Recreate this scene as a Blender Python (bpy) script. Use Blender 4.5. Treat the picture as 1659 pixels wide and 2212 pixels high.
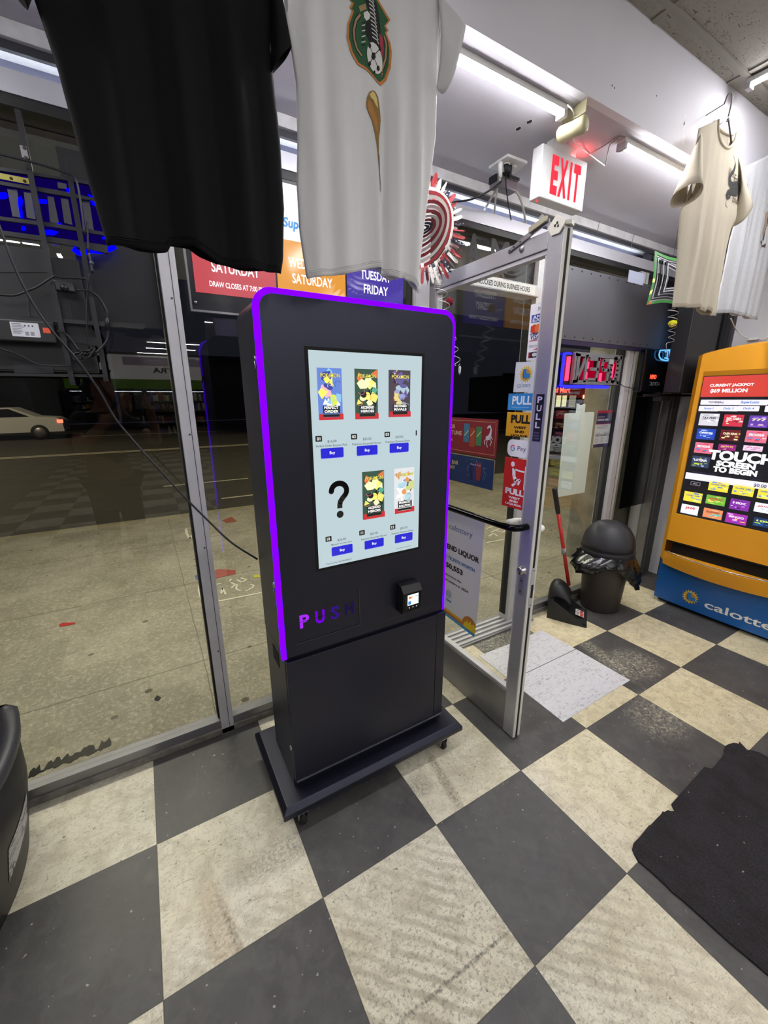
import bpy, bmesh, math, random
from mathutils import Vector, Matrix, noise
random.seed(7)
for o in list(bpy.data.objects): bpy.data.objects.remove(o)
scn = bpy.context.scene
COL = scn.collection
T = 0.4572                                    # floor tile, 18 inches
# ------------------------------------------------------------------ camera
W, H, FPX = 1659.0, 2212.0, 872.76
YAW, PIT, ROL = 0.5286, -0.2731, -0.0035
CAM = Vector((-0.7477, -0.8964, 1.5512))
_cy, _sy, _cp, _sp = math.cos(YAW), math.sin(YAW), math.cos(PIT), math.sin(PIT)
FW = Vector((_sy*_cp, _cy*_cp, _sp)); R0 = Vector((_cy, -_sy, 0)); U0 = R0.cross(FW)
RT = R0*math.cos(ROL)+U0*math.sin(ROL); UP = -R0*math.sin(ROL)+U0*math.cos(ROL)
cd = bpy.data.cameras.new('camera'); cam = bpy.data.objects.new('camera', cd); COL.objects.link(cam)
cd.sensor_fit = 'VERTICAL'; cd.sensor_height = 36.0; cd.lens = 36.0*FPX/H; cd.clip_start = 0.02; cd.clip_end = 300
M3 = Matrix((RT, UP, -FW)).transposed()
cam.matrix_world = Matrix.Translation(CAM) @ M3.to_4x4()
scn.camera = cam
def ray(px, py): return RT*((px-W/2)/FPX)+UP*((H/2-py)/FPX)+FW
def AY(px, py, y): d = ray(px, py); return CAM+d*((y-CAM.y)/d.y)
def AX(px, py, x): d = ray(px, py); return CAM+d*((x-CAM.x)/d.x)
def AZ(px, py, z): d = ray(px, py); return CAM+d*((z-CAM.z)/d.z)
# ------------------------------------------------------------------ world, exposure
scn.view_settings.view_transform = 'Standard'; scn.view_settings.look = 'None'
scn.view_settings.exposure = 0.45; scn.view_settings.gamma = 1.0; scn.view_settings.use_curve_mapping = False
wd = bpy.data.worlds.new('night'); scn.world = wd; wd.use_nodes = True
wd.node_tree.nodes['Background'].inputs[0].default_value = (0.010, 0.010, 0.016, 1)
wd.node_tree.nodes['Background'].inputs[1].default_value = 0.6
TUBE_E = 70.0      # emission of the bare led tubes
TUBE_W = 13.0     # watts of the area lamp inside each tube
def area(name, loc, sx, sy, power, color=(1, 1, 1), rot=(0, 0, 0), parent=None):
    l = bpy.data.lights.new(name, 'AREA'); l.shape = 'RECTANGLE'; l.size = sx; l.size_y = sy; l.energy = power; l.color = color
    o = bpy.data.objects.new(name, l); COL.objects.link(o); o.location = loc; o.rotation_euler = rot
    o.visible_glossy = True
    return o
# daylight-white street lighting of the pavement, from the lamps under the shop canopy and the street lamp
area('canopy_light', (-1.4, 2.6, 2.74), 2.4, 0.25, 50, (1.0, 0.94, 0.78))
area('canopy_light', (2.2, 2.6, 2.74), 2.4, 0.25, 50, (1.0, 0.94, 0.78))
sl = bpy.data.lights.new('street_light', 'SPOT'); sl.energy = 900; sl.spot_size = 2.2; sl.color = (1, .82, .5); sl.shadow_soft_size = .2
so = bpy.data.objects.new('street_light', sl); COL.objects.link(so); so.location = (4, 9, 7)
car_fill = bpy.data.objects.new('street_light', sl); COL.objects.link(car_fill); car_fill.location = (-8, 17, 7)  # unseen lamp added to brighten the car and the dark street
# ------------------------------------------------------------------ materials
def lin(c):
    c = c.lstrip('#'); v = [int(c[i:i+2], 16)/255 for i in (0, 2, 4)]
    return tuple((x/12.92 if x <= .04045 else ((x+.055)/1.055)**2.4) for x in v)
MATS = {}
def new(name):
    m = bpy.data.materials.new(name); m.use_nodes = True; return m, m.node_tree.nodes, m.node_tree.links
def mat(hexc, rough=.6, metal=0.0, emit=0.0, spec=.5, key=None, bump=0, bscale=200, vary=0, vscale=6):
    k = key or (hexc, rough, metal, emit, spec, bump, vary)
    if k in MATS: return MATS[k]
    m, n, l = new('mat_%s' % (key or hexc.strip('#')))
    b = n['Principled BSDF']; c = lin(hexc)
    b.inputs['Base Color'].default_value = (*c, 1); b.inputs['Roughness'].default_value = rough; b.inputs['Metallic'].default_value = metal
    b.inputs['Specular IOR Level'].default_value = spec
    if emit:
        b.inputs['Emission Color'].default_value = (*c, 1); b.inputs['Emission Strength'].default_value = emit
        b.inputs['Base Color'].default_value = (c[0]*.1, c[1]*.1, c[2]*.1, 1)
    if bump or vary:
        tc = n.new('ShaderNodeTexCoord')
    if bump:
        nz = n.new('ShaderNodeTexNoise'); nz.inputs['Scale'].default_value = bscale; nz.inputs['Detail'].default_value = 4
        bp = n.new('ShaderNodeBump'); bp.inputs['Strength'].default_value = bump; bp.inputs['Distance'].default_value = .002
        l.new(tc.outputs['Object'], nz.inputs['Vector']); l.new(nz.outputs['Fac'], bp.inputs['Height']); l.new(bp.outputs['Normal'], b.inputs['Normal'])
    if vary:
        n2 = n.new('ShaderNodeTexNoise'); n2.inputs['Scale'].default_value = vscale; n2.inputs['Detail'].default_value = 6
        r = n.new('ShaderNodeValToRGB'); r.color_ramp.elements[0].position = .3; r.color_ramp.elements[1].position = .7
        r.color_ramp.elements[0].color = (*[x*(1-vary) for x in c], 1); r.color_ramp.elements[1].color = (*[min(1, x*(1+vary*.5)) for x in c], 1)
        l.new(tc.outputs['Object'], n2.inputs['Vector']); l.new(n2.outputs['Fac'], r.inputs['Fac']); l.new(r.outputs['Color'], b.inputs['Base Color'])
    MATS[k] = m; return m
def emis(rgb, s, key):
    if key in MATS: return MATS[key]
    m, n, l = new(key); n.remove(n['Principled BSDF']); e = n.new('ShaderNodeEmission')
    e.inputs[0].default_value = (*rgb, 1); e.inputs[1].default_value = s
    l.new(e.outputs[0], n['Material Output'].inputs[0]); MATS[key] = m; return m
def glass_mat(key, tint=(1, 1, 1), ior=1.5):
    m, n, l = new(key); n.remove(n['Principled BSDF'])
    tr = n.new('ShaderNodeBsdfTransparent'); tr.inputs[0].default_value = (*tint, 1)
    gl = n.new('ShaderNodeBsdfGlossy'); gl.inputs['Roughness'].default_value = 0.0
    geo = n.new('ShaderNodeNewGeometry'); mp = n.new('ShaderNodeMapRange')
    mp.inputs['To Min'].default_value = ior; mp.inputs['To Max'].default_value = 1/ior
    fr = n.new('ShaderNodeFresnel'); mx = n.new('ShaderNodeMixShader')
    l.new(geo.outputs['Backfacing'], mp.inputs['Value']); l.new(mp.outputs[0], fr.inputs['IOR'])
    l.new(fr.outputs[0], mx.inputs[0]); l.new(tr.outputs[0], mx.inputs[1]); l.new(gl.outputs[0], mx.inputs[2])
    l.new(mx.outputs[0], n['Material Output'].inputs[0]); return m
GLASS = glass_mat('window_glass', (.97, .98, .965)); TINT = glass_mat('tinted_film', (.12, .12, .12))
def math_(n, l, op, a, b=None, c=None):
    x = n.new('ShaderNodeMath'); x.operation = op
    for i, v in enumerate((a, b, c)):
        if v is None: continue
        if isinstance(v, (int, float)): x.inputs[i].default_value = v
        else: l.new(v, x.inputs[i])
    return x.outputs[0]
def mixc(n, l, f, a, b, mode='MIX'):
    x = n.new('ShaderNodeMix'); x.data_type = 'RGBA'; x.blend_type = mode
    if isinstance(f, (int, float)): x.inputs[0].default_value = f
    else: l.new(f, x.inputs[0])
    for i, v in ((6, a), (7, b)):
        if isinstance(v, tuple): x.inputs[i].default_value = (*v[:3], 1)
        else: l.new(v, x.inputs[i])
    return x.outputs[2]
def noise_(n, l, vec, scale, detail=5, rough=.55, dist=0, sc3=None):
    if sc3:
        mp = n.new('ShaderNodeMapping'); mp.inputs['Scale'].default_value = sc3
        if len(sc3) > 3: pass
        l.new(vec, mp.inputs['Vector']); vec = mp.outputs[0]
    x = n.new('ShaderNodeTexNoise'); x.inputs['Scale'].default_value = scale; x.inputs['Detail'].default_value = detail
    x.inputs['Roughness'].default_value = rough; x.inputs['Distortion'].default_value = dist; l.new(vec, x.inputs['Vector']); return x.outputs['Fac']
def ramp_(n, l, f, p0, p1, inv=False):
    x = n.new('ShaderNodeMapRange'); x.inputs['From Min'].default_value = p0; x.inputs['From Max'].default_value = p1
    x.inputs['To Min'].default_value = 1 if inv else 0; x.inputs['To Max'].default_value = 0 if inv else 1; x.clamp = True
    l.new(f, x.inputs['Value']); return x.outputs[0]
def floor_material():
    m, n, l = new('checker_vinyl'); b = n['Principled BSDF']
    tc = n.new('ShaderNodeTexCoord'); V = tc.outputs['Object']
    sp = n.new('ShaderNodeSeparateXYZ'); l.new(V, sp.inputs[0])
    u = math_(n, l, 'DIVIDE', sp.outputs[0], T); v = math_(n, l, 'DIVIDE', sp.outputs[1], T)
    fu = math_(n, l, 'FLOOR', u); fv = math_(n, l, 'FLOOR', v)
    par = math_(n, l, 'MODULO', math_(n, l, 'ADD', math_(n, l, 'ADD', fu, fv), 100.0), 2.0)      # 0 = light, 1 = dark
    # light tile: cream, mottled, with scratches and scuffs
    big = noise_(n, l, V, 3.2, 6, .6); mid = noise_(n, l, V, 16, 6, .65, .6); fine = noise_(n, l, V, 90, 5, .7)
    scr = noise_(n, l, V, 30, 6, .75, 1.8, (1, 3.0, 1)); scr2 = noise_(n, l, V, 22, 5, .8, 2.5, (2.8, 1, 1))
    light = mixc(n, l, ramp_(n, l, big, .3, .7), lin('#d6cfb6'), lin('#e3decd'))
    light = mixc(n, l, math_(n, l, 'MULTIPLY', ramp_(n, l, mid, .44, .62), .42), light, lin('#a89d84'))
    light = mixc(n, l, math_(n, l, 'MULTIPLY', ramp_(n, l, scr, .555, .61), .45), light, lin('#736b59'))
    light = mixc(n, l, math_(n, l, 'MULTIPLY', ramp_(n, l, scr2, .57, .62), .40), light, lin('#6a6353'))
    # glue ridges under the vinyl, worn through in bands where the noise is high
    wv = n.new('ShaderNodeTexWave'); wv.inputs['Scale'].default_value = 12; wv.inputs['Distortion'].default_value = 3.5; wv.inputs['Detail'].default_value = 2
    wv.inputs['Detail Scale'].default_value = .6; wv.bands_direction = 'DIAGONAL'; l.new(V, wv.inputs['Vector'])
    near = math_(n, l, 'MULTIPLY', ramp_(n, l, sp.outputs[1], .2, -.35), ramp_(n, l, sp.outputs[0], .55, -.1))
    wear = math_(n, l, 'MULTIPLY', ramp_(n, l, noise_(n, l, V, 4.5, 3), .36, .52), near)
    light = mixc(n, l, math_(n, l, 'MULTIPLY', math_(n, l, 'MULTIPLY', ramp_(n, l, wv.outputs['Fac'], .4, .9), wear), .75), light, lin('#a0957f'))
    light = mixc(n, l, math_(n, l, 'MULTIPLY', math_(n, l, 'MULTIPLY', ramp_(n, l, fine, .52, .62), near), .6), light, lin('#6a6252'))
    light = mixc(n, l, math_(n, l, 'MULTIPLY', ramp_(n, l, noise_(n, l, V, 55, 2, .5), .70, .74), .7), light, lin('#3c382f'))
    # brown stain streak in the tile left of the kiosk base
    def blob(cx, cy, rx, ry, ang, soft=.6, jit=1.0):
        dx = math_(n, l, 'SUBTRACT', sp.outputs[0], cx); dy = math_(n, l, 'SUBTRACT', sp.outputs[1], cy)
        ca, sa = math.cos(ang), math.sin(ang)
        a = math_(n, l, 'DIVIDE', math_(n, l, 'ADD', math_(n, l, 'MULTIPLY', dx, ca), math_(n, l, 'MULTIPLY', dy, sa)), rx)
        c = math_(n, l, 'DIVIDE', math_(n, l, 'SUBTRACT', math_(n, l, 'MULTIPLY', dy, ca), math_(n, l, 'MULTIPLY', dx, sa)), ry)
        r = math_(n, l, 'ADD', math_(n, l, 'MULTIPLY', a, a), math_(n, l, 'MULTIPLY', c, c))
        r = math_(n, l, 'ADD', r, math_(n, l, 'MULTIPLY', math_(n, l, 'SUBTRACT', mid, .5), jit*1.6))
        return math_(n, l, 'MULTIPLY', ramp_(n, l, r, 1-soft, 1+soft, True), math_(n, l, 'ADD', math_(n, l, 'MULTIPLY', ramp_(n, l, fine, .42, .58), .65), .35))
    light = mixc(n, l, math_(n, l, 'MULTIPLY', blob(-.76, .07, .040, .19, .12, .8, 2.2), .5), light, lin('#9c7d4c'))
    light = mixc(n, l, math_(n, l, 'MULTIPLY', blob(-.72, .03, .010, .16, .20, .9, 2.6), .55), light, lin('#6b5a3e'))
    light = mixc(n, l, math_(n, l, 'MULTIPLY', blob(-.55, .20, .16, .05, 0, .9), .55), light, lin('#5b5646'))
    light = mixc(n, l, math_(n, l, 'MULTIPLY', blob(.14, .12, .020, .16, -.15, .8, 2.2), .7), light, lin('#6f6350'))
    light = mixc(n, l, math_(n, l, 'MULTIPLY', blob(.04, .17, .05, .05, 0, .8), .6), light, lin('#55503f'))
    light = mixc(n, l, math_(n, l, 'MULTIPLY', blob(.3, .16, .13, .12, 0, .9, 2), .35), light, lin('#6f6750'))
    light = mixc(n, l, math_(n, l, 'MULTIPLY', blob(-.9, -.35, .25, .006, .02, .9, 2.4), .7), light, lin('#4f4a3e'))
    light = mixc(n, l, math_(n, l, 'MULTIPLY', blob(-.2, -.36, .30, .005, -.03, .9, 2.4), .7), light, lin('#4f4a3e'))
    yel = ramp_(n, l, sp.outputs[0], .0, 1.2)
    light = mixc(n, l, yel, light, mixc(n, l, 1.0, light, (1.0, .95, .80), 'MULTIPLY'))
    dark = mixc(n, l, ramp_(n, l, big, .3, .7), lin('#3f3d3d'), lin('#545352'))
    dark = mixc(n, l, math_(n, l, 'MULTIPLY', ramp_(n, l, mid, .45, .65), .35), dark, lin('#696764'))
    dark = mixc(n, l, math_(n, l, 'MULTIPLY', ramp_(n, l, noise_(n, l, V, 26, 5, .7, 1.0, (1, 2, 1)), .62, .72), .25), dark, lin('#343231'))
    pw = ramp_(n, l, noise_(n, l, V, 55, 8, .85, .8), .46, .58)
    def powder(*a, s=.9): return math_(n, l, 'MULTIPLY', math_(n, l, 'MULTIPLY', blob(*a), pw), s)
    for a in ((1.53, .32, .05, .24, -.25, .9, 1.6), (1.62, .16, .14, .12, 0, .9, 2), (1.33, -.13, .17, .12, .2, .9, 2), (1.15, .78, .3, .16, 0, .8, 1.5)):
        dark = mixc(n, l, powder(*a), dark, lin('#c9c3ad'))
    dark = mixc(n, l, math_(n, l, 'MULTIPLY', ramp_(n, l, noise_(n, l, V, 60, 2, .5), .715, .735), .7), dark, lin('#b8b4aa'))
    col = mixc(n, l, par, light, dark)
    eu = math_(n, l, 'ABSOLUTE', math_(n, l, 'SUBTRACT', math_(n, l, 'FRACT', math_(n, l, 'ADD', u, .5)), .5))
    ev = math_(n, l, 'ABSOLUTE', math_(n, l, 'SUBTRACT', math_(n, l, 'FRACT', math_(n, l, 'ADD', v, .5)), .5))
    seam = ramp_(n, l, math_(n, l, 'MINIMUM', eu, ev), .0015, .004, True)
    col = mixc(n, l, math_(n, l, 'MULTIPLY', seam, .8), col, lin('#2e2a26'))
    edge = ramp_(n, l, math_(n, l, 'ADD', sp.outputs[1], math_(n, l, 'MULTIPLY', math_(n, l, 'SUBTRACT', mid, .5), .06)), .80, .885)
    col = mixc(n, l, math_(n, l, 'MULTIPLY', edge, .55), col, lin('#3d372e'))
    l.new(col, b.inputs['Base Color'])
    l.new(math_(n, l, 'ADD', math_(n, l, 'MULTIPLY', mid, .35), .28), b.inputs['Roughness'])
    bp = n.new('ShaderNodeBump'); bp.inputs['Strength'].default_value = .35; bp.inputs['Distance'].default_value = .004
    hh = math_(n, l, 'ADD', math_(n, l, 'MULTIPLY', mid, .5), math_(n, l, 'MULTIPLY', math_(n, l, 'MULTIPLY', wv.outputs['Fac'], wear), .5))
    l.new(hh, bp.inputs['Height']); l.new(bp.outputs[0], b.inputs['Normal'])
    return m
def concrete_material():
    m, n, l = new('pavement'); b = n['Principled BSDF']; tc = n.new('ShaderNodeTexCoord'); V = tc.outputs['Object']
    c = mixc(n, l, ramp_(n, l, noise_(n, l, V, 1.6, 6, .6), .3, .7), lin('#747163'), lin('#989484'))
    c = mixc(n, l, math_(n, l, 'MULTIPLY', ramp_(n, l, noise_(n, l, V, 45, 6, .8), .50, .62), .55), c, lin('#bbb5a0'))
    c = mixc(n, l, math_(n, l, 'MULTIPLY', ramp_(n, l, noise_(n, l, V, 38, 6, .8, .5, (1, 2, 1)), .54, .64), .55), c, lin('#4f4b3f'))
    c = mixc(n, l, math_(n, l, 'MULTIPLY', ramp_(n, l, noise_(n, l, V, 2.2, 4, .7, .8), .5, .7), .35), c, lin('#57523f'))
    c = mixc(n, l, math_(n, l, 'MULTIPLY', ramp_(n, l, noise_(n, l, V, 9, 5, .7, 1), .58, .75), .5), c, lin('#5c5746'))
    vo = n.new('ShaderNodeTexVoronoi'); vo.inputs['Scale'].default_value = 6.5; vo.inputs['Randomness'].default_value = 1
    mp = n.new('ShaderNodeMapping'); mp.inputs['Scale'].default_value = (1, 1.1, 1); l.new(V, mp.inputs[0]); l.new(mp.outputs[0], vo.inputs['Vector'])
    d = math_(n, l, 'ADD', vo.outputs['Distance'], math_(n, l, 'MULTIPLY', noise_(n, l, V, 30, 2), .05))
    sep = n.new('ShaderNodeSeparateColor'); l.new(vo.outputs['Color'], sep.inputs[0])
    rad = math_(n, l, 'ADD', math_(n, l, 'MULTIPLY', ramp_(n, l, sep.outputs[0], .30, 1.0), .19), -.02)
    spot = ramp_(n, l, math_(n, l, 'SUBTRACT', d, rad), .0, .012, True)
    c = mixc(n, l, math_(n, l, 'MULTIPLY', spot, .8), c, lin('#3b372c'))
    sx = n.new('ShaderNodeSeparateXYZ'); l.new(V, sx.inputs[0])
    def line(o, k, w):
        return ramp_(n, l, math_(n, l, 'ABSOLUTE', math_(n, l, 'SUBTRACT', math_(n, l, 'ADD', sx.outputs[o], math_(n, l, 'MULTIPLY', noise_(n, l, V, 3, 4), .03)), k)), w, w*2.2, True)
    for o, k, w in ((0, -.62, .002), (0, -2.6, .004), (0, 1.9, .004), (0, 3.7, .004), (1, 1.62, .003), (1, 2.9, .004), (1, 4.2, .004)):
        c = mixc(n, l, math_(n, l, 'MULTIPLY', line(o, k+.015, w), .6), c, lin('#45402f'))
    l.new(c, b.inputs['Base Color']); b.inputs['Roughness'].default_value = .85
    return m
def ceiling_material():
    m, n, l = new('acoustic_tile'); b = n['Principled BSDF']; tc = n.new('ShaderNodeTexCoord'); V = tc.outputs['Object']
    f = noise_(n, l, V, 26, 3, .8, 2.2, (1, 2.4, 1)); k = ramp_(n, l, f, .60, .64)
    c = mixc(n, l, math_(n, l, 'MULTIPLY', k, .8), lin('#98948e'), lin('#45413c'))
    l.new(c, b.inputs['Base Color']); b.inputs['Roughness'].default_value = .9
    bp = n.new('ShaderNodeBump'); bp.inputs['Strength'].default_value = .6; bp.inputs['Distance'].default_value = .004; bp.invert = True
    l.new(k, bp.inputs['Height']); l.new(bp.outputs[0], b.inputs['Normal']); return m
def fabric(hexc, key, rough=.9):
    m = mat(hexc, rough, key=key, bump=.25, bscale=420, spec=.15); return m
ALU = mat('#8f8e91', .42, .75, key='aluminium', bump=.06, bscale=30, vary=.12, vscale=9)
ALUP = mat('#c4c3c6', .5, .25, key='pale_aluminium', bump=.05, bscale=30, vary=.1, vscale=9)
PAINT = mat('#bfbdc6', .75, key='soffit_paint', bump=.2, bscale=60, vary=.05, vscale=2)
PAINTB = mat('#e3e1ea', .75, key='bulkhead_paint', bump=.15, bscale=50, vary=.04, vscale=2)
BLACKM = mat('#0c0c17', .40, 0, key='black_powder_coat', bump=.04, bscale=900, spec=.75)
BLACKP = mat('#111113', .45, key='black_plastic')
BLACKM.node_tree.nodes['Principled BSDF'].inputs['Specular Tint'].default_value = (.74, .76, 1, 1)
DGREY = mat('#3a3a40', .5, key='dark_grey_metal', metal=.3)
WHITE = mat('#e9e9e6', .5, key='white_plastic')
STILE = mat('#b3b2b7', .42, .6, key='door_aluminium', bump=.05, bscale=30, vary=.08, vscale=9)
STEEL = mat('#b9b9bd', .25, 1.0, key='bright_steel')
RUB = mat('#141414', .7, key='black_rubber')
# ------------------------------------------------------------------ mesh tools
LOC = {}
class MB:
    def __init__(s): s.v = []; s.f = []; s.mi = []; s.mats = []; s.sm = []
    def m(s, mt):
        if mt not in s.mats: s.mats.append(mt)
        return s.mats.index(mt)
    def add(s, vs, fs, mt, smooth=False):
        k = len(s.v); i = s.m(mt); s.v += [Vector(p) for p in vs]
        for f in fs: s.f.append([a+k for a in f]); s.mi.append(i); s.sm.append(smooth)
    def box(s, a, b, mt):
        x0, y0, z0 = a; x1, y1, z1 = b
        vs = [(x, y, z) for z in (z0, z1) for y in (y0, y1) for x in (x0, x1)]
        s.add(vs, [(0, 2, 3, 1), (4, 5, 7, 6), (0, 1, 5, 4), (2, 6, 7, 3), (0, 4, 6, 2), (1, 3, 7, 5)], mt)
    def obox(s, c, r, u, hr, hu, hn, mt):
        r = Vector(r).normalized(); u = Vector(u).normalized(); n = r.cross(u); c = Vector(c)
        vs = [c+r*a*hr+u*b*hu+n*d*hn for d in (-1, 1) for b in (-1, 1) for a in (-1, 1)]
        s.add(vs, [(0, 2, 3, 1), (4, 5, 7, 6), (0, 1, 5, 4), (2, 6, 7, 3), (0, 4, 6, 2), (1, 3, 7, 5)], mt)
    def prism(s, pts, d, mt, msd=None):
        n = len(pts); d = Vector(d); a = [Vector(p) for p in pts]; b = [p+d for p in a]
        s.add(a+b, [list(range(n))[::-1], list(range(n, 2*n))], mt)
        s.add(a+b, [(i, (i+1) % n, n+(i+1) % n, n+i) for i in range(n)], msd or mt)
    def tube(s, path, r, mt, seg=8, cap=True, smooth=True):
        P = [Vector(p) for p in path]; rs = r if isinstance(r, (list, tuple)) else [r]*len(P); vs = []
        up = Vector((0, 0, 1)); t = (P[1]-P[0]).normalized()
        if abs(t.dot(up)) > .9: up = Vector((1, 0, 0))
        a = t.cross(up).normalized()
        for i, p in enumerate(P):
            if 0 < i < len(P)-1: t = (P[i+1]-P[i-1])
            elif i == 0: t = P[1]-P[0]
            else: t = P[-1]-P[-2]
            t = t.normalized() if t.length > 1e-9 else Vector((0, 0, 1))
            a = (a-t*a.dot(t));  a = a.normalized() if a.length > 1e-6 else t.orthogonal().normalized(); b = t.cross(a)
            for k in range(seg):
                q = 2*math.pi*k/seg; vs.append(p+(a*math.cos(q)+b*math.sin(q))*rs[i])
        fs = [(i*seg+k, i*seg+(k+1) % seg, (i+1)*seg+(k+1) % seg, (i+1)*seg+k) for i in range(len(P)-1) for k in range(seg)]
        if cap: fs += [list(range(seg))[::-1], list(range((len(P)-1)*seg, len(P)*seg))]
        s.add(vs, fs, mt, smooth)
    def lathe(s, prof, mt, c=(0, 0, 0), seg=32, smooth=True, a0=0, a1=2*math.pi, fn=None):
        c = Vector(c); full = abs(a1-a0-2*math.pi) < 1e-6; n = seg if full else seg+1; vs = []
        for r, z in prof:
            for k in range(n):
                q = a0+(a1-a0)*k/seg; p = Vector((r*math.cos(q), r*math.sin(q), z)); vs.append((fn(p) if fn else p)+c)
        fs = []
        for i in range(len(prof)-1):
            for k in range(seg): fs.append((i*n+k, i*n+(k+1) % n, (i+1)*n+(k+1) % n, (i+1)*n+k))
        s.add(vs, fs, mt, smooth)
    def rings(s, rs, mt, closed=True, smooth=True, cap=False):
        n = len(rs[0]); vs = [p for r in rs for p in r]; fs = []
        for i in range(len(rs)-1):
            for k in range(n if closed else n-1): fs.append((i*n+k, i*n+(k+1) % n, (i+1)*n+(k+1) % n, (i+1)*n+k))
        if cap: fs += [list(range(n))[::-1], list(range((len(rs)-1)*n, len(rs)*n))]
        s.add(vs, fs, mt, smooth)
    def build(s, name, parent=None, loc=None, bevel=0, solid=0, sub=0, fix=True, weld=False):
        me = bpy.data.meshes.new(name)
        if parent is not None: base = LOC[parent.name]
        else: base = Vector(loc) if loc is not None else Vector((0, 0, 0))
        me.from_pydata([tuple(p-base) for p in s.v], [], s.f)
        for mt in s.mats: me.materials.append(mt)
        for p, i, q in zip(me.polygons, s.mi, s.sm): p.material_index = i; p.use_smooth = q
        if fix or weld:
            bm = bmesh.new(); bm.from_mesh(me)
            if weld: bmesh.ops.remove_doubles(bm, verts=bm.verts, dist=1e-5)
            if fix: bmesh.ops.recalc_face_normals(bm, faces=bm.faces)
            bm.to_mesh(me); bm.free()
        o = bpy.data.objects.new(name, me); COL.objects.link(o)
        if parent is not None: o.parent = parent; LOC[o.name] = base
        else: o.location = base; LOC[o.name] = base
        if bevel:
            b = o.modifiers.new('bevel', 'BEVEL'); b.width = bevel; b.segments = 2; b.limit_method = 'ANGLE'; b.angle_limit = .7
        if solid:
            b = o.modifiers.new('solid', 'SOLIDIFY'); b.thickness = solid; b.offset = 0
        if sub:
            b = o.modifiers.new('sub', 'SUBSURF'); b.levels = sub; b.render_levels = sub
        return o
def tag(o, label=None, cat=None, group=None, kind=None):
    if label: o['label'] = label
    if cat: o['category'] = cat
    if group: o['group'] = group
    if kind: o['kind'] = kind
    return o
def thing(name, label, cat, loc, group=None):
    o = bpy.data.objects.new(name, None); COL.objects.link(o); o.location = loc; o.empty_display_size = .05
    LOC[o.name] = Vector(loc); return tag(o, label, cat, group)
def struct(o): o['kind'] = 'structure'; return o
# text -> flat triangles
_TX = {}
def text_mesh(s, bold=0, shear=0, res=3):
    k = (s, bold, shear, res)
    if k in _TX: return _TX[k]
    c = bpy.data.curves.new('t', 'FONT'); c.body = s; c.offset = bold; c.shear = shear; c.resolution_u = res; c.fill_mode = 'FRONT'
    o = bpy.data.objects.new('t', c); COL.objects.link(o); dg = bpy.context.evaluated_depsgraph_get()
    me = bpy.data.meshes.new_from_object(o.evaluated_get(dg)); vs = [(v.co.x, v.co.y) for v in me.vertices]; fs = [list(p.vertices) for p in me.polygons]
    bpy.data.objects.remove(o); bpy.data.curves.remove(c); bpy.data.meshes.remove(me)
    if vs:
        x0 = min(v[0] for v in vs); x1 = max(v[0] for v in vs); y0 = min(v[1] for v in vs); y1 = max(v[1] for v in vs)
        vs = [((x-x0)/(x1-x0+1e-9), (y-y0)/(y1-y0+1e-9)) for x, y in vs]; asp = (x1-x0)/(y1-y0+1e-9)
    else: asp = 1
    _TX[k] = (vs, fs, asp); return _TX[k]
class Board:
    """flat artwork in a real plane: O + a*R + b*U, lifted off along N"""
    def __init__(s, mb, O, R, U, N, step=.0004, warp=None):
        s.mb = mb; s.O = Vector(O); s.R = Vector(R); s.U = Vector(U); s.N = Vector(N); s.st = step; s.warp = warp
    def P(s, a, b, k=0):
        if s.warp: return s.warp(a, b, k*s.st)
        return s.O+s.R*a+s.U*b+s.N*(k*s.st)
    def poly(s, pts, mt, k=1):
        if s.warp:                                # curved cloth: cut the shape fine enough to follow it
            bm = bmesh.new(); f = bm.faces.new([bm.verts.new((p[0], p[1], 0)) for p in pts])
            bmesh.ops.triangulate(bm, faces=[f])
            for _ in range(5):
                es = [e for e in bm.edges if e.calc_length() > .012]
                if not es: break
                bmesh.ops.subdivide_edges(bm, edges=es, cuts=1); bmesh.ops.triangulate(bm, faces=bm.faces[:])
            bm.verts.ensure_lookup_table(); bm.verts.index_update()
            s.mb.add([s.P(v.co.x, v.co.y, k) for v in bm.verts], [[v.index for v in f.verts] for f in bm.faces], mt); bm.free(); return
        s.mb.add([s.P(a, b, k) for a, b in pts], [list(range(len(pts)))], mt)
    def rect(s, a0, b0, a1, b1, mt, k=1): s.poly([(a0, b0), (a1, b0), (a1, b1), (a0, b1)], mt, k)
    def rrect(s, a0, b0, a1, b1, r, mt, k=1):
        a0, a1 = min(a0, a1), max(a0, a1); b0, b1 = min(b0, b1), max(b0, b1)
        s.poly(rr(a0, b0, a1, b1, r), mt, k)
    def disc(s, a, b, ra, rb, mt, k=1, n=24): s.poly([(a+ra*math.cos(2*math.pi*i/n), b+rb*math.sin(2*math.pi*i/n)) for i in range(n)], mt, k)
    def line(s, pts, w, mt, k=1):
        for (a, b), (c, d) in zip(pts, pts[1:]):
            L = math.hypot(c-a, d-b) or 1; nx, ny = -(d-b)/L*w/2, (c-a)/L*w/2
            s.poly([(a+nx, b+ny), (a-nx, b-ny), (c-nx, d-ny), (c+nx, d+ny)], mt, k)
    def text(s, t, a, b, h, mt, k=2, w=None, bold=0, shear=0, align='C', flip=False, rot=0, res=3):
        vs, fs, asp = text_mesh(t, bold, shear, res); w = w or h*asp
        ox = {'C': -w/2, 'L': 0, 'R': -w}[align]; out = []
        for x, y in vs:
            if flip: x = 1-x
            X, Y = ox+x*w, (y-.5)*h
            if rot: X, Y = X*math.cos(rot)-Y*math.sin(rot), X*math.sin(rot)+Y*math.cos(rot)
            out.append(s.P(a+X, b+Y, k))
        s.mb.add(out, fs, mt)
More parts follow.
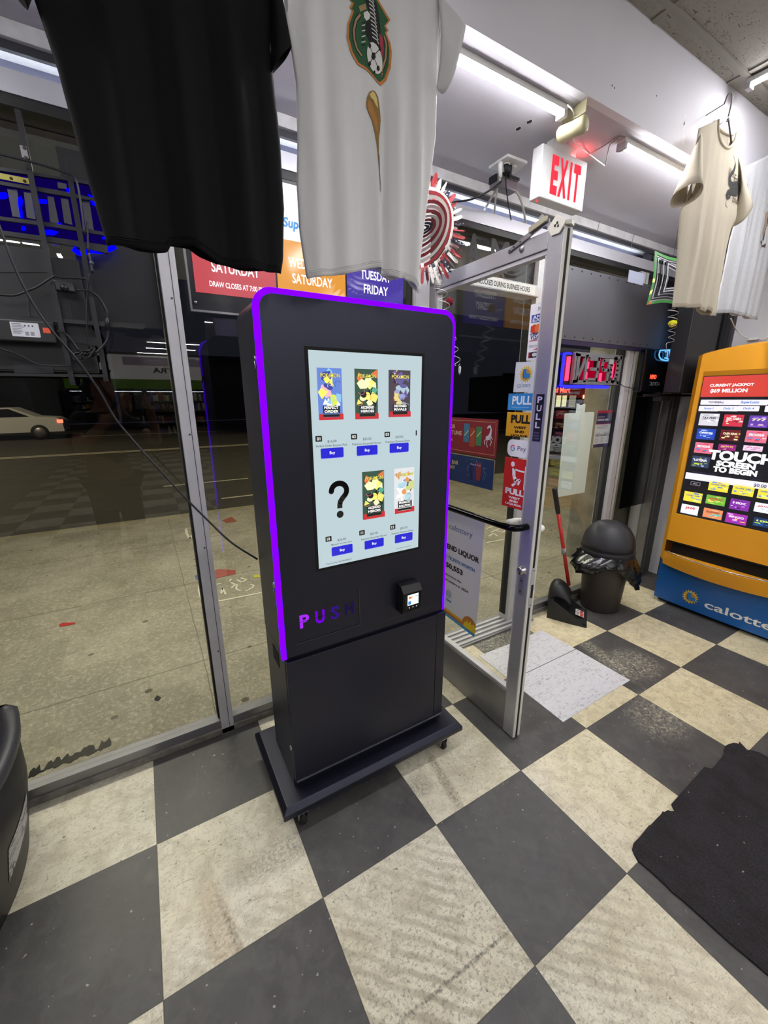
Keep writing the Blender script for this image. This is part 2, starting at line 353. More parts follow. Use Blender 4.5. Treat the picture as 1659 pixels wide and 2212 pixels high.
def rr(a0, b0, a1, b1, r, n=5):
    out = []
    for cx, cy, q in ((a1-r, b1-r, 0), (a0+r, b1-r, 90), (a0+r, b0+r, 180), (a1-r, b0+r, 270)):
        for i in range(n+1):
            t = math.radians(q+90*i/n); out.append((cx+r*math.cos(t), cy+r*math.sin(t)))
    return out
def lerp(a, b, t): return a+(b-a)*t
def smooth_path(P, n=6):
    P = [Vector(p) for p in P]; Q = [P[0]*2-P[1]]+P+[P[-1]*2-P[-2]]; out = []
    for i in range(1, len(Q)-2):
        for k in range(n):
            t = k/n; a, b, c, d = Q[i-1:i+3]
            out.append(.5*((2*b)+(c-a)*t+(2*a-5*b+4*c-d)*t*t+(3*b-a-3*c+d)*t**3))
    return out+[P[-1]]
def V3(x, y, z): return Vector((x, y, z))
YW = .91          # plane of the shopfront glass
ZS = 2.57         # soffit over the window
YB = .255         # face of the bulkhead
ZC = 2.885        # dropped ceiling
XR, XL, YK = 3.12, -2.6, -12.2
# ================================================================== SETTING
def sbox(name, a, b, mt, bevel=0):
    m = MB(); m.box(a, b, mt); return struct(m.build(name, bevel=bevel))
m = MB(); m.box((XL, YK, -.05), (XR, YW+.03, 0), floor_material()); struct(m.build('floor'))
m = MB(); m.box((XL-.4, YK, ZC), (XR+.4, YB+.02, ZC+.05), ceiling_material())
gb = mat('#8b877f', .6, key='ceiling_grid')
x = 1.075-6*.6096
while x < XR: m.box((x-.012, YK, ZC-.006), (x+.012, YB, ZC+.001), gb); x += .6096
y = .19
while y > YK: m.box((XL-.4, y-.012, ZC-.008), (XR+.4, y+.012, ZC+.001), gb); y -= .6096
struct(m.build('ceiling'))
sbox('ceiling', (XL, YB+.03, ZS), (XR+.4, YW+.2, ZS+.04), PAINT)
bk = MB(); bk.box((XL, YB, ZS), (XR+.4, YB+.03, ZC+.06), PAINTB)
flake = mat('#efeef2', .9, key='bare_plaster')
B = Board(bk, (0, YB, 0), (1, 0, 0), (0, 0, 1), (0, -1, 0))
for px, py in ((1478, 258), (1477, 275), (1476, 300)):
    p = AY(px, py, YB); B.poly([(p.x+.012*math.cos(a)*random.uniform(.5, 1), p.z+.03*math.sin(a)*random.uniform(.5, 1)) for a in [i*.7 for i in range(9)]], flake, 1)
for px, py in ((1322, 185), (1327, 190), (1418, 207)):
    p = AY(px, py, YB); B.disc(p.x, p.z, .003, .003, DGREY, 1)
struct(bk.build('wall_bulkhead'))
wallm = mat('#d4d4da', .8, key='wall_paint', vary=.04, vscale=2)
sbox('wall_right', (XR, YK, -.05), (XR+.1, YW+.2, ZC+.05), wallm)
sbox('wall_left', (XL-.1, YK, -.05), (XL, YW+.2, ZC+.05), mat('#6d6b6a', .8, key='left_wall_paint'))
sbox('wall_back', (XL-.1, YK-.1, -.05), (XR+.1, YK, ZC+.05), mat('#8d8b86', .8, key='back_wall_paint'))
# window frame
SOOT = mat('#77726a', .9, key='dirty_caulk', bump=.8, bscale=60, vary=.4, vscale=25)
def sill(name, x0, x1):
    m = MB(); m.box((x0, YW-.035, .028), (x1, YW-.005, .072), ALU); m.box((x0, YW-.045, 0), (x1, YW-.03, .030), SOOT)
    m.box((x0, YW-.006, .0), (x1, YW+.05, .05), ALU); m.box((x0, YW-.0055, .05), (x1, YW-.001, .060), RUB)
    struct(m.build(name, bevel=.002))
sill('trim_1', XL, .44); sill('trim_2', 1.50, XR)
m = MB(); m.box((.44, YW-.10, 0), (1.50, YW+.08, .012), ALU)
for k in range(4): m.box((.53, YW-.085+.04*k, .012), (1.40, YW-.07+.04*k, .020), ALUP)
struct(m.build('trim_3'))
def post(name, x0, x1, z1, side=True, y0=YW-.045, y1=YW+.06, mt=ALUP):
    m = MB(); m.box((x0, y0, 0.0), (x1, y1, z1), mt)
    m.box((x0-.008, y0+.03, .06), (x0, y1-.01, z1), RUB)
    if side: m.box((x0+(x1-x0)*.62, y0-.0015, 0.02), (x0+(x1-x0)*.66, y0, z1), DGREY)
    for z in (.45, .95, 1.42, 1.9, 2.2):
        if z < z1: m.obox((lerp(x0, x1, .5), y0-.001, z), (1, 0, 0), (0, 0, 1), .003, .003, .001, DGREY)
    struct(m.build(name, bevel=.002))
post('trim_4', -.622, -.567, 2.375)
post('trim_5', .45, .53, 2.375, side=False, y0=YW-.06)
post('trim_6', 1.31, 1.50, 2.375, side=False, y0=YW-.03)
post('trim_7', 2.30, 2.395, 2.375)
m = MB(); m.box((3.02, YW-.05, 0), (XR, YW+.06, 2.375), mat('#5b605e', .6, key='grey_green_frame')); m.box((2.985, YW-.04, .06), (3.02, YW+.03, 2.375), ALU)
struct(m.build('trim_8'))
# head of the window wall: white strip, lit channel, silver bar, black gasket
sbox('trim_9', (XL, YW-.035, 2.527), (XR, YW+.12, 2.5695), mat('#d9d9dc', .6, key='white_head_trim', bump=.5, bscale=80, vary=.15, vscale=20), bevel=.002)
FOIL = mat('#85879a', .22, 1, key='crinkled_foil', bump=1, bscale=22)
m = MB(); m.box((XL, YW+.075, 2.37), (XR, YW+.12, 2.53), FOIL); m.box((XL, YW-.02, 2.505), (XR, YW-.005, 2.528), DGREY)
m.box((XL, YW-.03, 2.397), (XR, YW+.02, 2.455), mat('#c9c9d2', .4, .4, key='silver_bar', bump=.1, bscale=40))
for x in (-1.6, .62, 1.47, 2.45): m.box((x, YW-.01, 2.455), (x+.012, YW+.05, 2.53), DGREY)
m.box((2.50, YW-.012, 2.45), (2.53, YW+.0, 2.53), WHITE)
struct(m.build('trim_10'))
sbox('trim_11', (XL, YW-.025, 2.368), (XR, YW+.06, 2.398), mat('#111114', .5, key='black_gasket'))
def ledstrip(x0, x1, lab):
    t = MB(); t.box((x0, YW+.03, 2.457), (x1, YW+.045, 2.461), WHITE)
    L = emis((.85, .9, 1), 8, 'led_chip'); x = x0+.02
    while x < x1: t.box((x, YW+.032, 2.461), (x+.022, YW+.043, 2.4645), L); x += .075
    o = t.build('led_strip', loc=((x0+x1)/2, YW+.037, 2.457)); tag(o, lab, 'light', 'led strips in the window head')
    area('strip_glow', ((x0+x1)/2, YW+.037, 2.468), x1-x0-.1, .012, .30, (.85, .9, 1), (math.pi, 0, 0))
ledstrip(-1.9, -.62, 'led strip glowing in the window head at far left, above the blue neon sign')
ledstrip(-.5, .55, 'led strip in the window head behind the two nearest shirts')
ledstrip(.66, 1.45, 'led strip in the window head over the open door, behind the hanging plug block')
ledstrip(1.52, 2.44, 'led strip in the window head above the wide grey panel')
# glass
def pane(name, x0, x1, z0, z1):
    m = MB(); m.box((x0, YW-.001, z0), (x1, YW+.005, z1), GLASS); return struct(m.build(name))
pane('window_1', XL, -.622, .062, 2.37); pane('window_2', -.567, .45, .062, 2.37)
pane('window_3', .53, 1.31, 2.165, 2.37); pane('window_4', 1.50, 2.30, .062, 2.37); pane('window_5', 2.395, 2.985, .062, 2.37)
# door header with its notice
m = MB(); m.box((.53, YW-.05, 2.108), (1.31, YW+.05, 2.165), ALUP)
B = Board(m, (.53, YW-.052, 2.108), (1, 0, 0), (0, 0, 1), (0, -1, 0))
B.rect(.01, .004, .74, .051, mat('#e6e6e2', .6), 1); B.text('THIS DOOR TO REMAIN UNLOCKED DURING BUSINESS HOURS', .365, .027, .026, mat('#27272a', .7), 2, w=.66, bold=.02)
struct(m.build('trim_12'))
# outside
ZO = -.06
sbox('pavement', (-14, YW+.03, ZO-.2), (22, 5.35, ZO), concrete_material())
asph = mat('#35342f', .8, key='asphalt', bump=.4, bscale=40, vary=.25, vscale=3)
sbox('street', (-40, 5.35, ZO-.4), (110, 31, ZO-.12), asph)
sbox('kerb', (-14, 5.35, ZO-.2), (22, 5.50, ZO), mat('#8b866c', .8, key='kerb_concrete', vary=.2))
sbox('pavement', (-60, 31, ZO-.2), (110, 34, ZO), mat('#4c493f', .8, key='far_pavement'))
m = MB()
paint = mat('#bdb9a8', .7, key='road_paint')
for y, w in ((15.6, .12), (15.9, .12), (24, .1)): m.box((-30, y, ZO-.12), (70, y+w, ZO-.117), paint)
for x_, y, L_ in ((-.55, 8.45, 1.7), (.3, 6.7, 1.4), (9, 7.4, 3), (11, 9.5, 4)): m.box((x_, y, ZO-.12), (x_+L_, y+.07, ZO-.117), paint)
struct(m.build('road_marking'))
# concrete pier beside the shopfront
sbox('wall_pier', (2.93, 1.15, ZO), (3.42, 1.6, 3.3), mat('#8c887b', .9, key='rough_pier', bump=1, bscale=18, vary=.35, vscale=8))
sbox('ceiling', (-14, YW+.13, 2.75), (22, 4.2, 3.1), mat('#7d8499', .8, key='canopy_soffit'))
# far side of the street
def building(x0, x1, y, h, col, wins, label, extra=None):
    t = thing('building', label, 'building', ((x0+x1)/2, y, ZO))
    m = MB(); m.box((x0, y, ZO), (x1, y+6, h), mat(col, .9, key='bld'+col)); m.box((x0-.1, y-.1, h), (x1+.1, y+.3, h+.25), DGREY); m.build('wall', t)
    for a0, b0, a1, b1, e, c in wins:
        f = MB(); f.box((a0-.08, y-.05, b0-.08), (a1+.08, y, b1+.08), DGREY); f.box((a0, y-.055, b0), (a1, y-.045, b1), emis(lin(c), e, 'win'+c+str(e)) if e else mat('#14161a', .15, key='dark_window')); f.build('window', t)
    if extra: extra(t, y)
    return t
def foodmart(t, y):
    m = MB(); B = Board(m, (43.2, y-.07, 0), (1, 0, 0), (0, 0, 1), (0, -1, 0), .01)
    B.rect(-.1, 2.15, 4.9, 2.95, mat('#3a2626', .7), 1); B.text('Food Mart', 2.4, 2.55, .62, emis((1, .05, .04), 4, 'red_letters'), 2, w=4.5, bold=.02); m.build('sign', t)
building(36, 50.2, 34.3, 4.1, '#6b6252', [(44.2+i*1.15, .5, 45.1+i*1.15, 1.9, .9, '#d9d3a0') for i in range(3)]+[(47.9, .4, 49.3, 1.9, .35, '#b9b6a0')],
         'tan shop across the street under a glowing red food mart sign', foodmart)
def redsign(t, y):
    m = MB(); m.box((51.2, y-.1, 1.5), (52.0, y-.02, 1.95), emis((1, .25, .12), 5, 'red_box_sign')); m.build('sign', t)
building(50.6, 90, 34.6, 6.5, '#34302c', [(54, .6, 57, 2.0, 0, ''), (61, .6, 64, 2.0, 0, '')], 'dark building across the street with a small glowing red sign', redsign)
building(-2, 22, 35.2, 4.6, '#4a4636', [(-1+i*4.4, .9, 1.7+i*4.4, 2.4, 0, '') for i in range(5)], 'low unlit building across the street behind the kiosk')
building(-50, -2.4, 35.2, 6.2, '#2f2d2c', [(-46+i*5, .9, -42+i*5, 2.6, 0, '') for i in range(8)], 'long dark building across the street beyond the silver car')
# car passing on the left
def car(x0, y0):
    t = thing('car', 'silver sedan on the street at the left with a red tail lamp', 'car', (x0, y0, ZO-.12))
    zc = ZO-.12; body = mat('#d5d7db', .35, .1, key='car_paint')
    prof = [(-2.25, .32), (-2.3, .62), (-2.15, .88), (-1.45, .96), (-.75, 1.38), (.55, 1.42), (1.35, 1.02), (2.1, .96), (2.28, .82), (2.3, .34)]
    m = MB(); P = [V3(x0+a, y0, zc+b) for a, b in prof]; m.prism(P, (0, 1.75, 0), body); m.build('body', t, bevel=.06)
    m = MB(); m.prism([V3(x0+a, y0-.005, zc+b) for a, b in ((-1.3, .98), (-.7, 1.32), (.5, 1.36), (1.15, 1.02))], (0, .01, 0), mat('#101418', .1, key='car_glass')); m.build('side_window', t)
    for wx in (-1.4, 1.4):
        m = MB(); m.lathe([(0, -.1), (.2, -.1), (.33, -.1), (.33, .1), (0, .1)], RUB, seg=24, fn=lambda p: V3(p.x, p.z, p.y)); m.lathe([(0, -.115), (.2, -.112), (.21, -.1)], ALU, seg=20, fn=lambda p: V3(p.x, p.z, p.y))
        for v in m.v: v += V3(x0+wx, y0+.08, zc+.33)
        m.build('wheel', t)
    m = MB(); m.box((x0+2.1, y0-.015, zc+.72), (x0+2.29, y0+.2, zc+.86), emis((1, .06, .03), 5, 'tail_lamp')); m.build('tail_lamp', t)
car(-6.2, 23.0)
# litter and drawings on the pavement
def flat_thing(name, pix, z, mt, label, cat, th=.003):
    P = [AZ(px, py, z) for px, py in pix]; c = sum(P, Vector())/len(P); m = MB(); m.prism([V3(p.x, p.y, z) for p in P], (0, 0, th), mt)
    o = m.build(name, loc=(c.x, c.y, z)); return tag(o, label, cat)
flat_thing('litter', [(127, 1350), (135, 1346), (162, 1345), (163, 1348), (140, 1353), (128, 1354)], ZO, mat('#a31d1d', .6), 'flat red scrap of litter on the pavement', 'litter')
flat_thing('litter', [(333, 1510), (340, 1503), (348, 1507), (344, 1513), (336, 1514)], ZO, mat('#070707', .7), 'small black scrap on the pavement near the window', 'litter')
m = MB(); ch = mat('#c9c6b5', .9, key='white_chalk'); zz = ZO+.002
def chalk(pts, w=.02, mt=ch):
    P = [AZ(px, py, zz) for px, py in pts]; bb = Board(m, (0, 0, zz), (1, 0, 0), (0, 1, 0), (0, 0, 1)); bb.line([(p.x, p.y) for p in P], w, mt, 1)
chalk([(433, 1250), (430, 1275), (436, 1295), (445, 1301), (480, 1297), (565, 1280)])
for st in ([(530, 1277), (545, 1270), (548, 1264), (540, 1262)], [(512, 1262), (510, 1272), (520, 1276)], [(498, 1258), (508, 1262), (500, 1270)], [(478, 1282), (480, 1270), (488, 1284)], [(520, 1248), (532, 1252), (522, 1258), (512, 1252)], [(500, 1250), (495, 1256)], [(468, 1262), (478, 1260)]): chalk(st, .016)
chalk([(403, 1152), (402, 1142), (412, 1140), (420, 1150), (410, 1163), (403, 1152)], .03)
B = Board(m, (0, 0, zz), (1, 0, 0), (0, 1, 0), (0, 0, 1))
for pix, c in (([(462, 1232), (475, 1229), (510, 1232), (508, 1240), (480, 1246), (464, 1250)], '#8c4238'), ([(420, 1243), (433, 1241), (433, 1253), (424, 1252)], '#4d6488'), ([(548, 1242), (560, 1241), (562, 1247), (549, 1248)], '#b0a83a'), ([(480, 1124), (500, 1116), (512, 1126), (490, 1130)], '#8c4a3a')):
    B.poly([(AZ(*q, zz).x, AZ(*q, zz).y) for q in pix], mat(c, .9), 1)
for st in ([(1050, 1132), (1062, 1128)], [(1052, 1142), (1068, 1135)], [(1060, 1150), (1080, 1141)], [(1056, 1158), (1066, 1152), (1075, 1158)], [(1050, 1172), (1092, 1164)], [(1070, 1146), (1088, 1150), (1092, 1143)]): chalk(st, .02)
struct(m.build('chalk_drawing'))

# ================================================================== STORE BEHIND THE CAMERA (seen in the glass)
LEDM = emis((1, .99, 1), TUBE_E, 'led_tube_glow')
def tube_light(c, axis, L, zc, label, cat='light', group=None, power=TUBE_W):
    """bare strip fixture: housing, clear lens, end caps; axis 'x' or 'y'"""
    ax = V3(1, 0, 0) if axis == 'x' else V3(0, 1, 0); o = V3(c[0], c[1], zc); s = ax.cross(V3(0, 0, 1))
    t = thing('tube_light', label, cat, o, group)
    m = MB(); m.obox(o-V3(0, 0, .010), ax, s, L/2, .019, .010, WHITE); m.build('housing', t, bevel=.003)
    m = MB(); N = 10; rs = []
    for e in (-L/2+.02, L/2-.02): rs.append([o+ax*e+s*(.017*math.cos(math.pi+math.pi*i/N))+V3(0, 0, -.0205+.007*math.sin(math.pi+math.pi*i/N)) for i in range(N+1)])
    m.rings(rs, LEDM, closed=True, cap=True); m.build('lens', t)
    for e in (-1, 1):
        m = MB(); m.obox(o+ax*e*(L/2-.008)-V3(0, 0, .026), ax, s, .010, .019, .013, mat('#b9b9bf', .4, key='end_cap')); m.build('end_cap', t, bevel=.003)
    0 and area('tube_lamp', o-V3(0, 0, .042), L-.06 if axis == 'x' else .03, .03 if axis == 'x' else L-.06, power, (1, .985, .985))
    return t
tube_light((.125, .335), 'x', 1.22, ZS, 'led tube on the low soffit nearest the exit sign, left of it', group=None)
tube_light((1.71, .335), 'x', 1.22, ZS, 'led tube on the low soffit between the exit sign and the cream shirt')
tube_light((-1.75, .335), 'x', 1.22, ZS, 'led tube on the low soffit above the black cabinet at far left')
tube_light((1.73, -.415), 'y', 1.22, ZC-.008, 'led tube on the dropped ceiling at the top right corner')
for i, (x, y, a) in enumerate(((-.2, -1.6, 'y'), (.75, -1.9, 'y'), (-1.2, -3.0, 'y'), (-1.2, -4.2, 'y'), (-1.9, -2.29, 'x'), (-1.9, -3.65, 'x'), (1.7, -2.6, 'y'), (.5, -5.5, 'x'),  # second tube in this list is added, to lighten the kiosk and bulkhead
                               (.2, -8.9, 'x'), (.2, -10.2, 'x'), (.0, -11.6, 'x'), (1.6, -8.9, 'x'), (1.7, -11.2, 'x'), (-1.8, -7.5, 'y'), (2.2, -6.2, 'y'))):
    if y < YK: continue
    tube_light((x, y), a, 1.22, ZC-.008, 'led tube on the dropped ceiling behind the viewer, mirrored in the window', group='ceiling tubes mirrored in the window', power=TUBE_W if y > -5 else TUBE_W*.6)
# ================================================================== VENDING KIOSK
KY = .308
t = thing('vending_kiosk', 'tall black freestanding touchscreen vending kiosk with glowing violet edge, on a wheeled base', 'vending machine', (-.09, .44, 0))
# base plinth
m = MB(); x0, x1, y0, y1 = -.506, .330, .238, .68
def rect3(x0, y0, x1, y1, z): return [V3(x0, y0, z), V3(x1, y0, z), V3(x1, y1, z), V3(x0, y1, z)]
m.rings([rect3(x0, y0, x1, y1, .078), rect3(x0, y0, x1, y1, .100), rect3(x0+.018, y0+.018, x1-.018, y1-.018, .119), rect3(x0+.06, y0+.06, x1-.06, y1-.04, .1195)], BLACKM, smooth=False, cap=True)
m.build('base', t, bevel=.002)
for cx, cy in ((-.43, .262), (.238, .262), (-.42, .62), (.235, .62)):
    m = MB(); m.box((cx-.02, cy-.02, .070), (cx+.02, cy+.02, .079), STEEL)
    for s in (-1, 1): m.prism([V3(cx+s*.014, cy-.014, .07), V3(cx+s*.014, cy+.014, .07), V3(cx+s*.014, cy+.014, .022), V3(cx+s*.014, cy-.004, .022)], (s*.003, 0, 0), STEEL)
    m.lathe([(0, -.011), (.018, -.011), (.024, -.006), (.024, .006), (.018, .011), (0, .011)], RUB, c=(cx, cy+.006, .0245), seg=20, fn=lambda p: V3(p.z, p.x, p.y))
    m.tube([(cx-.018, cy+.006, .0245), (cx+.018, cy+.006, .0245)], .005, STEEL); m.build('caster', t)
# lower cabinet
bx0, bx1, by1 = -.437, .262, .575
m = MB(); m.box((bx0, KY+.014, .119), (bx1, by1, .688), BLACKM); m.build('lower_cabinet', t, bevel=.003)
m = MB(); m.box((bx0+.002, KY-.002, .160), (.2115, KY+.014, .676), BLACKM); m.box((.2150, KY+.001, .160), (bx1-.001, KY+.014, .676), BLACKM)
m.box((bx0+.006, KY-.004, .150), (bx1-.006, KY+.012, .156), mat('#50505c', .3, key='edge_line'))
m.build('access_door', t, bevel=.002)
m = MB()
for z in (.30,): m.tube([(bx0-.004, KY+.02, z), (bx0+.004, KY+.02, z)], .009, STEEL, seg=16)
m.build('lock', t)
m = MB(); m.box((bx0-.0015, .40, .60), (bx0+.002, .475, .66), mat('#040405', .9, key='slot_black')); m.build('vent_slot', t)
# upper cabinet, rounded top
def rtop(x0, x1, z0, z1, r, n=8):
    out = [(x0, z0), (x1, z0)]
    for cx, q in ((x1-r, 0), (x0+r, 90)):
        for i in range(n+1): a = math.radians(q+90*i/n); out.append((cx+r*math.cos(a), z1-r+r*math.sin(a)))
    return out
ux0, ux1, uz0, uz1 = -.441, .252, .690, 1.842
m = MB(); m.prism([V3(a, KY+.022, b) for a, b in rtop(ux0+.003, ux1-.003, uz0, uz1-.004, .05)], (0, by1-KY-.022, 0), BLACKM)
m.build('upper_cabinet', t, bevel=.002)
# violet edge light
VIO = emis((.085, .0, 1.0), 2.4, 'violet_led')
VIOT = emis((.16, .02, .95), 1.9, 'violet_led_worn')
outer = rtop(ux0-.0055, ux1-.001, uz0, uz1+.002, .050)[1:]+[(ux0-.0055, uz0)]
inner = rtop(ux0+.0085, ux1-.0125, uz0, uz1-.0125, .040)[1:]+[(ux0+.0085, uz0)]
m = MB(); rs = []
for (a, b), (c, d) in zip(outer, inner): rs.append([V3(a, KY+.002, b), V3(c, KY-.001, d), V3(c, KY+.02, d), V3(a, KY+.02, b)])
m.rings(rs, VIO, smooth=False, cap=True)
m.build('edge_light', t)
# front plate with flap, reader panel, screen
m = MB(); inn = rtop(ux0+.009, ux1-.013, uz0+.004, uz1-.013, .040)
m.prism([V3(a, KY, b) for a, b in inn], (0, .018, 0), BLACKM)
B = Board(m, (0, KY, 0), (1, 0, 0), (0, 0, 1), (0, -1, 0))
gap = mat('#030304', .8, key='seam_black'); hi = mat('#4a4a54', .35, key='seam_light')
B.rect(-.312, .988, .119, 1.700, gap, 1)
B.line([(-.155, .885), (-.153, .742), (-.395, .742)], .003, gap, 1); B.line([(-.151, .885), (-.150, .738), (-.395, .738)], .0018, hi, 2)
B.line([(.20, .716), (.0, .722), (-.05, .722)], .0015, hi, 1); B.line([(-.05, .885), (.14, .885)], .001, mat('#22222a', .4), 1)
m.build('front_plate', t, fix=True)
m = MB(); B = Board(m, (0, KY, 0), (1, 0, 0), (0, 0, 1), (0, -1, 0))
cols = [(.30, .02, .75), (.14, .0, .62), (.05, .01, .30), (.02, .01, .10)]
for i, (chh, xx) in enumerate(zip('PUSH', (-.362, -.305, -.249, -.192))):
    g = emis(cols[i], (1.0, .95, .55, .5)[i], 'push_'+chh); B.text(chh, xx, .818, .050, g, 2, w=.034, bold=.03)
    B.line([(xx-.016, .818), (xx+.016, .818)], .0022, gap, 3)
m.build('push_lettering', t, fix=False)
# the lit screen
SC = {}
def scr(hexc, s=1.0):
    k = 'scr'+hexc+str(s)
    if k not in SC:
        mm, n, l = new(k); b = n['Principled BSDF']; c = lin(hexc)
        b.inputs['Base Color'].default_value = (.015, .015, .015, 1); b.inputs['Roughness'].default_value = .12
        b.inputs['Emission Color'].default_value = (*c, 1); b.inputs['Emission Strength'].default_value = s; SC[k] = mm
    return SC[k]
m = MB(); B = Board(m, (0, KY-.0005, 0), (1, 0, 0), (0, 0, 1), (0, -1, 0), .0003)
m.box((-.300, KY-.0016, .9985), (.107, KY-.0004, 1.690), scr('#b9ccd2', .78))
B.O.y = KY-.0016
def K1(X, Y): p = AY(660+X/6.38, 750+Y/6.38, KY); return p.x, p.z
def K2(X, Y): p = AY(660+X/6.38, 990+Y/6.38, KY); return p.x, p.z
yel = scr('#ded23e'); wht = scr('#f2f2ec'); blk = scr('#121212'); ink = scr('#3a4146'); btn = scr('#1717b8'); red = scr('#b3262c')
def rnd(k, *a): return random.Random(k).uniform(*a)
def packet(x0, z0, x1, z1, base, cols, title, name, seed, foot=red, logo=yel):
    """foil packet: generic swirls and shards only"""
    r = random.Random(seed); w, h = x1-x0, z1-z0
    B.rect(x0, z0, x1, z1, base, 1); sw = [scr(c) for c in cols]
    for i in range(16):
        cx, cz = x0+w*r.uniform(.12, .88), z0+h*r.uniform(.22, .93); q = r.uniform(0, 6.28); L = min(w, h)*r.uniform(.12, .3); k = r.choice((3, 4, 5))
        pts = []
        for j in range(k):
            a = q+6.28*j/k; px = min(max(cx+math.cos(a)*L*r.uniform(.5, 1.1), x0), x1); pz = min(max(cz+math.sin(a)*L*r.uniform(.5, 1.1), z0+h*.16), z1); pts.append((px, pz))
        B.poly(pts, r.choice(sw), 2+i*.5)
    for i in range(5):
        cx, cz = x0+w*r.uniform(.3, .7), z0+h*r.uniform(.35, .7); B.disc(cx, cz, w*r.uniform(.08, .17), w*r.uniform(.07, .15), r.choice(sw), 11+i, 14)
    for i in range(4):
        cx, cz = x0+w*r.uniform(.2, .8), z0+h*r.uniform(.3, .75); a = r.uniform(0, 6)
        B.line([(cx+w*.16*math.cos(a+u)*(1-u*.12), cz+w*.16*math.sin(a+u)*(1-u*.12)) for u in [v*.5 for v in range(8)]], .0014, r.choice(sw), 17)
    B.text(title, (x0+x1)/2, z1-h*.14, h*.075, scr('#2b2a63'), 18, w=w*.80, bold=.06); B.text(title, (x0+x1)/2, z1-h*.14, h*.075, logo, 19, w=w*.78, bold=.01)
    B.rect(x0, z0, x1, z0+h*.055, foot, 18); B.rect(x0, z0+h*.055, x0+w*.16, z0+h*.12, foot, 18); B.rect(x1-w*.16, z0+h*.055, x1, z0+h*.12, foot, 18); B.rect(x0+w*.16, z0+h*.06, x1-w*.16, z0+h*.11, blk, 18)
    for i, ln in enumerate(name):
        zz = z0+h*(.24-.075*i); B.rect(x0+w*.16, zz-h*.04, x1-w*.14, zz+h*.036, scr('#1d2026'), 18+i); B.text(ln, (x0+x1)/2, zz, h*.052, wht, 20+i, w=w*.58, bold=.03)
def pk(f, X0, Y0, X1, Y1, *a, **k):
    p = f(X0, Y0); q = f(X1, Y1); packet(p[0], q[1], q[0], p[1], *a, **k)
PT = 'POKéMON'
pk(K1, 148, 280, 512, 995, scr('#5b78c0'), ['#c8d44a', '#e9a9b4', '#f2efe6', '#7fb2d8', '#3a3f8f', '#f0e060'], PT, ('PERFECT', 'ORDER'), 3)
pk(K1, 668, 295, 994, 985, scr('#2f4a3a'), ['#d8d26a', '#c7607f', '#e6e9b0', '#151515', '#cc6a3a', '#4f9a80', '#e8e26e'], PT, ('ASCENDED', 'HEROES'), 5)
pk(K1, 1140, 312, 1434, 955, scr('#433a44'), ['#6a3038', '#8d8fc0', '#2b2733', '#cfc07a', '#59548a', '#9fb2bd'], PT, ('DESTINED', 'RIVALS'), 8)
pk(K2, 775, 190, 1080, 795, scr('#2f4a3a'), ['#d8d26a', '#c7607f', '#e6e9b0', '#151515', '#cc6a3a', '#4f9a80', '#e8e26e'], PT, ('ASCENDED', 'HEROES'), 5)
pk(K2, 1218, 145, 1484, 720, scr('#c9cacc'), ['#e2ded8', '#9fc3cf', '#c98a55', '#8a8fa8', '#f3f1ee', '#b9c07c', '#555a70'], PT, ('PRISMATIC', 'EVOLUTIONS'), 12)
for f, X0, Y0, s in ((K1, 148, 1262, '01'), (K1, 663, 1232, '02'), (K1, 1120, 1202, '03'), (K2, 312, 1110, '10'), (K2, 773, 1024, '11'), (K2, 1197, 946, '12')):
    a, b = f(X0 if s != '01' else 176, Y0); B.rrect(a-.0105, b-.009, a+.0115, b+.009, .002, blk, 2); B.text(s, a, b, .010, wht, 4, bold=.01)
a, b = K1(1520, 1180); B.rect(a-.002, b-.009, a+.003, b+.009, blk, 2)
for f, X, Y, s in ((K1, 362, 1297, '$16.00'), (K1, 845, 1265, '$25.00'), (K1, 1288, 1237, '$20.00'), (K2, 497, 1117, '$20.00'), (K2, 940, 1033, '$25.00'), (K2, 1350, 958, '$25.00')):
    a, b = f(X, Y); B.text(s, a, b, .0095, ink, 2, bold=.004)
for f, X, Y, s, w in ((K1, 362, 1352, 'Perfect Order Booster Pack', .108), (K1, 842, 1325, 'Pokemon Ascended Heroes', .108), (K1, 1268, 1296, 'Pokemon Destined Rivals', .100), (K2, 497, 1168, 'Mystery booster pack', .078), (K2, 940, 1085, 'Pokemon Ascended Heroes', .104), (K2, 1340, 1010, 'Pokemon Prismatic Evoluti...', .100)):
    a, b = f(X, Y); B.text(s, a, b, .0072, ink, 2, w=w, bold=.004)
for f, X, Y in ((K1, 366, 1462), (K1, 847, 1426), (K1, 1287, 1390), (K2, 503, 1266), (K2, 944, 1177), (K2, 1350, 1095)):
    a, b = f(X, Y); B.rrect(a-.0395, b-.0165, a+.0395, b+.0165, .004, scr('#8f93d6'), 1); B.rrect(a-.0395, b-.0145, a+.0395, b+.0175, .004, btn, 2); B.text('Buy', a, b+.001, .0120, wht, 4, bold=.006)
a, b = K2(462, 555); qm = scr('#0d0b0b'); N_ = 22; C_ = []
for i in range(N_+1): q = math.radians(lerp(188, -38, i/N_)); C_.append((a+.000+.0275*math.cos(q), b+.0265+.0255*math.sin(q)))
C_ += [(a+.012, b+.001), (a+.0035, b-.010), (a+.001, b-.022), (a+.001, b-.033)]
for i, (p_, q_) in enumerate(zip(C_, C_[1:])): B.line([p_, q_], .0185, qm, 2)
for p_ in C_[1:-1]: B.disc(p_[0], p_[1], .00925, .00925, qm, 2.2, 14)
B.disc(a+.001, b-.054, .0125, .0125, qm, 2.4, 28)
a, b = K2(460, 1420); B.text('Machine No. 862490289574', a, b, .006, ink, 2, w=.094)
a, b = K2(1345, 1225); B.text('Device Name: Orange Park', a, b, .006, ink, 2, w=.066)
m.build('touchscreen', t, fix=False)
